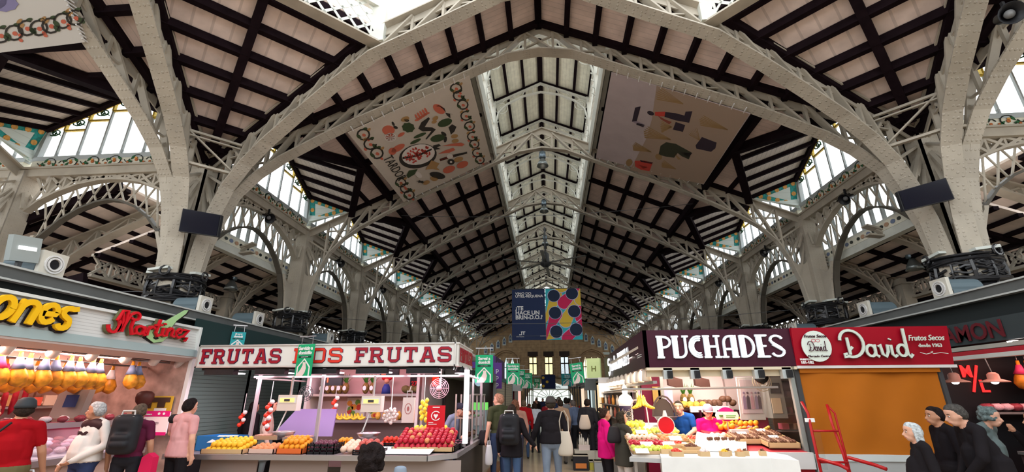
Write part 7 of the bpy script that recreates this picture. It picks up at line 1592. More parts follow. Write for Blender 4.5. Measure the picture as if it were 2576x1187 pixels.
for i in range(10): m = MB(); m.box(0,.28,-.35,.35,.2*i/2,.2*i/2+.085) if False else m.box(0,.45,-.3,.3,0,.1); tag(m.build('stacked_crate', DGREY, loc=(1.05,16.2+.0*i,.0+.11*i)),'dark crate in the tall stack on the right of the aisle','crate','dark crates stacked on the right')
for y in (7.9,8.8): light_area('fruit_light',(2.3,y,2.35),1.6,.5,38,(1,.86,.72))
light_area('fruit_light',(3.1,9.3,2.35),.9,.6,26,(1,.80,.72)); light_area('side_light',(1.45,11.3,2.0),.3,3.5,30,WARM)
for x in (1.85,2.35,2.85,3.35):
    r = thing('round_lamp',(x,7.75,1.98),'round white lamp under the maroon sign','lamp','round lamps under the maroon sign'); m = MB(); m.lathe([(.02,.14),(.06,.1),(.08,.0)],seg=12); m.build('shade', WHT, r, True); m = MB(); m.lathe([(.001,-.008),(.075,-.008),(.075,0),(.001,0)],seg=12); m.build('bulb', LEDW, r)
# ---------------------------------------------------------------- David stall, closed
ds = thing('nut_stall',(4.8,PY,0),'closed nut stall with red David sign and orange curtain','market stall'); DX = 4.8; RS = mat('sign_crimson',(.30,.003,.014),.4)
def db(m, x0,x1,y0,y1,z0,z1): return m.box(x0-DX,x1-DX,y0-PY,y1-PY,z0,z1)
m = MB(); m.plate([(3.70-DX,0,2.10),(5.90-DX,0,2.10),(5.92-DX,-.06,2.65),(3.70-DX,-.06,2.65)],(0,1,0),.06); m.build('sign_board', RS, ds)
m = MB(); db(m,3.70,5.92,PY-.02,PY+.03,2.06,2.10); m.build('white_lip', WHT, ds)
SG = mat('letter_pale_green',(.55,.62,.55),.4)
m = MB(); m.plate([(a,-.075,b) for a, b in disc(.225,28,.93,1,c=(4.0-DX,2.375))],(0,-1,0),.012); m.build('round_badge', mat('badge_pale',(.60,.66,.60),.4), ds)
txt('Frutos Secos', .062, MAR, ds, (4.0-DX,-.095,2.50), align='CENTER', shear=.3); txt('Mercado Central', .046, MAR, ds, (4.0-DX,-.09,2.215), align='CENTER', shear=.3)
m = MB(); 
for k in (-1,1): m.chain([(4.0-DX+.03*k+.03*math.cos(t*PI/4),-.09,2.455+.022*math.sin(t*PI/4)) for t in range(8)],.004,.008,(0,1,0),closed=True)
m.build('badge_bow', mat('badge_rose',(.5,.12,.15)), ds)
dv = {'D':(.86,[[(.28,.72),(.30,.10)],[(.28,.25),(.42,.38)],[(.02,.62)]+arc(.36,.62,.34,.36,180,90,5)+arc(.38,.50,.46,.48,85,-110,12)+[(.10,.02),(.10,.12),(.2,.14)]]),'a':(.46,[arc(.2,.24,.16,.2,40,400,12),[(.36,.46),(.35,.1),(.46,.02)]]),'v':(.42,[[(.02,.38),(.1,.46),(.14,.1),(.24,.02),(.34,.2),(.36,.44),(.42,.4)]]),'i':(.22,[[(.06,.44),(.06,.1),(.14,.02),(.22,.08)],[(.06,.62),(.08,.66)]]),'d':(.52,[arc(.2,.24,.16,.2,40,400,12),[(.38,1.02),(.37,.12),(.46,.0),(.54,.1)]])}
def david(x0, z0, h, kx, dep, sw, mt, nm, y=-.09):
    m = MB(); x = 0
    for ch in 'David':
        cw, pls = dv[ch]
        for pl in pls: m.chain([(x0-DX+(x+a)*h*kx,y-.05*(z0+b*h-2.1),z0+b*h) for a, b in pl],dep,sw,(0,1,0))
        x += cw
    m.build(nm, mt, ds)
david(4.34,2.20,.40,.98,.02,.046,mat('letter_dark_edge',(.12,.02,.03)),'letter_edging',-.065); david(4.33,2.205,.40,.98,.02,.036,SG,'script_name',-.085); david(3.865,2.30,.145,.73,.005,.010,MAR,'badge_name',-.095)  # wider dark edging behind the pale script
txt('Frutos Secos', .115, SG, ds, (5.30-DX,-.09,2.44), shear=.35, off=.001, sx=.83); txt('desde 1963', .07, SG, ds, (5.42-DX,-.09,2.345), off=.001); txt('PUESTOS', .032, PAPER, ds, (3.74-DX,-.06,2.175), off=.002, sx=1.2); txt('181-182', .055, PAPER, ds, (3.74-DX,-.06,2.125), off=.0015)
m = MB(); m.chain([(5.42-DX,-.085,2.27),(5.5-DX,-.085,2.245),(5.58-DX,-.085,2.265),(5.6-DX,-.085,2.285),(5.57-DX,-.085,2.28),(5.6-DX,-.085,2.25),(5.7-DX,-.085,2.265),(5.8-DX,-.085,2.25)],.004,.008,(0,1,0)); m.build('flourish', SG, ds)
m = MB(); OC = mat('orange_canvas',(.40,.115,.005),.75,noise_s=1.2,noise_a=.12,bump=.3,bump_s=1.5); n = 24
vs = []; 
for j in range(9):
    for i in range(n+1):
        u = i/n; v = j/8; vs.append((3.76-DX+u*(5.68-3.76), .06+.025*math.sin(u*7+v*3)+.012*math.sin(u*19-v*5), .90+v*1.18))
m.add(vs,[(j*(n+1)+i,j*(n+1)+i+1,(j+1)*(n+1)+i+1,(j+1)*(n+1)+i) for j in range(8) for i in range(n)]); m.build('orange_curtain', OC, ds, True)
m = MB(); db(m,3.74,5.70,PY+.02,PY+.06,2.0,2.06); m.build('curtain_hem', OC, ds)
m = MB(); db(m,3.70,5.72,PY-.02,PY+.1,.82,.90); m.build('pale_sill', mat('pale_sill',(.55,.60,.60)), ds); m = MB(); db(m,3.70,5.72,PY,PY+.08,.0,.82); m.build('lower_panel', mat('pale_panel',(.40,.42,.42)), ds)
for x in (3.71,5.72): m = MB(); db(m,x-.03,x+.03,PY+.05,PY+.12,0,2.1); m.build('post', DGREY, ds)
m = MB(); db(m,3.7,5.9,PY+.1,PY+2.4,2.2,2.24); m.build('canopy', DGREY, ds); m = MB(); db(m,5.72,5.76,PY+.1,PY+2.4,0,2.2); m.build('side_wall', DGREY, ds)
# sack truck
r = thing('hand_truck',(3.75,6.95,0),'red steel sack truck leaning by the orange curtain','hand truck'); HR = mat('red_tube',(.38,.01,.012),.35)
def ht(pts, n, rad=.018): m = MB(); m.tube([(a-3.75,b-6.95,c) for a, b, c in pts],rad,8); m.build(n, HR, r, True)
ht([(3.54,7.05,1.60),(3.56,6.98,1.45),(3.52,6.9,1.2),(3.50,6.85,.95),(3.50,6.80,.12)],'frame_rail'); ht([(3.90,7.1,1.56),(3.86,7.0,1.3),(3.86,6.9,.95),(3.87,6.82,.12)],'frame_rail'); ht([(3.93,7.16,1.55),(3.99,7.12,1.45),(3.97,7.05,.95),(3.97,7.0,.12)],'rear_rail',.014)
ht([(3.53,6.92,1.23),(3.87,6.92,1.23)],'cross_bar',.014); ht([(3.50,6.85,.86),(3.87,6.85,.86)],'cross_bar',.014); ht([(3.50,6.82,.90),(3.62,6.6,.86),(3.66,6.5,.82)],'skid',.022); ht([(3.87,6.84,.92),(4.05,6.62,.86),(4.10,6.5,.83)],'skid',.022); ht([(3.50,6.8,.2),(3.87,6.8,.2)],'cross_bar',.016)
m = MB(); m.box(-.28,.2,-.45,-.1,.08,.10); m.build('toe_plate', HR, r)
for x in (3.44,3.95): m = MB(); m.lathe([(.03,-.03),(.12,-.025),(.13,0),(.12,.025),(.03,.03)],c=(x-3.75,-.1,.13),seg=16,ax=0); m.build('wheel', BLK, r, True)
m = MB(); m.box(-.03,.08,-.02,.02,0,.05); m.build('white_tape', PAPER, r, loc=(-.22,.01,1.34))
# ---------------------------------------------------------------- black stall with red M/L sign
ks = thing('meat_stall',(7.4,8.5,0),'black meat stall with red M and L letters and pendant lamps','market stall')
def kb(m, x0,x1,y0,y1,z0,z1): return m.box(x0-7.4,x1-7.4,y0-8.5,y1-8.5,z0,z1)
m = MB(); kb(m,6.5,6.58,5.2,8.3,2.42,2.75); m.build('dark_fascia', mat('dark_slate',(.035,.045,.048),.5), ks)
t_ = txt('RAMON', .34, mat('dull_red_letter',(.10,.01,.015)), ks, (0,0,0), extra=Matrix.Translation((6.48-7.4,8.25-8.5,2.47)) @ Matrix.Rotation(-PI/2,4,'Z') @ Matrix.Rotation(PI/2,4,'X'), off=.006)
for z, c in ((2.33,'grey_band'),(2.26,'red_band'),(2.20,'pale_band')):  # plain grey, red and pale trim bands under the fascia
    m = MB(); kb(m,6.48,6.6,5.2,8.3,z,z+.06); m.build(c, mat(c, {'grey_band':(.35,.34,.30),'red_band':(.35,.02,.03),'pale_band':(.5,.5,.47)}[c],.4), ks)
m = MB(); kb(m,6.6,8.7,5.2,10.2,2.45,2.5); m.build('canopy', BLK, ks); m = MB(); kb(m,6.3,9.4,8.45,8.5,0,2.5); m.build('back_wall', BLK, ks); m = MB(); kb(m,9.3,9.4,5.2,10,0,2.5); m.build('side_wall', BLK, ks)
ML = mat('lit_red_letter',(.8,.02,.02),.4,emit=(1,.03,.03),estr=.8); y_ = 8.43-8.5
txt('M', .27, ML, ks, (6.87-7.4,y_,1.965), off=.006, sx=.85); txt('L', .27, ML, ks, (7.10-7.4,y_,1.73), off=.006)
m = MB(); m.beam((6.98-7.4,y_,1.73),(7.15-7.4,y_,2.15),.02,.03); m.build('slash', ML, ks)
for a, b, z in ((7.60,8.05,2.03),(8.25,8.6,1.65)): pass
m = MB(); m.box(6.8-7.4,8.9-7.4,y_-1.2,y_-.8,0,1.05); m.build('meat_counter', mat('dark_counter',(.05,.03,.03)), ks); m = MB(); kb(m,6.75,9.0,7.2,7.7,1.05,1.09); m.build('steel_deck', STEEL, ks); m = MB(); kb(m,6.9,9.0,8.1,8.4,1.40,1.43); m.build('rear_shelf', STEEL, ks)
for i in range(24): n, me = MM[(i*5) % 3 if i % 2 else 1]; o = bpy.data.objects.new('meat_cut', me); COL.objects.link(o); o.location = (6.95+.17*(i%12),7.3+.16*(i//12),1.15); o.scale = (.12,)*3; tag(o,'%s cut on the counter of the black stall' % n.replace('_',' '),'meat','%s on the black stall' % n.replace('_',' '))
for i in range(14): n, me = MM[0 if i % 3 else 1]; o = bpy.data.objects.new('meat_cut', me); COL.objects.link(o); o.location = (6.95+.14*i,8.25,1.50); o.scale = (.11,)*3; tag(o,'%s cut on the rear shelf of the black stall' % n.replace('_',' '),'meat','%s on the rear shelf' % n.replace('_',' '))
for i, (x, y) in enumerate(((6.08,7.6),(6.63,7.6))):
    r = thing('pendant_lamp',(x,y,1.86),'%s salmon pendant lamp with flat brim at the black stall' % ('left','right')[i],'lamp','salmon pendant lamps'); r.scale = (.8,)*3; PM = mat('salmon_shade',(.55,.22,.16),.35)
    m = MB(); m.lathe([(.001,.18),(.05,.175),(.085,.14),(.09,.06),(.20,.02),(.22,.0),(.20,.0),(.08,.03),(.001,.05)],seg=20); m.build('shade', PM, r, True); m = MB(); m.ball((0,0,.0),.055,10,6,(1,1,.6)); m.build('bulb', mat('bulb_white',(1,1,1),emit=(1,.9,.85),estr=8), r, True); m = MB(); m.tube([(0,0,.18),(-.06,0,.62)],.008,4); m.build('cord', STEEL, r)
r = thing('round_lamp',(5.98,8.2,2.1),'small white lamp beside the red sign end','lamp'); m = MB(); m.lathe([(.001,.03),(.08,.02),(.08,.0),(.001,-.01)],seg=14); m.build('disc', mat('bulb_white',(1,1,1)), r)
for i in range(7): ham(7.5+.12*i,8.1,2.2,SL3,'cured ham hanging in the black stall at the far right','hams in the black stall')
for x, y in ((6.7,7.0),(6.75,6.2)): m = MB(); m.box(-.22,.22,-.04,.04,0,.02); tag(m.build('strip_lamp', mat('strip_white',(1,1,1),emit=(1,.9,.85),estr=3), loc=(x,y,2.38)),'short white strip lamp under the black stall canopy at %s' % ('its far end' if y > 6.5 else 'its near end'),'lamp')
light_area('meat_light_right',(7.4,7.6,2.35),1.6,.5,16,(1,.45,.38)); light_area('meat_light_right',(7.2,7.0,2.35),.8,1.2,8,(1,.6,.5))
# market display counter at the far right
mc = thing('meat_counter',(6.9,6.2,0),'display counter with red meat at the right edge','counter'); m = MB(); m.box(-.35,.4,-1.1,1.3,0,.9); m.build('base', mat('dark_counter',(.05,.03,.03)), mc); m = MB(); m.box(-.38,.42,-1.1,1.3,.9,.94); m.build('deck', STEEL, mc)
for i in range(20): n, me = MM[(i*3) % 2]; o = bpy.data.objects.new('meat_cut', me); COL.objects.link(o); o.location = (6.7+.18*(i%3),5.3+.30*(i//3),1.0); o.scale = (.12,)*3; tag(o,'%s cut on the right edge counter' % n.replace('_',' '),'meat','%s on the right edge counter' % n.replace('_',' '))
# boxes on the aisle floor
for i, (x, y, w, d, h, c, lb) in enumerate(((.72,12.3,.36,.3,.34,(.02,.02,.025),'black printed carton on the aisle floor'),(1.08,12.4,.3,.3,.2,(.5,.45,.08),'yellow green carton on the aisle floor'),(1.15,13.0,.5,.4,.38,(.50,.47,.40),'pale carton on the aisle floor behind the yellow one'),(1.2,12.1,.35,.25,.24,(.35,.38,.40),'grey carton beside the yellow carton'))):
    r = thing('carton',(x,y,0),lb,'carton'); m = MB(); m.box(-w/2,w/2,-d/2,d/2,0,h); m.build('body', mat('carton_%d' % i, c), r); m = MB(); m.box(-w/2-.01,w/2+.01,-d/2-.01,d/2+.01,h-.03,h); m.build('rim', mat('carton_rim',(.4,.37,.3)), r)
    if i == 0: m = MB(); m.box(-.13,.13,-d/2-.006,-d/2,.05,.16); m.build('print', mat('orange_print',(.6,.2,.05)), r)
r = thing('bottle_basket',(.86,12.9,.38),'basket of white bottles standing on a carton in the aisle','basket'); m = MB(); m.box(-.14,.14,-.1,.1,0,.12); m.build('basket', mat('pale_pink_basket',(.6,.5,.48)), r)
for k in range(5): m = MB(); m.lathe([(.03,0),(.03,.2),(.012,.26),(.012,.32)],c=(-.1+.05*k,.0,.04+.02*(k%2)),seg=8); m.build('bottle', mat('bottle_white',(.66,.62,.55),.3), r, True)
m = MB(); m.box(-.25,.25,-.2,.2,0,.38); tag(m.build('carton', mat('carton_2',(.5,.47,.4)), loc=(.86,12.95,0)),'pale carton carrying the bottle basket','carton')
r = thing('wooden_board',(-1.25,11.9,0),'brown edging board along the foot of the left counter','board'); m = MB(); m.box(-.2,.02,-3.5,1.0,0,.1); m.build('board', mat('brown_board',(.20,.10,.05),.6), r)
# ---------------------------------------------------------------- people
SKIN = [mat('skin_light',(.62,.34,.24),.5), mat('skin_tan',(.42,.21,.13),.5)]
def capsule(mb, a, b, ra, rb, seg=12, fl=1):
    a = Vector(a); b = Vector(b); d = b-a; L_ = max(d.length, 1e-4); d.normalize(); pts = []; rs = []
    for t in (-80,-55,-30,0): q = math.radians(t); pts.append(a+d*ra*math.sin(q)); rs.append(ra*math.cos(q))
    for t in (0,30,55,80): q = math.radians(t); pts.append(b+d*rb*math.sin(q)); rs.append(rb*math.cos(q))
    mb.tube(pts, rs, seg)
def remesh(mb, name, vox, it=3):
    me = bpy.data.meshes.new(name); me.from_pydata(mb.v, [], mb.f); me.update(); o = bpy.data.objects.new(name, me); COL.objects.link(o)
    r = o.modifiers.new('r','REMESH'); r.mode = 'VOXEL'; r.voxel_size = vox; s = o.modifiers.new('s','SMOOTH'); s.iterations = it; s.factor = .5
    bpy.context.view_layer.update(); out = bpy.data.meshes.new_from_object(o.evaluated_get(bpy.context.evaluated_depsgraph_get())); bpy.data.objects.remove(o); bpy.data.meshes.remove(me)
    out.polygons.foreach_set('use_smooth',[True]*len(out.polygons)); return out
def V3(*a): return Vector(a)
def person(loc, rz, H, label, top, pants, shoes=(.03,.03,.03), skin=0, sleeve='long', hair=(.03,.02,.015), style='short', fat=1.0, lean=0, stride=.0, la=None, ra=None, head=(0,0), vox=.012, skirt=None, group=None, face=True, coat=None, cap=None, low=False):
    k = H/1.7; P = {}
    r = thing('person', loc, label, 'person', group, rz)
    topm = mat('cloth_%02d%02d%02d' % tuple(int(c*99) for c in top), top, .9, noise_s=5, noise_a=.15, spec=.04); pm = mat('cloth_%02d%02d%02d' % tuple(int(c*99) for c in pants), pants, .9, noise_s=5, noise_a=.15, spec=.04); sm = mat('cloth_%02d%02d%02d' % tuple(int(c*99) for c in shoes), shoes, .6); sk = SKIN[skin]
    mats = [sk, topm, pm, sm]; hip = V3(0,0,.93)
    def up(p):
        p = Vector(p); q = Matrix.Rotation(-lean, 3, 'X') @ (p-hip); return q+hip
    bones = []; mb = MB()
    def bone(a, b, ra_, rb, mi, cls=True):
        capsule(mb, Vector(a)*k, Vector(b)*k, ra_*k, rb*k); bones.append((Vector(a)*k, Vector(b)*k, mi, (ra_+rb)/2*k))
    for s in (-1, 1):
        dy = stride*s
        hp, kn, an = V3(s*.095,0,.90), V3(s*.105,dy*.55+.02,.49), V3(s*.11,dy,.09+.03*abs(dy))
        bone(hp, kn, .095*fat**.5, .062, 2); bone(kn, an, .062, .043, 2); bone(an+V3(0,-.01,-.04), an+V3(s*.015,.15,-.055), .042, .034, 3)
    bone((-.06,0,.95),(.06,0,.95), .125*fat, .125*fat, 1 if coat else 2)
    bone(up((0,.0,1.05)), up((0,-.01,1.18)), .125*fat, .135*fat, 1)
    if fat > 1.1: bone(up((0,.06,1.04)), up((0,.05,1.16)), .13*fat, .12*fat, 1)
    for s in (-1, 1): bone(up((s*.07,.0,1.08)), up((s*.085,-.01,1.30)), .10*fat, .10, 1)
    bone(up((-.14,-.02,1.40)), up((.14,-.02,1.40)), .070, .070, 1); bone(up((0,-.01,1.25)), up((0,-.02,1.40)), .12, .085, 1)
    nk = up((0,-.015,1.43)); hc = up((0,.025,1.565)); bone(nk, up((0,0,1.51)), .058, .054, 0)
    for s in (-1, 1): bone(up((s*.03,-.025,1.445)), up((s*.15,-.025,1.405)), .052, .062, 1)
    hq = (Matrix.Rotation(-lean*.3,3,'X') @ Matrix.Rotation(head[0],3,'Z') @ Matrix.Rotation(head[1],3,'X'))
    def hd(p): return (hc + hq @ Vector(p))*k
    for c, rr in (((0,-.015,.035),.082),((0,.015,.0),.074),((0,.035,-.06),.050),((0,-.03,.02),.080),((0,.02,.05),.073)):
        mb.ball(hd(c), rr*k, 12, 9)
    capsule(mb, hd((0,.085,.015)), hd((0,.108,-.022)), .011*k, .017*k, 8)
    for s in (-1, 1): mb.ball(hd((s*.078,-.01,-.005)), .02*k, 8, 6, (.6,1,1.4))
    capsule(mb, hd((-.018,.085,-.055)), hd((.018,.085,-.055)), .012*k, .012*k, 8)
    bones.append((hd((0,0,-.08)), hd((0,0,.05)), 0, .085*k))
    ends = []
    for s, arm in ((-1, la), (1, ra)):
        sh = up((s*.185,-.02,1.40)); el = up(arm[0]) if arm else up((s*.245,-.04,1.12)); ha = up(arm[1]) if arm else up((s*.255,.05,.875))
        slv = {'long':(1,1),'short':(1,0),'none':(0,0)}[sleeve]
        ex = .012 if sleeve == 'long' else 0
        if sleeve == 'short': mid = sh.lerp(el,.62); bone(sh, mid, .066, .058, 1); bone(mid, el, .045, .042, 0)
        else: bone(sh, el, .062, .047+ex, 1 if slv[0] else 0)
        bone(el, ha, .043+ex, .028+ex, 1 if slv[1] else 0)
        d = (ha-el).normalized(); sd = d.cross(V3(0,1,0) if abs(d.y) < .8 else V3(0,0,1)).normalized(); nn = sd.cross(d)
        bone(ha, ha+d*.05, .030, .028, 0)
        for j in range(4):
            b0 = ha+d*.06+nn*(-.024+.016*j); f1 = b0+d*(.035+.004*(1-abs(j-1.5)))+sd*(-s)*.006; f2 = f1+d*.028*(.9 if j in (0,3) else 1.05)+sd*(-s)*.02
            capsule(mb, b0*k, f1*k, .0105*k, .0095*k, 7); capsule(mb, f1*k, f2*k, .0095*k, .008*k, 7)
        capsule(mb, (ha+nn*.026)*k, (ha+nn*.048+d*.045)*k, .012*k, .009*k, 7)
        bones.append((ha*k, (ha+d*.13)*k, 0, .03*k)); ends.append(ha*k)
    if coat:      # skirt of the coat or jumper below the waist
        z = coat; mb.lathe([(.001,1.16*k),(.11*k,1.155*k),(.150*fat*k,1.10*k),(.158*fat*k,(z+1.1)/2*k),(.165*fat*k,(z+.004)*k),(.15*fat*k,z*k),(.001,z*k)], seg=20, sx=1.22, sy=.88)
        bones.append((V3(0,0,1.06)*k, V3(0,0,z)*k, 1, .16*fat*k))
    if skirt:
        mb.lathe([(.001,1.04*k),(.13*k,1.0*k),(.16*k,.85*k),(.19*k,skirt*k),(.17*k,(skirt-.01)*k),(.001,(skirt-.01)*k)], seg=20, sx=1.1, sy=.9)
        bones.append((V3(0,0,1.0)*k, V3(0,0,skirt)*k, 2, .18*k))
    me = remesh(mb, 'body', vox*k)
    for m_ in mats: me.materials.append(m_)
    import numpy as np
    n = len(me.polygons); c = np.empty(n*3, np.float32); me.polygons.foreach_get('center', c); c = c.reshape(-1,3); best = np.full(n, 1e9); idx = np.zeros(n, np.int32)
    for a, b, mi, rr in bones:
        a_, b_ = np.array(a), np.array(b); ab = b_-a_; t = np.clip(((c-a_)@ab)/max(ab@ab,1e-9),0,1); dd = np.linalg.norm(c-(a_+t[:,None]*ab),axis=1)-rr; w = dd < best; best[w] = dd[w]; idx[w] = mi
    tb = np.isin(idx, (1,2)); rad = np.hypot(c[:,0], c[:,1]); core = tb & (rad < .27*k*max(1,fat)) & (c[:,2] < 1.14*k) & (c[:,2] > .6*k)
    arm = np.zeros(n, bool)
    for a, b, mi, rr in bones:
        if abs(a[0]) > .17*k and a[2] > .8*k:
            a_, b_ = np.array(a), np.array(b); ab = b_-a_; t = np.clip(((c-a_)@ab)/max(ab@ab,1e-9),0,1); arm |= (np.linalg.norm(c-(a_+t[:,None]*ab),axis=1) < rr*1.25)
    core &= ~arm; hem = (coat-.006)*k if coat else .985*k
    idx[core & (c[:,2] >= hem)] = 1; idx[core & (c[:,2] < hem)] = 2
    me.polygons.foreach_set('material_index', idx.tolist()); me.update()
    o = bpy.data.objects.new('body', me); COL.objects.link(o); o.parent = r
    # hair, cap, face
    if style != 'bald':
        h = MB(); hm = mat('hair_%02d%02d%02d' % tuple(int(c_*99) for c_ in hair), hair, .8, noise_s=40, noise_a=.5, spec=.1, bump=.6, bump_s=90)
        for c_, rr in (((0,-.028,.045),.087),((0,-.045,.01),.080),((0,.012,.068),.072)): h.ball(hd(c_), rr*k, 12, 9)
        for s in (-1,1): h.ball(hd((s*.055,-.03,.01)), .042*k, 8, 6)
        if style in ('long','bob'):
            ln = .16 if style == 'bob' else .36
            for s in (-1,-.33,.33,1): capsule(h, hd((s*.055,-.05,.0)), hd((s*.06,-.065,-ln)), .042*k, .028*k, 8)
            for s in (-1,1): capsule(h, hd((s*.072,.0,.02)), hd((s*.075,-.01,-ln*.8)), .022*k, .02*k, 8)
        if style == 'bun': h.ball(hd((0,-.10,.10)), .045*k, 10, 7)
        if style == 'curly':
            q = random.Random(4)
            for i in range(46): a = i*2.4; z = q.uniform(-.06,.12); h.ball(hd((.085*math.cos(a)*math.sqrt(max(.1,1-(z/.14)**2)),-.03+.09*math.sin(a)*math.sqrt(max(.1,1-(z/.14)**2)),.02+z)), .028*k, 6, 5)
        hme = remesh(h, 'hair', .011*k, 2); hme.materials.append(hm); ho = bpy.data.objects.new('hair', hme); COL.objects.link(ho); ho.parent = r
    if cap:
        h = MB(); h.lathe([(.001,.155),(.05,.15),(.085,.115),(.099,.06),(.099,.03)],seg=16,sx=.98,sy=1.1); h.plate([(a*1.0,b,.035) for a, b in ((-.075,.07),(-.06,.15),(0,.175),(.06,.15),(.075,.07))],(0,0,1),.008)
        h.v = [tuple((hc+hq@Vector((v[0],v[1]-.02,v[2]+.008)))*k) for v in h.v]; h.build('cap', mat('cap_%02d%02d%02d' % tuple(int(c_*99) for c_ in cap), cap, .7), r, True)
    if face and not low:
        for s in (-1,1):
            m = MB(); m.ball(hd((s*.032,.078,.012)), .0125*k, 8, 6, (1.2,.6,.7)); m.build('eye', mat('eye_white',(.6,.58,.55),.3), r, True); m = MB(); m.ball(hd((s*.032,.0855,.012)), .006*k, 6, 5); m.build('iris', mat('iris_dark',(.03,.015,.01),.2), r, True)
            m = MB(); m.tube([hd((s*.015,.083,.035)),hd((s*.035,.084,.041)),hd((s*.052,.074,.034))], .004*k, 5); m.build('eyebrow', mat('brow',(.05,.03,.02)), r)
        m = MB(); m.tube([hd((-.024,.088,-.058)),hd((0,.098,-.056)),hd((.024,.088,-.058))], [.003*k,.0055*k,.003*k], 6); m.build('mouth', mat('lips',(.40,.11,.10),.5), r)
    r['_k'] = 1; del r['_k']
    return r, (lambda p: Matrix.Translation(Vector(loc)) @ Matrix.Rotation(rz,4,'Z') @ (Vector(p)*k)), hd, ends
def strap(r, pts, nm, mt, w=.03): m = MB(); m.tube(pts, w/2, 6); m.build(nm, mt, r, True)
def backpack(loc, rz, label, col, h=.46, w=.32, d=.17, extras=True):
    r = thing('backpack', loc, label, 'backpack', None, rz); m = MB()
    for z in (.07,.2,.33,h-.07): capsule(m, (-w/2+.08,0,z), (w/2-.08,0,z), .085, .085)
    for x in (-w/2+.08,w/2-.08): capsule(m, (x,0,.08),(x,0,h-.08),.085,.085)
    capsule(m,(-w/2+.1,-.09,.12),(w/2-.1,-.09,.12),.05,.05); capsule(m,(-w/2+.1,-.09,.2),(w/2-.1,-.09,.2),.045,.045)
    me = remesh(m,'pack',.015,12); me.materials.append(mat('pack_%02d%02d' % (int(col[0]*99),int(col[2]*99)), col, .6)); o = bpy.data.objects.new('pack', me); COL.objects.link(o); o.parent = r
    m = MB(); m.tube([(-.08,-.03,h-.02),(-.07,-.03,h+.05),(.07,-.03,h+.05),(.08,-.03,h-.02)],.012,6); m.build('top_handle', mat('pale_webbing',(.5,.48,.46)) if extras else BLK, r)
    if extras:
        for x in (-.09,.09): m = MB(); m.beam((x,-.07,h-.13),(x*.9,-.06,h-.02),.022,.01); m.build('strap', mat('pale_webbing',(.5,.48,.46)), r)
    return r
def soft_bag(name, loc, label, cat, w, h, d, col, rz=0, handle=None, transp=False):
    r = thing(name, loc, label, cat, None, rz); m = MB()
    m.lathe([(.001,-.03*h),(.42*w,-.02*h),(.56*w,.06*h),(.60*w,.22*h),(.55*w,.5*h),(.44*w,.8*h),(.36*w,1.0*h),(.30*w,1.02*h),(.001,1.0*h)], seg=20, sy=d/w*.9)
    me = remesh(m,'bag_body',.012,4); me.materials.append(mat('bagcloth_%02d%02d%02d' % tuple(int(c*99) for c in col), col, .6)); o = bpy.data.objects.new('bag_body', me); COL.objects.link(o); o.parent = r
    if handle: m = MB(); m.tube(handle, .010, 6); m.build('handle', mat('bagcloth_%02d%02d%02d' % tuple(int(c*99) for c in col), col, .6), r)
    return r
R_ = math.radians
# --- left side
person((-6.08,5.15,0), R_(35), 1.66, 'man in a red T-shirt and cap with a cross-body strap, by the ham stall', (.28,.006,.010), (.13,.11,.055), skin=1, sleeve='short', hair=(.03,.02,.015), fat=1.32, cap=(.03,.035,.04), head=(.3,-.05), ra=((.27,.02,1.13),(.30,.16,.90)), la=((-.25,.05,1.15),(-.10,.25,1.0)))
soft_bag('plastic_bag', (-5.93,5.30,.62), 'white plastic bag held by the man in the red T-shirt', 'bag', .22, .22, .12, (.55,.58,.62), rz=.6, handle=[(-.05,0,.2),(-.02,0,.28),(.03,0,.28),(.06,0,.2)])
m = MB(); m.tube([(-.02,-.16,1.42),(-.16,-.17,1.25),(-.24,-.08,1.08),(-.24,.08,1.05)],.014,6); tag(m.build('shoulder_strap', BLK, loc=(-6.08,5.15,0)),'dark cross-body strap on the back of the red T-shirt','strap'); bpy.data.objects['shoulder_strap'].rotation_euler = (0,0,R_(35))
pr, pw, hd, en = person((-6.15,6.15,0), R_(165), 1.63, 'grey-haired man in a pale jumper with dark shoulders and winged chest emblem', (.60,.56,.53), (.035,.05,.12), skin=1, hair=(.42,.42,.42), fat=1.2, la=((-.29,-.06,1.14),(-.12,.20,.96)), ra=((.27,-.04,1.13),(.22,.12,.90)), head=(-.95,0), coat=.93)
k = 1.63/1.7; m = MB(); e = [(-.13,.03),(-.10,.045),(-.055,.02),(-.015,.045),(0,.03),(.015,.045),(.055,.02),(.10,.045),(.13,.03),(.10,.0),(.06,-.005),(.0,-.04),(-.06,-.005),(-.10,.0)]
m.plate([(a*.8*k,.142*k-abs(a)*.30,(1.27+b)*k) for a, b in e],(0,1,0),.012); m.build('chest_emblem', mat('brown_black',(.03,.012,.015)), pr)
m = MB()
for s in (-1,1): capsule(m,(s*.03*k,-.0,1.405*k),(s*.17*k,-.02,1.385*k),.078*k,.076*k)
capsule(m,(0,-.02,1.38*k),(0,-.01,1.40*k),.098*k,.088*k); ym = remesh(m,'dark_yoke',.012,3); ym.materials.append(mat('brown_black',(.03,.012,.015))); yo = bpy.data.objects.new('dark_yoke', ym); COL.objects.link(yo); yo.parent = pr
person((-5.72,6.35,0), R_(20), 1.60, 'person in a maroon top seen from behind with a black backpack, before the payment notice', (.10,.015,.04), (.02,.02,.025), skin=1, sleeve='short', hair=(.10,.07,.05), fat=1.0, ra=((.25,-.02,1.14),(.27,.06,.9)))
backpack((-5.66,6.14,.98), R_(15), 'large black backpack worn before the meat counter', (.012,.012,.015), h=.48, w=.34)
m = MB(); m.plate([(-.10,0,-.5),(.12,0,-.5),(.10,0,.0),(.02,0,.05),(-.06,0,.0)],(0,1,0),.10); tag(m.build('shopping_bag', mat('crimson_bag',(.55,.01,.07),.7), loc=(-5.43,6.32,.92)),'crimson shopping bag hanging beside the black backpack','bag')
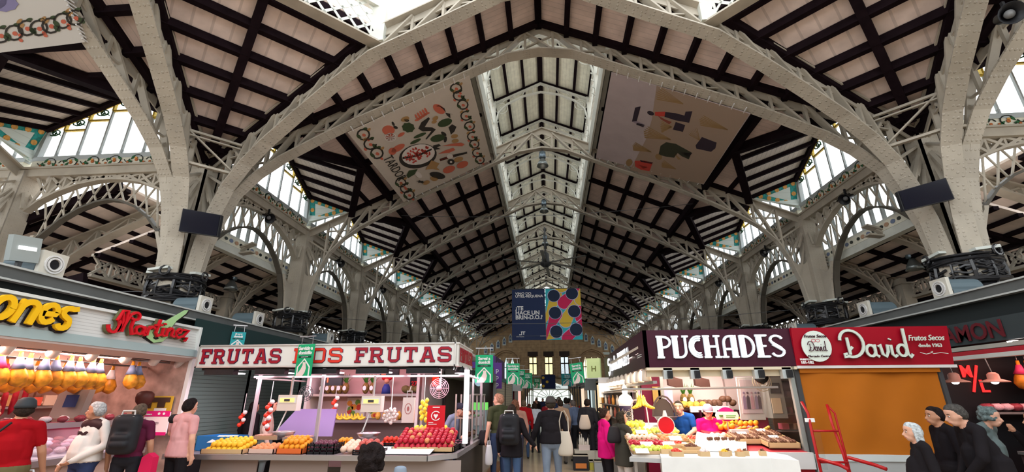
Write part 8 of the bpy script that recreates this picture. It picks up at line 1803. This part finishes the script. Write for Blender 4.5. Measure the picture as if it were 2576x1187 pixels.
pr, pw, hd, en = person((-5.32,6.75,0), R_(-12), 1.67, 'dark-haired woman in a pink cardigan over black, seen from behind', (.60,.30,.30), (.015,.013,.015), skin=0, sleeve='short', hair=(.015,.01,.01), style='short', fat=1.0, ra=((.24,-.04,1.14),(.23,.02,.9)), la=((-.27,.03,1.2),(-.20,.22,1.12)), coat=.90)
m = MB(); capsule(m,(-.10,.02,1.36),(-.20,-.03,1.38),.078,.072); capsule(m,(-.12,.05,1.3),(-.16,.06,1.1),.08,.06); ym = remesh(m,'black_top',.013,3); ym.materials.append(mat('cloth_black',(.012,.01,.012),.8)); yo = bpy.data.objects.new('black_top', ym); COL.objects.link(yo); yo.parent = pr
person((-7.65,6.05,0), R_(-70), 1.62, 'vendor with curly reddish hair and glasses behind the ham counter', (.05,.12,.20), (.03,.03,.04), hair=(.14,.03,.02), style='curly', la=((-.24,.08,1.15),(-.15,.28,1.1)))
pr = person((-6.05,9.45,0), R_(-20), 1.60, 'woman with dark hair in a black jacket before the grey green shutters', (.02,.013,.013), (.02,.015,.015), hair=(.02,.01,.008), style='long', vox=.016)[0]
person((-5.62,9.35,0), R_(-60), 1.63, 'woman with long dark hair in a beige top and grey skirt by the shutters', (.50,.40,.34), (.10,.14,.14), hair=(.025,.015,.012), style='long', vox=.016, skirt=.55)
red_string(-5.95,9.0,1.40,6,'pink garlic net at the left edge of the fruit stall, before the women')
# --- aisle
person((.03,8.7,0), 0, 1.66, 'man in a black jumper and flat cap walking away down the aisle, pale jeans', (.012,.012,.016), (.17,.21,.27), skin=0, hair=(.04,.03,.02), stride=.12, fat=1.12, cap=(.045,.038,.035), la=((-.29,-.02,1.13),(-.36,.03,.93)), ra=((.27,-.03,1.14),(.27,.08,.93)), coat=.93)
soft_bag('tote_bag', (.26,8.62,.72), 'cream cloth tote bag on the shoulder of the man in black', 'bag', .24, .38, .10, (.50,.44,.36), rz=-.3, handle=[(-.08,0,.36),(-.08,-.04,.55),(-.03,-.06,.70),(.0,.0,.72),(.05,.06,.6),(.06,.02,.36)])
person((-.66,8.5,0), R_(-5), 1.55, 'woman with dark hair in a black coat holding hands with the man in black', (.014,.012,.015), (.05,.085,.16), hair=(.03,.015,.012), style='long', stride=-.12, coat=.78, ra=((.27,-.02,1.17),(.42,.03,.98)), fat=1.05)
backpack((-.68,8.25,.92), R_(-5), 'black backpack with pale handles on the woman in the aisle', (.016,.014,.018), h=.48, w=.34)
person((-1.0,9.6,0), R_(38), 1.74, 'man in an olive T-shirt with glasses on his cropped head, by the fruit stall corner', (.045,.05,.025), (.03,.045,.09), skin=0, sleeve='short', style='short', hair=(.40,.20,.13), head=(.5,0), la=((-.24,-.02,1.13),(-.27,.02,.88)), ra=((.25,0,1.14),(.22,.12,.95)))
soft_bag('plastic_bag', (-1.17,9.42,.46), 'white carrier bag held by the man in the olive T-shirt', 'bag', .14, .34, .08, (.6,.6,.62), rz=.6, handle=[(-.03,0,.3),(-.02,0,.42),(.02,0,.42),(.03,0,.3)])
soft_bag('shoulder_bag', (-1.32,9.7,.78), 'dark bag at the hip of the man in the olive T-shirt', 'bag', .2, .26, .12, (.015,.012,.014))
person((-.72,10.2,0), R_(10), 1.62, 'brown-haired woman half hidden behind the man in olive', (.30,.16,.12), (.04,.04,.06), hair=(.16,.07,.04), style='long', vox=.016)
person((.95,8.55,0), R_(-78), 1.49, 'woman in a bright pink tunic with tied dark hair at the fruit slope', (.62,.01,.16), (.012,.012,.014), skin=1, hair=(.035,.02,.015), style='bun', fat=1.12, coat=.80, la=((-.24,.06,1.17),(-.15,.24,1.12)))
person((1.17,8.1,0), R_(-62), 1.45, 'long-haired woman in an olive jacket and white trousers at the fruit slope', (.055,.05,.04), (.55,.50,.46), skin=0, hair=(.035,.022,.018), style='long', coat=.75, la=((-.22,.12,1.2),(-.12,.34,1.1)), ra=((.22,.12,1.18),(.12,.34,1.08)), head=(-.2,.1))
soft_bag('shoulder_bag', (1.03,7.98,.98), 'black soft shoulder bag of the woman in the olive jacket', 'bag', .22, .24, .12, (.014,.015,.014), rz=.4)
soft_bag('paper_parcel', (1.36,7.95,.88), 'small coral parcel in the hands of the long-haired woman', 'parcel', .10, .16, .06, (.65,.22,.16))
person((1.0,12.9,0), R_(-15), 1.62, 'dark-haired person with a pale tote standing at the dark crates', (.018,.018,.022), (.02,.02,.025), hair=(.015,.01,.01), style='short', vox=.018)
soft_bag('tote_bag', (.90,12.72,.88), 'cream tote on the back of the dark-haired person by the crates', 'bag', .26, .34, .1, (.50,.42,.36))
person((.75,13.8,0), R_(40), 1.60, 'person in a blue-grey shirt leaning toward the dark stalls', (.09,.12,.20), (.02,.02,.03), hair=(.12,.10,.09), vox=.018, lean=.2)
person((-.75,14.2,0), R_(10), 1.58, 'person in a red jumper walking down the aisle', (.36,.01,.015), (.05,.08,.15), hair=(.18,.12,.08), vox=.018)
person((-.48,15.6,0), R_(-10), 1.50, 'person in a white T-shirt walking down the aisle', (.60,.62,.68), (.02,.02,.025), hair=(.04,.02,.015), style='long', sleeve='short', vox=.018)
person((.30,13.2,0), R_(20), 1.60, 'person in a tan coat ahead of the man in black', (.30,.20,.14), (.10,.09,.08), hair=(.03,.02,.015), coat=.8, vox=.018)
person((.52,15.2,0), R_(5), 1.65, 'person in a grey jacket beyond the tan coat', (.22,.22,.23), (.03,.03,.04), hair=(.02,.015,.012), vox=.018)
cc = random.Random(9)
for i in range(14):
    x = -1.05+2.1*cc.random(); y = 18+1.6*i; c = [(.30,.02,.03),(.05,.05,.07),(.45,.43,.42),(.04,.06,.14),(.28,.14,.10),(.02,.02,.02),(.35,.25,.2)][i % 7]
    person((x,y,0), cc.uniform(-.5,.5)+(PI if i % 5 == 0 else 0), 1.52+.16*cc.random(), 'distant shopper in a %s top deep in the aisle, %s' % (('dark red','dark grey','pale grey','navy','brown','black','beige')[i % 7], 'nearer row' if i < 7 else 'farther row'), c, (.03,.035,.05), hair=((.03,.02,.015),(.3,.28,.26))[i % 4 == 0], vox=.03, low=True, group='distant shoppers')
# --- vendors
person((2.42,9.0,0), R_(140), 1.62, 'male vendor in a blue polo shirt bending over the fruit slope', (.015,.07,.28), (.02,.02,.03), skin=0, sleeve='short', hair=(.03,.02,.015), lean=.22, la=((-.25,.08,1.2),(-.10,.35,1.10)), ra=((.25,.08,1.2),(.12,.35,1.10)), head=(.3,.1))
pr, pw, hd, en = person((2.78,8.75,0), R_(172), 1.52, 'female vendor in a magenta T-shirt with a pale cap behind the cloth table', (.60,.008,.15), (.05,.02,.03), skin=0, sleeve='short', hair=(.40,.28,.22), cap=(.40,.32,.42), fat=1.12, la=((-.25,.05,1.17),(-.08,.28,1.15)), ra=((.25,.05,1.17),(.08,.28,1.15)), head=(0,-.2))
person((-2.02,9.9,0), R_(-120), 1.58, 'vendor in a pale blue hooded top and dark cap inside the fruit stall', (.25,.30,.42), (.03,.04,.08), hair=(.02,.02,.03), cap=(.02,.02,.035), lean=.35, vox=.016)
# --- right foreground
pr, pw, hd, en = person((4.02,5.75,0), R_(70), 1.40, 'white-haired woman in a black coat in front of the orange curtain', (.013,.012,.016), (.02,.02,.025), hair=(.50,.54,.56), style='bob', fat=1.15, coat=.75, head=(.1,0))
person((4.72,5.75,0), R_(75), 1.62, 'man with cropped grey hair in a black jacket leaning forward', (.012,.012,.016), (.02,.02,.03), skin=0, hair=(.07,.065,.06), fat=1.18, lean=.28, la=((-.24,.12,1.15),(-.12,.3,1.0)), ra=((.28,.02,1.15),(.22,.2,.98)), coat=.85, head=(0,-.15))
person((4.82,6.45,0), R_(80), 1.55, 'dark-haired person in black behind the cropped-haired man', (.012,.010,.012), (.02,.02,.02), skin=1, hair=(.015,.01,.008), style='short')
person((5.42,6.75,0), R_(-150), 1.58, 'person in a grey-green hooded coat before the black meat stall', (.13,.17,.17), (.06,.07,.08), hair=(.13,.17,.17), style='curly', fat=1.4, lean=.35, face=False)
person((5.55,6.0,0), R_(60), 1.52, 'dark-haired woman in a black top at the right edge', (.012,.010,.012), (.18,.22,.28), skin=1, hair=(.012,.01,.01), style='long', ra=((.22,.12,1.25),(.10,.22,1.42)))
# --- nearest head
person((-1.09,3.0,0), R_(10), 1.40, 'nearest person, dark curly hair with a top knot, lower edge of the view', (.012,.010,.012), (.02,.02,.02), skin=1, hair=(.012,.008,.007), style='curly', fat=1.1, face=False)
soft_bag('plastic_bag', (-.90,3.0,1.06), 'thin pale bag with blue contents at the shoulder of the nearest person', 'bag', .10, .22, .09, (.20,.24,.30))
m = MB(); capsule(m,(-.02,0,1.47*1.4/1.7+.09),(.03,-.02,1.47*1.4/1.7+.12),.03,.022); hk_ = m.build('top_knot', mat('hair_010000',(.012,.008,.007)), None, True, loc=(-1.05,2.97,0)); tag(hk_,'dark hair knot above the curly head in the foreground','hair knot')
